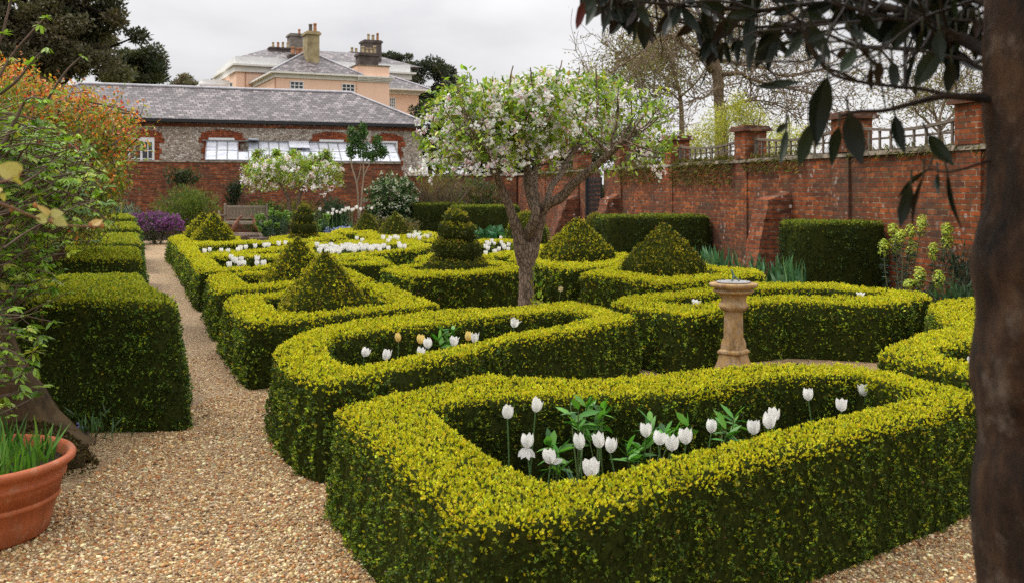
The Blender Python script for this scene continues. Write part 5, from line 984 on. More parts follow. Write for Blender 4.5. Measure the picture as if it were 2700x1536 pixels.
# orange tipped maple behind
MY = 11.6; base = at(150, 0, MY) * A(1, 1, 0); t = thing('maple_tree', 'spring maple with orange red leaf tips behind the palmate leaved tree', 'tree', base)
for pts, rad in ([[(520, 1330), (500, 1150), (495, 950), (500, 780), (440, 640), (420, 420)], [62, 58, 52, 46, 30, 14]], [[(180, 1340), (165, 1150), (155, 950), (180, 760), (260, 560)], [44, 40, 36, 28, 14]]):
    mb = MB(); q, r = px(KL, pts, [MY, MY, MY - .05, MY, MY + .1, MY + .2][:len(pts)], np.asarray(rad) / 3.2356); q[0, 2] = 0; q, r = smooth(q, r, 5); tube(mb, q, r, 12, 0, (1, 1, 1), True, .05); mb.build('trunk', ROUGH_BARK, t)
tw = MB(); ml = MB(); n = 0
for pts in ([(440, 1050), (560, 880), (800, 880), (1160, 970)], [(400, 880), (560, 860), (830, 920)], [(440, 1290), (640, 1130), (820, 1010), (1000, 965), (1200, 980)], [(600, 1500), (700, 1250), (760, 1060)], [(560, 1600), (900, 1300), (1090, 1090)], [(500, 1600), (800, 1420), (1010, 1320), (1170, 1190)], [(400, 1500), (480, 1150), (600, 1100)], [(300, 1500), (200, 1000), (150, 700)], [(650, 1700), (850, 1560), (1050, 1450)]):
    q, r = px(K9, pts, np.full(len(pts), MY) + rng.normal(size=len(pts)) * .35, np.linspace(5, 2, len(pts)) * .9); q, r = smooth(q, r, 5); tube(tw, q, r, 5, 0, (1, 1, 1), False)
cl = []
while n < 1500:
    x, y = rng.uniform(-30, 365), rng.uniform(140, 560); edge = 150 + 125 * min(1, max(0, x) / 330) ** .75          # outline of the crown
    if x > 0 and y < edge + 12 * rng.normal(): continue
    if x > 345 - max(0, (y - 300)) * .32 + 14 * rng.normal(): continue
    Y = MY + rng.uniform(-1.0, 1.4); p = at(x, y, Y); s = p + A(-.25 * rng.random(), .2 * rng.normal(), -.35 * rng.random() - .05); q, d = wander(s, p - s, np.linalg.norm(p - s) + .05, 4, .2); tube(tw, q, np.linspace(.006, .002, 5), 3, 0, (1, 1, 1), False); hot = np.exp(-(y - edge) / 75) + (.35 if x > 285 and rng.random() < .6 else 0) + (.3 if rng.random() < .12 else 0); k = 24
    o = q[rng.integers(1, 5, k)] + .055 * rng.normal(size=(k, 3)); isr = rng.random(k) < np.clip(hot * .62, 0, .72); c0 = pick([(3, (.22, .28, .035)), (2, (.31, .34, .05)), (2, (.12, .16, .02)), (1, (.30, .22, .04))], k); c1 = pick([(3, (.64, .19, .03)), (2, (.66, .32, .045)), (1.5, (.54, .07, .03)), (1, (.58, .42, .07))], k)
    leaves(ml, o, nrm(A(0, -.1, -.25) + rng.normal(size=(k, 3))), .058 * rng.uniform(.6, 1.2, k), .026, np.where(isr[:, None], c1, c0)); n += 1
tw.build('twigs', TWIG, t, kind='stuff'); ml.build('crown', LEAF, t)
# peeling orange stem at the very left and a white flowering patch
mb = MB(); q, r = px(KL, [(120, 1320), (100, 1150), (50, 1040), (-20, 985)], 8.6, np.array([20, 24, 22, 16]) / 3.2356); q, r = smooth([q[0] * A(1, 1, 0), *q], [r[0], *r], 5); tube(mb, q, r, 10, 0, (1, 1, 1), True, .05); mb.build('leaning_stem', bark('peeling_bark', (.06, .025, .012), (.36, .15, .06), (.22, .10, .05), 20, .2), None, None, 'curved orange barked stem leaning out at the left edge below the leaves', 'trunk')
shrub('white_flower_shrub', 'small patch of bright white flowers between the left trunks and the box blocks', at(212, 0, 19.0), rD(32, 19), .35, 1.22, 900, .08, [(3, (.05, .10, .03)), (2, (.09, .15, .04))], 'flowering plant', flower=(260, .045, [(1, (.82, .81, .78))], .78), stems=4)
# foreground twig with young heart shaped leaves
t = thing('lime_twig', 'thin foreground twig with large soft yellowish young leaves at the left edge', 'twig', P(KL(0, 600), 2.0)); mb = MB(); q, r = px(KL, [(-500, 480), (-200, 540), (0, 605), (120, 650), (250, 705), (450, 770), (650, 795), (870, 803)], [1.5, 1.7, 1.85, 1.9, 1.95, 2.0, 2.05, 2.1], [5, 4.5, 4, 3.6, 3.3, 3, 2.6, 2]); q, r = smooth(q, r, 6); tube(mb, q, r, 7, 0, (1, 1, 1), True)
q2, r2 = px(KL, [(-300, 500), (-80, 440), (80, 400), (160, 350)], [1.45, 1.5, 1.55, 1.6], [4, 3.5, 3, 2]); q2, r2 = smooth(q2, r2, 5); tube(mb, q2, r2, 6, 0, (1, 1, 1), True); mb.build('stem', plain('twig_brown', (.20, .11, .06), .7, .3, 8, .3, 0), t)
HEART = [(0, 0), (-.10, .22), (-.02, .42), (.22, .52), (.52, .42), (.78, .20), (1, 0)]
def heart(mb, b_, tip, width, col, face=A(0, -1, .15)):
    L = np.linalg.norm(tip - b_); X = nrm(tip - b_); Z = nrm(face - X * np.dot(face, X)); Yv = np.cross(Z, X); n = len(HEART); h = A(*HEART); v = []
    for sgn in (1, -1): v.append(b_ + X * (h[:, 0:1] * L) + Yv * (h[:, 1:2] * width * sgn) + Z * (.12 * h[:, 1:2] * width + .05 * L * np.sin(3 * h[:, 0:1])))
    mid = b_ + X * (np.clip(h[:, 0:1], 0, 1) * L) + Z * (.05 * L * np.sin(3 * h[:, 0:1])); 
    mb.add(np.concatenate([mid, v[0]]), [[i, i + 1, n + i + 1, n + i] for i in range(n - 1)], 0, col, True); mb.add(np.concatenate([mid, v[1]]), [[i, n + i, n + i + 1, i + 1] for i in range(n - 1)], 0, col, True)
mb = MB()
for b_, tp, w, Y, c_ in (((400, 740), (295, 715), 90, 1.97, (.46, .44, .14)), ((420, 690), (300, 610), 50, 1.97, (.50, .36, .10)), ((440, 690), (550, 690), 80, 1.98, (.48, .44, .18)), ((470, 730), (580, 800), 95, 2.0, (.46, .42, .20)), ((790, 790), (880, 745), 90, 2.1, (.52, .34, .10)), ((160, 350), (-40, 290), 170, 1.58, (.46, .40, .10)), ((110, 380), (200, 450), 40, 1.56, (.46, .40, .08)), ((20, 520), (40, 590), 50, 1.84, (.46, .40, .12)), ((10, 500), (-10, 470), 40, 1.84, (.50, .42, .10))):
    heart(mb, P(KL(*b_), Y), P(KL(*tp), Y + .01), w / 3.2356 * Y / F, c_, A(rng.normal() * .3, -1, .3))
mb.build('leaves', LEAF, t)
mb = MB()
for x, y, Y in ((440, 760, 2.0), (300, 620, 1.97), (160, 345, 1.6), (100, 650, 1.9), (770, 790, 2.08), (870, 795, 2.1)): lathe(mb, [(.0005, -.006), (.003, -.004), (.004, 0), (.003, .004), (.0005, .007)], 8, P(KL(x, y), Y)); mb.build('bud', plain('bud_brown', (.42, .16, .05), .6, .3, 30, .3, 0), t); mb = MB()
# ================= dark overhanging tree at the right =================
TY = 1.55; KR = crop(2400, 500, 1.4067)
edge = [(285, -420), (300, -200), (310, 0), (285, 150), (248, 230), (262, 330), (278, 400), (290, 450), (266, 560), (254, 650), (264, 760), (288, 850), (293, 930), (256, 1050), (250, 1130), (265, 1200), (254, 1300), (274, 1400), (282, 1500)]
t = thing('overhanging_tree', 'dark trunk at the right edge with branches of large drooping leaves overhead', 'tree', P((2790, 499), TY) * A(1, 1, 0))
rp = [190, 195, 200, 205, 225, 215, 205, 198, 205, 212, 205, 195, 195, 215, 220, 212, 215, 208, 205]
pts = [(2400 + x / 1.4067 + r_, 500 + y / 1.4067) for (x, y), r_ in zip(edge, rp)]; q, r = px(lambda x, y: (x, y), pts, TY, rp); q = np.concatenate([q, [q[-1] * A(1, 1, 0)]]); r = np.append(r, r[-1] * 1.3); top = q[0] + A(.03, .05, .7); q = np.concatenate([[top], q]); r = np.append([r[0] * .7], r); zz = np.linspace(q[0, 2], 0, 420); o_ = np.argsort(q[:, 2]); sm_ = lambda a_: np.convolve(np.pad(a_, 7, 'edge'), np.ones(15) / 15, 'valid')
r = sm_(np.interp(zz, q[o_, 2], r[o_])); q = np.stack([sm_(np.interp(zz, q[o_, 2], q[o_, 0])), sm_(np.interp(zz, q[o_, 2], q[o_, 1])), zz], 1)
mb = MB(); tube(mb, q, r, 96, 0, (1, 1, 1), True, 0, (0, 0, -1)); v = mb.v[0]; ctr = np.repeat(q, 96, 0); dv = v - ctr
kn = sum(np.exp(-(((v - P(c_, TY - .08)) / s_) ** 2).sum(-1)) * h_ * .6 for c_, s_, h_ in (((2625, 930), .05, .25), ((2600, 700), .06, .22), ((2590, 1270), .05, .25), ((2640, 1060), .035, .3), ((2660, 860), .03, .3), ((2650, 480), .06, .2)))
v[:] = ctr + dv * (1 + .045 * wob(v * A(1, 1, .7), 11.0) + .026 * wob(v * A(1, 1, .4), 34.0) + .022 * wob(v * A(1, 1, .35), 90.0) + .010 * wob(v * A(1, 1, .4), 230.0) + kn)[:, None]
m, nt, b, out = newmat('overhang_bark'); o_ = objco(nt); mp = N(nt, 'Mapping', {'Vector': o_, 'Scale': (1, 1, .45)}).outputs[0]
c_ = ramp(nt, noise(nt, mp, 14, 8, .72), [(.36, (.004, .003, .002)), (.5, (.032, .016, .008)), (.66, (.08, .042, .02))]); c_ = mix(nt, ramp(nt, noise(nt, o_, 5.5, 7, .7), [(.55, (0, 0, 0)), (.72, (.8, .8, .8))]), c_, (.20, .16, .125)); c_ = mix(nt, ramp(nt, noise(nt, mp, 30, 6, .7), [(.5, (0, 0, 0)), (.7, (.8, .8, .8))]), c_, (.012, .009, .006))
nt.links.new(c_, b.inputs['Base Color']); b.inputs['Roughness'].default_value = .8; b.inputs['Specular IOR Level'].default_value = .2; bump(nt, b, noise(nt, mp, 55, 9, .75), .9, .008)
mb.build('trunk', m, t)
def limb(c_, pts, Y, r, sides=8):
    r = [x * 1.35 for x in r]
    mb = MB(); q, rr = px(c_, pts, Y, np.asarray(r) / 2.2754); q, rr = smooth(q, rr, 5); tube(mb, q, rr, sides, 0, (1, 1, 1), True, .03); mb.build('branch', DARK_BARK, t); return q
lq = []
def lr(y, n): return np.linspace(y[0], y[1], n)
for pts, Y, r in (([(1330, 360), (1200, 280), (1000, 190), (860, 110), (720, 60), (560, 20), (420, -30)], (1.55, 1.9), [34, 32, 28, 24, 20, 15, 10]), ([(1330, 600), (1180, 590), (1000, 580), (820, 620), (640, 665), (480, 670), (380, 700)], (1.55, 1.62), [20, 16, 14, 12, 10, 8, 6]),
    ([(1320, 570), (1050, 570), (860, 535), (700, 520), (480, 490), (330, 445), (215, 330), (160, 200), (150, 60)], (1.56, 1.75), [12, 10, 9, 8, 8, 7, 7, 6, 5]), ([(860, 110), (640, 105), (420, 120), (200, 140), (0, 170), (-200, 250)], (1.75, 2.2), [16, 15, 14, 13, 11, 9]),
    ([(760, 60), (500, 60), (300, 20), (80, 40), (-150, 70)], (1.8, 2.0), [14, 12, 11, 10, 8]), ([(1290, 130), (1100, 125), (900, 100)], (1.6, 1.7), [9, 8, 7]), ([(1280, 960), (1180, 995), (1050, 1030), (980, 1030), (900, 1015)], (1.56, 1.62), [7, 6, 5, 4, 3]), ([(1300, 30), (1000, -60), (700, -120), (300, -100)], (1.6, 2.1), [26, 22, 18, 14]),
    ([(1300, 450), (1100, 340), (1000, 260)], (1.56, 1.7), [10, 8, 6]), ([(900, 140), (830, 60), (920, -30)], (1.75, 1.8), [8, 7, 6]), ([(650, 665), (600, 400), (540, 300), (500, 280)], (1.66, 1.75), [4, 4, 3, 2]), ([(500, 490), (600, 420), (740, 400), (830, 350)], (1.7, 1.8), [5, 5, 4, 3])): lq.append(limb(K7, pts, lr(Y, len(pts)), r))
for pts, Y, r in (([(1820, 150), (1650, 210), (1400, 215), (1150, 175), (900, 180), (680, 140), (450, 60), (250, 10)], (2.1, 2.4), [10, 10, 9, 8, 7, 6, 5, 3]), ([(1750, 60), (1500, 90), (1200, 60), (900, 50), (600, 20), (340, 15), (150, -20)], (2.0, 2.3), [12, 11, 10, 9, 7, 6, 4]), ([(1300, 150), (1120, 320), (1010, 440)], (2.2, 2.25), [5, 4, 2]), ([(560, 90), (480, 30), (250, 60)], (2.2, 2.2), [4, 3, 2]), ([(1820, -40), (1300, -80), (700, -70), (100, -60)], (2.0, 2.3), [14, 12, 9, 6]),
    ([(1800, 240), (1600, 300), (1450, 290), (1250, 330)], (2.0, 2.2), [7, 6, 5, 3])): lq.append(limb(K6, pts, lr(Y, len(pts)), np.asarray(r) * .75))
L7 = [(300, 460, 235, 890, 185), (430, 680, 505, 990, 150), (210, 740, 130, 1000, 95), (370, 760, 325, 1000, 85), (705, 690, 765, 925, 90), (905, 810, 1060, 995, 95), (905, 1015, 720, 1190, 48), (800, 1110, 735, 1370, 85), (875, 1060, 810, 1375, 42), (965, 1040, 970, 1180, 50), (1020, 1040, 1105, 1370, 42), (200, 150, 320, 355, 95), (500, 90, 610, 240, 85), (770, 120, 700, 300, 115), (870, 180, 840, 320, 62), (470, 290, 370, 440, 85), (560, 400, 570, 555, 52), (615, 370, 600, 520, 65), (690, 370, 705, 540, 75), (830, 330, 772, 585, 42), (960, 300, 830, 520, 125), (1045, 370, 1020, 560, 85), (970, 170, 985, 390, 90), (1060, -30, 1080, 130, 75), (1130, 150, 1142, 245, 50), (-40, 490, 150, 496, 42), (55, 770, 15, 990, 48), (50, 745, -10, 800, 45), (430, 180, 540, 240, 55), (300, 200, 150, 255, 42), (410, 300, 355, 355, 50), (910, 230, 885, 320, 30), (270, 330, 210, 420, 40), (825, 510, 830, 580, 34), (1130, 60, 1200, 150, 60), (1210, 120, 1190, 230, 55)]
L6 = [(120, 10, 60, 240, 75), (340, 55, 265, 280, 42), (550, 150, 515, 360, 36), (600, 110, 605, 405, 115), (800, 130, 760, 290, 82), (1360, 120, 1130, 350, 130), (1690, 170, 1490, 550, 155), (1500, 690, 1830, 665, 62), (200, -30, 130, 90, 75), (440, -40, 430, 60, 90), (960, -40, 985, 60, 80), (730, -20, 780, 120, 80), (860, 40, 800, 200, 60), (1060, 20, 1130, 130, 60), (1230, 50, 1160, 170, 70), (300, -40, 260, 50, 70), (560, 40, 640, 220, 80), (1780, 330, 1640, 380, 40), (650, 240, 710, 320, 22)]
ml = MB()
def bigleaf(c_, sc, x0, y0, x1, y1, w, Y, col):
    b_, e = P(c_(x0, y0), Y), P(c_(x1, y1), Y + rng.uniform(-.03, .03)); d = e - b_; L = np.linalg.norm(d); n = 9; s = np.linspace(0, 1, n); prof = np.sin(np.pi * s ** .85) ** .8 * (1 - .12 * s); prof[-1] = .02; prof[0] = .06; X = d / L; fc = nrm(A(rng.normal() * .35, -1, .25 * rng.normal())); Z = nrm(fc - X * np.dot(fc, X)); Yv = np.cross(Z, X); W = w / sc * Y / F * .5
    sag = -.10 * L * np.sin(np.pi * s); mid = b_ + X * (s * L)[:, None] + Z * sag[:, None]; rp_ = 1 + .06 * rng.normal(size=n); l_ = mid + Yv * (prof * W * rp_)[:, None] + Z * (.22 * W * prof)[:, None]; r_ = mid - Yv * (prof * W * rp_)[:, None] + Z * (.22 * W * prof)[:, None]
    ml.add(np.concatenate([mid, l_]), [[i, i + 1, n + i + 1, n + i] for i in range(n - 1)], 0, col, True); ml.add(np.concatenate([mid, r_]), [[i, n + i, n + i + 1, i + 1] for i in range(n - 1)], 0, col, True); st = b_ - X * L * .18 + A(0, .004, .012); tube(ml, [st, b_, b_ + X * L * .3 + Z * sag[3]], [.0022, .0018, .0008], 4, 0, (.03, .03, .012), False)
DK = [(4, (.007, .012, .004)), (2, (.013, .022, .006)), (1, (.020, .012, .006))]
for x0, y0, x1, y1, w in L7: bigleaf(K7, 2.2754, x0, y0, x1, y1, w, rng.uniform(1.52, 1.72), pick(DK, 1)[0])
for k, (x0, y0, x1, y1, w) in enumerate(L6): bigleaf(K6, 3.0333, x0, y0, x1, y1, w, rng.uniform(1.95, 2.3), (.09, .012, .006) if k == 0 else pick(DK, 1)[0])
for q in lq:                                                 # smaller leaves all along the branches
    for _ in range(5):                                            # side twigs
        i_ = rng.integers(len(q) // 6, len(q)); w_, _d = wander(q[i_], A(rng.normal(), .6 * rng.normal(), .25 + .5 * rng.normal()), rng.uniform(.15, .45), 6, .18)
        if (YH - (w_[:, 2] - EYE) * F / w_[:, 1]).max() < 260 and (CX + w_[:, 0] * F / w_[:, 1]).min() > 1560: m2 = MB(); tube(ml, w_, np.linspace(.0035, .0012, 7), 5, 0, (.02, .014, .008), False)
    for _ in range(13):
        p = q[rng.integers(len(q) // 5, len(q))]; y_ = YH - (p[2] - EYE) * F / p[1]
        if y_ > 120: continue
        d = nrm(A(rng.normal() * .7, rng.normal() * .5, -.8 + .6 * rng.normal())); L = rng.uniform(.04, .085); e = p + d * L; sx = lambda w_: (CX + w_[0] * F / w_[1], YH - (w_[2] - EYE) * F / w_[1]); a_, b2 = sx(p), sx(e); bigleaf(lambda x, y: (x, y), 1.0, *a_, *b2, L * .34 * F / p[1], p[1], pick(DK, 1)[0])
nC = 9500                                                    # unseen rest of the crown, added overhead and behind to shade the foreground
o = np.c_[rng.uniform(-1.8, 5.2, nC), rng.uniform(-3.0, 4.3, nC), np.zeros(nC)]; o[:, 2] = np.maximum(2.5, EYE + .19 * o[:, 1] * 1.15 + .42) + 1.5 * rng.random(nC) ** 1.3; o = o[(o[:, 0] > -.4) | (o[:, 1] < 2.0)]; nC = len(o)
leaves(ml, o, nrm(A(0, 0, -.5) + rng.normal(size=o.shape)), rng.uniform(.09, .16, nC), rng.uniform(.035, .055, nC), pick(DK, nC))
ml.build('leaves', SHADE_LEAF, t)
for a_ in np.linspace(.3, 6.0, 7): mb = MB(); w_, r_ = smooth([top, top + A(.9 * math.cos(a_), .5 * math.sin(a_) - .5, .55), top + A(2.4 * math.cos(a_), 1.1 * math.sin(a_) - 1.2, 1.0)], [.07, .045, .015], 5); tube(mb, w_, r_, 8); mb.build('branch', DARK_BARK, t)  # unseen limbs reaching into the added overhead crown
# ================= garden ornaments and small plants =================
STONE, nt, b, out = newmat('ochre_stone'); o_ = objco(nt); c_ = ramp(nt, noise(nt, o_, 7, 6, .65), [(.3, (.17, .095, .038)), (.5, (.40, .235, .08)), (.72, (.47, .33, .165))])
sp = N(nt, 'SeparateXYZ', {0: o_}); rt = N(nt, 'MapRange', {'Value': sp.outputs[0], 'From Min': -.05, 'From Max': .12}).outputs[0]
c_ = mix(nt, N(nt, 'Math', {0: ramp(nt, noise(nt, o_, 11, 6, .7), [(.42, (0, 0, 0)), (.58, (1, 1, 1))]), 1: .4}, operation='MULTIPLY').outputs[0], c_, (.42, .34, .25)); c_ = mix(nt, ramp(nt, noise(nt, N(nt, 'Mapping', {'Vector': o_, 'Scale': (1, 1, .5)}).outputs[0], 13, 8, .8), [(.46, (0, 0, 0)), (.72, (.9, .9, .9))]), c_, (.055, .038, .025))
nt.links.new(c_, b.inputs['Base Color']); b.inputs['Roughness'].default_value = .9; b.inputs['Specular IOR Level'].default_value = .15; bump(nt, b, noise(nt, o_, 60, 8, .7), .5, .006)
SX = (1934 - CX) * 8.87 / F; s0 = A(SX, 8.87, 0); t = thing('sundial', 'weathered ochre stone sundial pedestal with green metal gnomon among the hedges', 'sundial', s0)
zc = lambda y: .872 - (y - 215) * .000696
def turn(mb, ang, prof, n, c=s0): 
    m2 = MB(); lathe(m2, prof, n, (0, 0, 0), 0, (1, 1, 1), None, False); v = m2.v[0] @ A([math.cos(ang), math.sin(ang), 0], [-math.sin(ang), math.cos(ang), 0], [0, 0, 1]) + c; mb.add(v, m2.f[0], 0, (1, 1, 1), n > 12)
mb = MB(); turn(mb, -math.pi / 2 + .1, [(.235, 0), (.235, .05), (.205, .055), (.185, zc(1320)), (.150, zc(1220)), (.132, zc(1135)), (.128, zc(1130))], 4); turn(mb, -math.pi / 2 + .1, [(.10, zc(1132)), (.140, zc(1125)), (.150, zc(1108)), (.148, zc(1085)), (.125, zc(1065)), (.09, zc(1060))], 4)
turn(mb, -math.pi / 2 + .1, [(.118, zc(1075)), (.116, zc(1000)), (.10, zc(930)), (.07, zc(900))], 4); mb.build('base', STONE, t)
mb = MB(); turn(mb, .15, [(.094, zc(1076)), (.092, zc(900)), (.087, zc(575)), (.09, zc(566))], 8); turn(mb, 0, [(.09, zc(572)), (.110, zc(560)), (.128, zc(530)), (.132, zc(505)), (.120, zc(478)), (.112, zc(466)), (.108, zc(440)), (.112, zc(400)), (.125, zc(372)), (.13, zc(358))], 28); mb.build('shaft', STONE, t)
mb = MB()
for prof in ([(.06, zc(362)), (.150, zc(358)), (.178, zc(335)), (.182, zc(318)), (.168, zc(312)), (.168, zc(290)), (.198, zc(280)), (.212, zc(262)), (.216, zc(235)), (.205, zc(222)), (.06, zc(220))],):
    m2 = MB(); lathe(m2, prof, 64, (0, 0, 0), 0, (1, 1, 1), None, True); v = m2.v[0]; a = np.arctan2(v[:, 1], v[:, 0]); v[:, :2] *= (1 - .045 * np.abs(np.sin(4 * (a + .2))) ** .8)[:, None]; mb.add(v + s0, m2.f[0], 0, (1, 1, 1), True)
mb.build('cap', STONE, t)
mb = MB(); lathe(mb, [(.0, zc(219)), (.149, zc(219)), (.150, zc(206)), (.147, zc(203)), (.10, zc(202)), (.0, zc(202))], 40, s0); dp = mb.build('dial_plate', plain('dial_metal', (.30, .29, .28), .55, .5, 14, .25, .1, .3), t)
mb = MB(); g0 = s0 + A(.012, 0, zc(202)); VERD = plain('verdigris', (.075, .16, .13), .7, .4, 30, .6, .2, .2, dark=(.03, .055, .05))
tube(mb, [g0 + A(-.035, -.03, 0), g0 + A(-.006, .0, .045), g0 + A(-.022, .02, .095)], [.006, .006, .005], 6); tube(mb, [g0 + A(.035, -.03, 0), g0 + A(-.004, .0, .045)], [.006, .005], 6); tube(mb, [g0 + A(-.002, .06, 0), g0 + A(-.022, .02, .095)], [.005, .005], 6); tube(mb, [g0 + A(-.022, .02, .095), g0 + A(-.04, .0, .10)], [.005, .003], 6)
for a in np.linspace(0, 6.28, 12, endpoint=False): box(mb, g0[0] - .012 + .12 * math.cos(a) - .004, g0[0] - .012 + .12 * math.cos(a) + .004, g0[1] + .12 * math.sin(a) - .004, g0[1] + .12 * math.sin(a) + .004, zc(202) + .0005, zc(202) + .002)
mb.build('gnomon', VERD, dp)
# bench on a stone step
BY = 34.9; BENCHW = plain('bench_wood', (.27, .225, .17), .85, .2, 22, .35, .3); bc = A((P(KB(1080, 0), BY))[0], BY, .15); bt = thing('bench', 'weathered slatted wooden garden bench against the back wall', 'bench', (bc[0], bc[1], bc[2]), -.10)
w = .76
mb = MB()
for i in range(5): box(mb, -w + .05, w - .05, -.30 + i * .105, -.30 + i * .105 + .09, .405, .43)
box(mb, -w + .04, w - .04, -.33, -.305, .33, .43); mb.build('seat', BENCHW, bt)
mb = MB(); box(mb, -w + .06, w - .06, .235, .275, .90, .975); box(mb, -w + .06, w - .06, .235, .275, .50, .55)
for i in range(27): x = -w + .09 + i * (2 * w - .18) / 26; box(mb, x - .014, x + .014, .245, .265, .552, .898)
mb.build('backrest', BENCHW, bt)
for sx in (-1, 1):
    for y0, hh in ((-.33, .80), (.22, 1.05)):
        mb = MB(); x = sx * w; box(mb, x - .035, x + .035, y0, y0 + .07, 0, hh - .04); hexa(mb, [(x - .03, y0 + .005, hh - .038), (x + .03, y0 + .005, hh - .038), (x + .03, y0 + .065, hh - .038), (x - .03, y0 + .065, hh - .038)], [(x - .012, y0 + .023, hh), (x + .012, y0 + .023, hh), (x + .012, y0 + .047, hh), (x - .012, y0 + .047, hh)]); mb.build('leg', BENCHW, bt)
    mb = MB(); box(mb, sx * w - .03, sx * w + .03, -.258, .218, .62, .66); mb.build('armrest', BENCHW, bt)
FLAG = plain('flagstone', (.30, .235, .18), .9, .2, 4, .5, .5)
mb = MB(); box(mb, bc[0] - 1.3, bc[0] + 1.3, BY - .75, BY + .7, 0, .148); mb.build('paved_step', FLAG, None, bc * A(1, 1, 0), 'low paved stone platform under the garden bench', 'step')
mb = MB(); c = P(KB(1190, 1200), 32.6); lathe(mb, [(.36, 0), (.40, .05), (.42, .16), (.40, .215), (.30, .225), (.0, .22)], 18, (c[0], c[1], 0)); v = mb.v[0]; v[:, :2] += (.05 * wob(v, 5))[:, None]; mb.build('tree_stump', bark('stump', (.05, .035, .025), (.25, .17, .12), (.16, .11, .08), 16, .25), None, A(c[0], c[1], 0), 'low pale topped stump between the two rusty birds', 'stump')
mb = MB(); c = P(KB(1600, 1320), 29.5); pl = [(c[0] + .27 * math.cos(a) * (1 + .2 * math.sin(3 * a)), c[1] + .2 * math.sin(a)) for a in np.linspace(0, 6.28, 14, endpoint=False)]; prism(mb, pl, 0, .22); prism(mb, [(x * 1.03 - c[0] * .03, y * 1.03 - c[1] * .03) for x, y in pl], .222, .27); mb.build('stone_slab', plain('dark_slab', (.13, .10, .085), .9, .2, 5, .6, .5), None, A(c[0], c[1], 0), 'dark flat topped stone between the yellow pyramid and the small spiral', 'stone')
RUST = plain('rusty_metal', (.19, .085, .045), .75, .3, 9, .45, .3, .2, dark=(.09, .045, .03))
def bird(label, pts, rad, beak, legs, Y):
    q, r = px(KB, pts, Y, np.asarray(rad) / 13.2375); q, r = smooth(q, r, 5); t = thing('bird_sculpture', label, 'sculpture', q[0] * A(1, 1, 0), 0, 'rusty metal birds in front of the bench'); mb = MB(); tube(mb, q, r, 12); mb.build('body', RUST, t)
    mb = MB(); q, r = px(KB, beak, Y, [16 / 13.24, 9 / 13.24, 3 / 13.24]); tube(mb, q, r, 6); mb.build('beak', plain('beak', (.30, .24, .2), .6, .4, 9, .2, 0), t)
    for l in legs: mb = MB(); q, r = px(KB, l, Y, [11 / 13.24, 9 / 13.24]); q[-1, 2] = 0.0; tube(mb, q, r, 6); mb.build('leg', RUST, t)
bird('left rusty metal bird sculpture, beak pointing right, below the bench', [(690, 1100), (735, 1000), (800, 890), (850, 790), (885, 700), (930, 620), (975, 560), (1015, 540), (1050, 560)], [22, 90, 112, 95, 58, 40, 32, 42, 26], [(1040, 558), (1080, 578), (1122, 608)], [[(800, 1000), (790, 1120)], [(850, 1000), (860, 1120)]], 33.0)
bird('right rusty metal bird sculpture, beak pointing left, below the bench', [(1660, 1050), (1610, 980), (1550, 880), (1490, 770), (1455, 690), (1430, 620), (1395, 555), (1355, 530), (1320, 548)], [20, 70, 100, 90, 56, 40, 32, 42, 26], [(1328, 548), (1290, 568), (1245, 598)], [[(1520, 980), (1510, 1120)], [(1570, 980), (1580, 1120)]], 32.8)
# terracotta pot
TERRA, nt, b, out = newmat('terracotta'); o_ = objco(nt); c_ = ramp(nt, noise(nt, o_, 3, 6), [(.3, (.34, .085, .03)), (.7, (.44, .125, .045))]); c_ = mix(nt, ramp(nt, noise(nt, o_, 9, 7, .7), [(.54, (0, 0, 0)), (.72, (.55, .55, .55))]), c_, (.46, .27, .17)); c_ = mix(nt, ramp(nt, noise(nt, N(nt, 'Mapping', {'Vector': o_, 'Scale': (4, 4, 1.0)}).outputs[0], 2.2, 7, .75), [(.5, (0, 0, 0)), (.72, (.6, .6, .6))]), c_, (.16, .06, .03)); nt.links.new(c_, b.inputs['Base Color']); b.inputs['Roughness'].default_value = .65; b.inputs['Specular IOR Level'].default_value = .3; bump(nt, b, noise(nt, o_, 90, 4), .15, .003)
pc = A(-2.66, 4.9, 0); t = thing('plant_pot', 'large terracotta pot with rolled rim at the lower left corner', 'pot', pc); mb = MB(); H_ = .385
lathe(mb, [(.0, .006), (.34, .006), (.352, .02), (.372, .10), (.388, .165), (.398, .172), (.401, .182), (.398, .194), (.395, .198), (.416, .27), (.428, .278), (.431, .290), (.427, .300), (.424, .305), (.435, H_ - .055), (.452, H_ - .045), (.470, H_ - .03), (.474, H_ - .012), (.465, H_), (.445, H_ + .003), (.432, H_ - .01), (.425, H_ - .06), (.40, .2), (.0, .2)], 72, pc); mb.build('body', TERRA, t)
mb = MB(); lathe(mb, [(.0, .325), (.424, .325)], 40, pc); mb.build('compost', SOIL, t)
gr = thing('grass_tuft', 'bright green blades of grass growing in the terracotta pot', 'plant', pc + A(0, 0, .325)); mb = MB()
for _ in range(330):
    a, rr = rng.uniform(0, 6.28), .38 * rng.random() ** .5; b0 = pc + A(rr * math.cos(a), rr * math.sin(a), .32); L = rng.uniform(.10, .21) * (1.25 if rng.random() < .2 else 1); q, _d = wander(b0, A(.25 * rng.normal(), .25 * rng.normal(), 1), L, 5, .09); wd = rng.uniform(.005, .009) * np.array([.8, 1, 1, .8, .5, .05]); sd = nrm(A(rng.normal(), rng.normal() * .4, 0)); mb.add(np.concatenate([q - sd * wd[:, None], q + sd * wd[:, None]]), [[i, i + 1, 7 + i, 6 + i] for i in range(5)], 0, pick([(3, (.07, .17, .02)), (2, (.12, .25, .03)), (1, (.04, .10, .015))], 1)[0], True)
mb.build('blades', LEAF, gr)
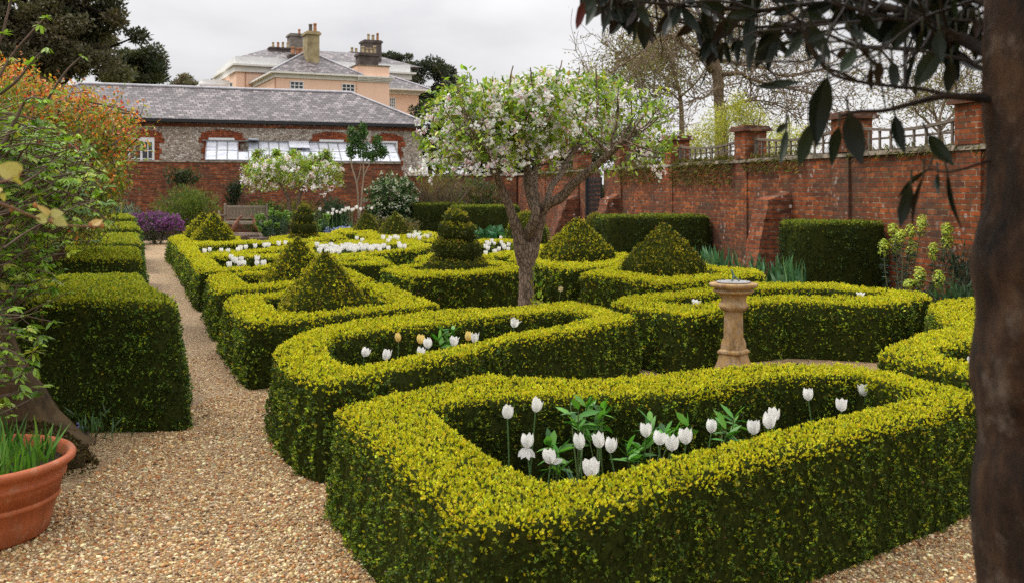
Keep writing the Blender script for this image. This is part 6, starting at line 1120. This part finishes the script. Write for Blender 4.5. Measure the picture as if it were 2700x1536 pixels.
shrub('wild_violet', 'tiny grassy plant with a violet flower at the foot of the nearest box block', P((243, 1185), 6.62), .10, .08, .14, 60, .10, [(1, (.06, .12, .04))], 'plant', wl=.14, up=1.2, stems=2, flower=(2, .010, [(1, (.20, .16, .50))], .3))
# ================= tulips =================
def petals(mb, c, R, Hh, col, open_=0.0, jit=.06):
    for k in range(6):
        inner = k % 2; a0 = k * math.pi / 3 + jit * rng.normal(); rr = R * (.82 if inner else 1.0); vs = np.linspace(0, 1, 7); rad = rr * np.interp(vs, [0, .15, .4, .65, .88, 1], [.18, .70, 1.0, 1.0, .90 + open_, .86 + 1.5 * open_]); hw = np.interp(vs, [0, .2, .5, .8, .93, 1], [.45, .62, .68, .60, .42, .10]); us = np.linspace(-1, 1, 5); v = []
        for s, r_, h_ in zip(vs, rad, hw):
            for u in us: a = a0 + u * h_; r2 = r_ * (1 + .04 * (1 - u * u)); v.append(c + A(r2 * math.cos(a), r2 * math.sin(a), Hh * s * (1 - .03 * u * u)))
        mb.add(v, [[i * 5 + j, i * 5 + j + 1, i * 5 + j + 6, i * 5 + j + 5] for i in range(6) for j in range(4)], 0, col, True)
def tulip_leaf(mb, b0, ang, L, w, col):
    q = A(*[b0 + A(math.cos(ang) * L * (.12 * s + .32 * s ** 2.2), math.sin(ang) * L * (.12 * s + .32 * s ** 2.2), L * s * (1 - .12 * s)) for s in np.linspace(0, 1, 8)]); sd = A(-math.sin(ang), math.cos(ang), 0); wd = w * np.array([.35, .75, 1, 1, .85, .6, .3, .03]); out_ = A(math.cos(ang), math.sin(ang), 0); n = 8
    mb.add(np.concatenate([q, q - sd * wd[:, None] + out_ * -.25 * wd[:, None], q + sd * wd[:, None] + out_ * -.25 * wd[:, None]]), [[i, i + 1, n + i + 1, n + i] for i in range(7)] + [[i, 2 * n + i, 2 * n + i + 1, i + 1] for i in range(7)], 0, col, True)
WHT, YEL = (.86, .845, .80), (.84, .66, .22)
def tulip(label, p, z, R=.027, Hh=.066, col=WHT, open_=0., group='tulips in the two nearest compartments', nl=2, lh=.24):
    Y = (EYE - z) * F / (p[1] - YH); e = A((p[0] - CX) * Y / F, Y, z - Hh * .5); b0 = A(e[0] + .03 * rng.normal(), e[1] + .03 * rng.normal(), 0); t = thing('tulip', label, 'tulip', b0, 0, group)
    mb = MB(); q, r = smooth([b0, b0 * .5 + e * .5 + A(.012 * rng.normal(), 0, 0), e], [.0045, .004, .0036], 5); tube(mb, q, r, 7, 0, (.10, .19, .06)); mb.build('stem', STEM, t)
    if nl:
        mb = MB(); a = rng.uniform(0, 6.28)
        for k in range(nl): tulip_leaf(mb, b0 + A(0, 0, .0), a + k * 2.4 + .3 * rng.normal(), lh * rng.uniform(.8, 1.25), .024 * rng.uniform(.7, 1.3), pick([(2, (.045, .12, .045)), (1, (.08, .18, .06))], 1)[0])
        mb.build('leaves', LEAF, t)
    mb = MB(); petals(mb, A(0, 0, 0), R * rng.uniform(.9, 1.1), Hh * rng.uniform(.9, 1.1), A(*col) * (1 + .02 * rng.normal()), max(-.2, open_ + .06 * rng.normal()), .10)
    ax, ay = .16 * rng.normal(), .16 * rng.normal(); Rm = A([math.cos(ay), 0, math.sin(ay)], [0, 1, 0], [-math.sin(ay), 0, math.cos(ay)]) @ A([1, 0, 0], [0, math.cos(ax), -math.sin(ax)], [0, math.sin(ax), math.cos(ax)])
    mb.v = [v @ Rm.T * (1 + .035 * rng.normal()) + e for v in mb.v]
    mb.build('flower', PETAL, t); t['tip'] = [float(x) for x in e]; return t
N1 = [((1268, 1027), .56, 'white tulip on a tall bare stem, farthest left in the nearest bed'), ((1338, 1010), .60, 'tallest white tulip at the back left of the nearest bed'), ((1317, 1100), .50, 'white tulip with fallen open petals hanging below its cup'), ((1376, 1137), .46, 'broad white tulip with one outspread petal right of the drooping one'),
      ((1450, 1103), .48, 'white tulip above a clump of broad leaves, left of a close pair'), ((1500, 1098), .49, 'left tulip of a close overlapping white pair in the nearest bed'), ((1525, 1111), .485, 'right tulip of a close overlapping white pair in the nearest bed'), ((1476, 1166), .44, 'low white tulip touching the front hedge of the nearest bed'),
      ((1614, 1073), .48, 'white tulip half covered by a pointed peony leaf'), ((1645, 1092), .46, 'small narrow white tulip hidden behind green stems'), ((1680, 1106), .46, 'wide white tulip just above the front hedge, under green peony leaves'), ((1714, 1090), .47, 'white tulip right of the peony leaves, above a spiky bud'), ((1777, 1063), .47, 'white tulip left of the small peony sprig near the front hedge'),
      ((1884, 1067), .45, 'white tulip lowest and leftmost of three grouped near the right'), ((1919, 1053), .455, 'middle white tulip of three grouped near the right'), ((1934, 1033), .48, 'uppermost white tulip of three grouped near the right'), ((2020, 984), .52, 'tall white tulip with a slim leaf toward the right of the nearest bed'), ((2103, 1011), .47, 'white tulip just above the right front hedge of the nearest bed'), ((2161, 974), .50, 'farthest right white tulip in the nearest bed')]
for k, (p, z, l) in enumerate(N1):
    tu_ = tulip(l, D(*p), z, .0305 if k not in (7, 10) else .036, .074, WHT, (.0, .12, .05, .02)[k % 4] if k not in (7, 10) else .12, nl=1 if k < 2 or k > 12 else 3 if 3 < k < 8 else 2, lh=.40 if 3 < k < 8 else .31)
    if k in (2, 3):
        mb = MB(); e = tu_['tip']; del tu_['tip']; e = A(*e); a = np.linspace(3.4, 5.6, 4) if k == 2 else np.array([5.8]); leaves(mb, np.repeat((e + A(0, 0, .004))[None], len(a), 0), np.stack([np.cos(a), np.sin(a) * .6, -.9 + 0 * a if k == 2 else .3 + 0 * a], 1), .062, .034, A(*WHT), 0, A(0, -1, .2), True); mb.build('fallen_petals', PETAL, tu_)
N2 = [((909, 877), .50, WHT, 0, 'white tulip at the far left of the rounded compartment'), ((962, 886), .46, WHT, .1, 'low white tulip second from left in the rounded compartment'), ((996, 841), .55, YEL, -.25, 'slim closed yellow tulip bud on a tall stem'), ((1052, 846), .52, YEL, -.05, 'yellow tulip in the middle of the rounded compartment'), ((1071, 857), .50, WHT, 0, 'white tulip directly right of and below the middle yellow one'), ((1051, 880), .44, WHT, .1, 'low white tulip below the middle yellow tulip'),
      ((1135, 852), .47, WHT, .4, 'ragged wide open white tulip beside the peony leaves'), ((1170, 839), .50, YEL, 0, 'yellow tulip at the right beside a white one'), ((1186, 844), .49, WHT, .3, 'open white tulip touching the hedge right of a yellow one'), ((1283, 806), .52, WHT, .45, 'solitary fully open white tulip at the right of the rounded compartment')]
for p, z, c_, op, l in N2: tulip(l, D(*p), z, .024 if op < -.2 else .034, .078, c_, max(op, -.2), nl=1)
tulip('single white flower in the curved compartment left of the sundial', D(1737, 757), .57, .035, .06, WHT, .45, nl=0); tulip('single white flower at the right end of the curved compartment', D(2150, 737), .57, .035, .055, WHT, .4, nl=0); tulip('white flower low beside the dark trunk at the right', D(2432, 903), .55, .033, .055, WHT, .3, nl=0)
# fallen petals of the open tulip and the outspread one
# small far tulips: one mesh each, shared
def far_proto(s, op):
    mb = MB(); petals(mb, A(0, 0, 0), .030 * s, .075 * s, WHT, op); m2 = MB(); tube(m2, [(0, 0, -.45), (0, 0, 0)], [.006, .005], 5, 0, (.10, .19, .06)); a, b_ = rng.uniform(0, 6.28), 0
    tulip_leaf(m2, A(0, 0, -.45), a, .3, .022, (.06, .15, .05)); mb.add(m2.v[0], m2.f[0], 1, m2.c[0]); 
    for v, f, c_ in zip(m2.v[1:], m2.f[1:], m2.c[1:]): mb.add(v, f - len(m2.v[0]), 1, c_) if False else None
    mb.add(m2.v[-1], m2.f[-1] - (m2.n - len(m2.v[-1])), 1, m2.c[-1]); return mb
PROT = []
for s, op in ((1.0, 0), (1.05, .12), (.95, .05), (1.1, .25)):
    o = far_proto(s, op).build('tulip', [PETAL, LEAF]); PROT.append(o)
used = set()
def far(crop_, pts, z, label, group, Y=None, s=1.25):
    for x, y in pts:
        p = crop_(x, y); Yd = Y or (EYE - z) * F / (p[1] - YH); e = P(p, Yd + (rng.uniform(-.3, .3) if Y else 0)); k = int(rng.integers(4)); src = PROT[k]
        o = src if k not in used else src.copy()
        if k in used: COL.objects.link(o)
        used.add(k); o.location = e - A(0, 0, .035 * s); o.rotation_euler = (rng.normal() * .12, rng.normal() * .12, rng.uniform(0, 6.28)); o.scale = (s, s, s); tag(o, label, 'tulip', group)
far(K1, [(595, 520), (650, 505), (780, 515), (860, 525), (1000, 490), (970, 508), (1055, 478), (1165, 465), (1265, 458), (1310, 455), (1430, 440), (1505, 432)], .60, 'white tulip scattered thinly in the wedge shaped compartment by the path', 'white tulips in the wedge shaped compartment')
far(K1, [(890, 590), (940, 630), (1010, 610), (1180, 610), (980, 658), (1040, 655), (875, 678), (1180, 660), (1270, 650), (925, 620), (1255, 662)], .58, 'white tulip in the short row in front of the mottled pyramids by the path', 'white tulips in the compartment before the pyramids')
far(K2, [(40, 480), (95, 455), (85, 500), (140, 510), (180, 530), (160, 480), (240, 480), (270, 460), (300, 450), (310, 490), (340, 500), (370, 470), (420, 450), (440, 470), (470, 500), (490, 470), (530, 495), (560, 500), (590, 470), (620, 475), (650, 480), (690, 465), (650, 505), (20, 470), (400, 490), (450, 500), (740, 410), (745, 490), (865, 440), (875, 470), (925, 475), (455, 400), (385, 375), (50, 525), (110, 530), (-10, 480), (120, 470), (210, 500), (285, 495), (-60, 450), (355, 515), (-30, 520), (220, 465), (330, 465), (575, 480)], .60, 'white tulip packed among many in the long rounded compartment', 'white tulips crowded in the long rounded compartment', s=1.35)
far(K2, [(685, 370), (760, 380), (820, 365), (840, 375), (980, 355), (1020, 355), (1050, 340), (1090, 375), (1185, 355)], .62, 'white tulip in the narrow compartment behind the crowded ones', 'white tulips in the narrow compartment', s=1.4)
far(K2, [(1855, 430), (1830, 470), (1860, 490), (1905, 410), (1935, 435), (2000, 370), (2010, 425), (2030, 455), (2050, 480), (2095, 450), (2090, 500), (1985, 500), (1950, 530), (1840, 545), (2170, 510), (1880, 440)], .58, 'white tulip in the clump between the large spiral and the apple trunk', 'white tulips between spiral and apple trunk', s=1.15)
far(crop(600, 300, 4.2667), [(1040, 1075), (1185, 1085), (1180, 1125), (1130, 1120), (1228, 1103), (1270, 1112), (1290, 1085), (1318, 1090), (1332, 1068), (1363, 1068), (1400, 1085), (1455, 1055), (1498, 1075), (1622, 1062), (1415, 1075)], 0, 'white tulip in the loose row in front of the dark shrubs by the back wall', 'white tulips by the back wall', 32.6, 1.45)
# peonies
def peony(label, pts, z, h=.0):
    c = D(*pts[0]); Y = (EYE - z) * F / (c[1] - YH); t = thing('peony_plant', label, 'plant', A((c[0] - CX) * Y / F, Y, 0), 0, 'leafy peony plants among the tulips'); ms, ml = MB(), MB(); b0 = A((c[0] - CX) * Y / F, Y, 0)
    for x, y in pts:
        e = P(D(x, y), Y + .08 * rng.normal()); q, r = smooth([b0 + A(.03 * rng.normal(), .03 * rng.normal(), 0), .55 * b0 + .45 * e + A(0, 0, .06), e], [.005, .0045, .003], 5); tube(ms, q, r, 6, 0, (.13, .19, .06), False); k = 9; tt = rng.uniform(.72, 1, k); o = A(*[np.array([np.interp(s, np.linspace(0, 1, len(q)), q[:, a]) for a in range(3)]) for s in tt]); a = rng.uniform(0, 6.28, k)
        leaves(ml, o, np.stack([np.cos(a), np.sin(a) * .7, .5 + .5 * rng.normal(size=k)], 1), rng.uniform(.065, .12, k), rng.uniform(.030, .046, k), pick([(3, (.08, .24, .03)), (2, (.14, .34, .05)), (1, (.04, .13, .025))], k), 0, A(0, 0, 1.0), True)
    ms.build('stems', STEM, t); ml.build('leaves', LEAF, t)
peony('tall leafy peony behind the drooping tulip, topped by pointed shoots', [(1445, 1020), (1425, 1005), (1465, 1015)], .55); peony('leafy peony with a white bud right of the tall pointed shoots', [(1495, 1030), (1490, 1075), (1470, 1085), (1510, 1010)], .50)
peony('small low peony leaves left of the low front tulip', [(1390, 1125), (1375, 1110), (1400, 1165)], .42); peony('peony leaves arching over the wide front tulip', [(1625, 1050), (1690, 1068), (1720, 1062), (1660, 1085)], .47); peony('low peony leaves below the half covered tulip', [(1585, 1130), (1565, 1120), (1605, 1110)], .36); peony('small peony sprig right of the single front tulip', [(1805, 1050), (1835, 1042), (1815, 1070)], .46); peony('leafy peony beside the ragged open tulip in the rounded compartment', [(1115, 830), (1135, 820), (1095, 845), (1120, 850)], .50)
# daffodil and grass blades by the apple trunk
def tuftg(label, c, n, h, name='grass_tuft', fl=None):
    t = thing(name, label, 'plant', (c[0], c[1], 0)); mb = MB()
    for _ in range(n):
        q, _d = wander(A(c[0] + .07 * rng.normal(), c[1] + .07 * rng.normal(), 0), A(.35 * rng.normal(), .3 * rng.normal(), 1), h * rng.uniform(.6, 1.1), 5, .1); wd = .005 * np.array([.8, 1, 1, .8, .5, .05]); sd = nrm(A(rng.normal(), rng.normal() * .4, 0)); mb.add(np.concatenate([q - sd * wd[:, None], q + sd * wd[:, None]]), [[i, i + 1, 7 + i, 6 + i] for i in range(5)], 0, pick([(3, (.08, .17, .09)), (2, (.13, .24, .13))], 1)[0], True)
    mb.build('blades', LEAF, t)
    if fl is not None: mb = MB(); q, r = smooth([A(c[0], c[1], 0), A(c[0] + .06, c[1], h * .8), fl], [.004, .004, .003], 4); tube(mb, q, r, 5, 0, (.14, .22, .07)); o = np.repeat(fl[None], 2, 0); flowers(mb, o, A([.4, -1, -.2], [.5, -.8, 0]), A(.035, .03), (.72, .62, .34), 6); mb.build('flower', PETAL, t)
gp = P(KT(660, 1330), 10.9); tuftg('daffodil with a faded pale flower right of the apple trunk', gp * A(1, 1, 0), 26, .34, 'daffodil', P(KT(738, 1170), 10.9)); tuftg('grassy tuft at the left foot of the apple trunk', P(KT(375, 1330), 11.1) * A(1, 1, 0), 16, .30); tuftg('grassy tuft directly right of the apple trunk base', P(KT(560, 1340), 10.8) * A(1, 1, 0), 12, .25)
shrub('watershoot', 'leafy green shoot growing beside the apple trunk', P(KT(540, 1300), 11.4), .07, .07, .95, 110, .06, APLEAF, 'shoot', per=4, stems=2, wl=.5)
# ================= ground =================
m, nt, b, out = newmat('gravel'); o_ = objco(nt)
PEB = [(p_, (c_[0] * .96, c_[1] * .88, c_[2] * .59)) for p_, c_ in [(0, (.11, .055, .028)), (.10, (.30, .185, .105)), (.28, (.47, .34, .22)), (.42, (.34, .145, .06)), (.5, (.58, .45, .32)), (.66, (.42, .27, .15)), (.78, (.66, .58, .47)), (.88, (.23, .17, .13)), (.96, (.72, .67, .60)), (1, (.40, .19, .08))]]
v1 = N(nt, 'TexVoronoi', {'Vector': o_, 'Scale': 88, 'Randomness': 1.0}); d1 = N(nt, 'TexVoronoi', {'Vector': o_, 'Scale': 88, 'Randomness': 1.0}, feature='DISTANCE_TO_EDGE')
c_ = ramp(nt, N(nt, 'SeparateColor', {0: v1.outputs['Color']}).outputs[0], PEB, 'CONSTANT'); c_ = mix(nt, ramp(nt, d1.outputs['Distance'], [(0, (1, 1, 1)), (.10, (0, 0, 0))]), c_, (.10, .06, .035)); c_ = mix(nt, ramp(nt, noise(nt, o_, 1.4, 5), [(.42, (0, 0, 0)), (.72, (.55, .55, .55))]), c_, (.20, .125, .065))
nt.links.new(c_, b.inputs['Base Color']); b.inputs['Roughness'].default_value = .75; bump(nt, b, d1.outputs['Distance'], 1.0, .012); GRAV = m
mb = MB(); mb.add([(-4000, -4000, -.004), (4000, -4000, -.004), (4000, 4000, -.004), (-4000, 4000, -.004)], [[0, 1, 2, 3]]); mb.build('ground', plain('earth', (.09, .085, .04), .95, .1, .3, .4, 0), kind='structure')
mb = MB(); mb.add([(-24, -6, 0), (12, -6, 0), (12, 1.5, 0), (4.5, 33, 0), (-.5, 40, 0), (-24, 35.5, 0)], [[0, 1, 2, 3, 4, 5]]); mb.build('gravel_path', GRAV, kind='structure')
def gx(Y): return 5.33 - .236 * (Y - 19)
mb = MB()
for Y in range(10, 40): mb.add([(gx(Y) - 1.25, Y, .004), (gx(Y) - .01, Y, .004), (gx(Y + 1) - .01, Y + 1, .004), (gx(Y + 1) - 1.25, Y + 1, .004)], [[0, 1, 2, 3]])
mb.add([(-19, 32.2, .005), (-4.0, 33.6, .005), (0, 38, .005), (-4.6, 41, .005), (-19, 36, .005)], [[0, 1, 2, 3, 4]]); mb.add([(-9, 6.0, .004), (-3.0, 6.5, .004), (-2.9, 7.3, .004), (-9, 7.6, .004)], [[0, 1, 2, 3]])
mb.build('border_soil', SOIL, kind='structure')
# real pebbles where the path is close
bm_v = []; phi = (1 + 5 ** .5) / 2
ico = nrm(A([-1, phi, 0], [1, phi, 0], [-1, -phi, 0], [1, -phi, 0], [0, -1, phi], [0, 1, phi], [0, -1, -phi], [0, 1, -phi], [phi, 0, -1], [phi, 0, 1], [-phi, 0, -1], [-phi, 0, 1]))
icof = [[0, 11, 5], [0, 5, 1], [0, 1, 7], [0, 7, 10], [0, 10, 11], [1, 5, 9], [5, 11, 4], [11, 10, 2], [10, 7, 6], [7, 1, 8], [3, 9, 4], [3, 4, 2], [3, 2, 6], [3, 6, 8], [3, 8, 9], [4, 9, 5], [2, 4, 11], [6, 2, 10], [8, 6, 7], [9, 8, 1]]
mb = MB(); o = []
for x0, x1, y0, y1, n in ((-2.7, -.1, 3.7, 5.6, 26000), (-2.5, -.55, 5.6, 8.2, 19000), (-3.2, -1.3, 8.2, 12.5, 9000), (1.0, 3.1, 3.6, 5.6, 15000)): o.append(np.c_[rng.uniform(x0, x1, n), rng.uniform(y0, y1, n), np.full(n, .001)])
o = np.concatenate(o); n = len(o); s = .0058 * np.exp(.38 * rng.normal(size=n)); s = np.clip(s, .003, .013); S = np.stack([s * rng.uniform(.8, 1.5, n), s, s * rng.uniform(.5, .8, n)], 1); a = rng.uniform(0, 6.28, n); X = np.stack([np.cos(a), np.sin(a), .25 * rng.normal(size=n)], 1); X, Yx, Z = nrm(X), None, None; Yx = nrm(np.cross(A(0, 0, 1.0) + .25 * rng.normal(size=X.shape), X)); Z = np.cross(X, Yx)
inst(mb, ico, icof, o, X, Yx, Z, S, pick([(1.1, c) for _, c in PEB], n, .12), 0, True); mb.build('gravel_stones', leafmat('pebble', 0, .7, .3), None, None, 'loose tan, rust and cream pebbles covering the near path', 'gravel', None, 'stuff')
mb = MB(); n = 700; hx = np.concatenate([b for b in BEDS if b[:, 1].min() < 11]); o = hx[rng.choice(len(hx), n)] + .28 * rng.normal(size=(n, 2)); o[:160] = np.c_[rng.uniform(-2.6, -.3, 160), rng.uniform(3.9, 9, 160)]; o = np.c_[o, np.full(n, .009)]
leaves(mb, o, nrm(rng.normal(size=(n, 3)) * A(1, 1, .12)), rng.uniform(.008, .022, n), rng.uniform(.005, .011, n), pick([(3, (.22, .12, .05)), (2, (.30, .27, .03)), (2, (.10, .07, .03)), (1, (.10, .14, .03))], n), 0, A(0, 0, 1.0)); mb.build('leaf_litter', LEAF, None, None, 'scattered hedge clippings and brown fallen leaves on the gravel', 'leaf litter', None, 'stuff')
mb = MB(); c = G((383, 1320)); tube(mb, [c + A(-.025, 0, .010), c + A(.03, -.004, .013)], [.004, .005], 6); mb.build('twig_scrap', plain('scrap', (.28, .10, .05), .8, .2, 20, .3, 0), None, c, 'small reddish scrap of wood lying on the gravel path', 'twig')
# ================= light, sky, camera =================
EL, AZ = math.radians(52), math.radians(-62)               # sun from the left, slightly behind the garden
W = bpy.data.worlds.new('World'); scene.world = W; W.use_nodes = True; nt = W.node_tree; nt.nodes.clear(); out = nt.nodes.new('ShaderNodeOutputWorld'); bg = nt.nodes.new('ShaderNodeBackground'); nt.links.new(bg.outputs[0], out.inputs[0])
sky = N(nt, 'TexSky', sky_type='NISHITA'); sky.sun_disc = False; sky.sun_elevation = EL; sky.sun_rotation = AZ; sky.altitude = 50; sky.dust_density = 2.0
g = N(nt, 'TexCoord').outputs['Generated']; mp = N(nt, 'Mapping', {'Vector': g, 'Scale': (1.0, 1.0, 2.6), 'Location': (.3, .1, 0)}).outputs[0]
n1 = N(nt, 'TexNoise', {'Vector': mp, 'Scale': 2.1, 'Detail': 7, 'Roughness': .52, 'Distortion': .25}).outputs[0]
cl = ramp(nt, n1, [(.32, (5.5, 5.45, 5.65)), (.5, (7.4, 7.27, 7.35)), (.68, (8.9, 8.7, 8.65))]); c_ = mix(nt, .9, sky.outputs[0], cl)
el = N(nt, 'Math', {0: N(nt, 'SeparateXYZ', {0: g}).outputs[2], 1: 0.0}, operation='MAXIMUM').outputs[0]   # overcast sky: the zenith is about three times as bright as the horizon
gr_ = N(nt, 'MapRange', {'Value': el, 'From Min': .16, 'From Max': 1.0, 'To Min': 1.0, 'To Max': 3.1}, clamp=True).outputs[0]
c_ = N(nt, 'VectorMath', {0: c_, 'Scale': gr_}, operation='SCALE').outputs[0]; nt.links.new(c_, bg.inputs[0]); bg.inputs[1].default_value = .1
sd = bpy.data.lights.new('sun', 'SUN'); sd.energy = 1.5; sd.angle = math.radians(14); sd.color = (1, .955, .88); so = bpy.data.objects.new('sun', sd); COL.objects.link(so)
from mathutils import Vector
dirv = Vector((math.sin(AZ) * math.cos(EL), math.cos(AZ) * math.cos(EL), math.sin(EL))); so.rotation_euler = dirv.to_track_quat('Z', 'Y').to_euler(); so.location = (-10, 10, 30)
cam = bpy.data.cameras.new('camera'); co = bpy.data.objects.new('camera', cam); COL.objects.link(co); co.location = (0, 0, EYE); co.rotation_euler = (math.pi / 2, 0, 0)
cam.sensor_width = 36; cam.lens = 36 * F / 2700; cam.shift_y = -(768 - YH) / 2700; cam.clip_end = 9000; cam.clip_start = .05
cam.dof.use_dof = True; cam.dof.focus_distance = 8.5; cam.dof.aperture_fstop = 6.3
scene.camera = co
vs = scene.view_settings; vs.view_transform = 'Standard'; vs.look = 'None'; vs.exposure = 0.28; vs.gamma = 1
cy = scene.cycles; cy.use_denoising = False; cy.max_bounces = 6; cy.diffuse_bounces = 3; cy.glossy_bounces = 2; cy.transmission_bounces = 4; cy.transparent_max_bounces = 4; cy.caustics_reflective = False; cy.caustics_refractive = False
for o in bpy.data.objects:
    for k_ in ('o', 'tip'):
        if k_ in o.keys(): del o[k_]
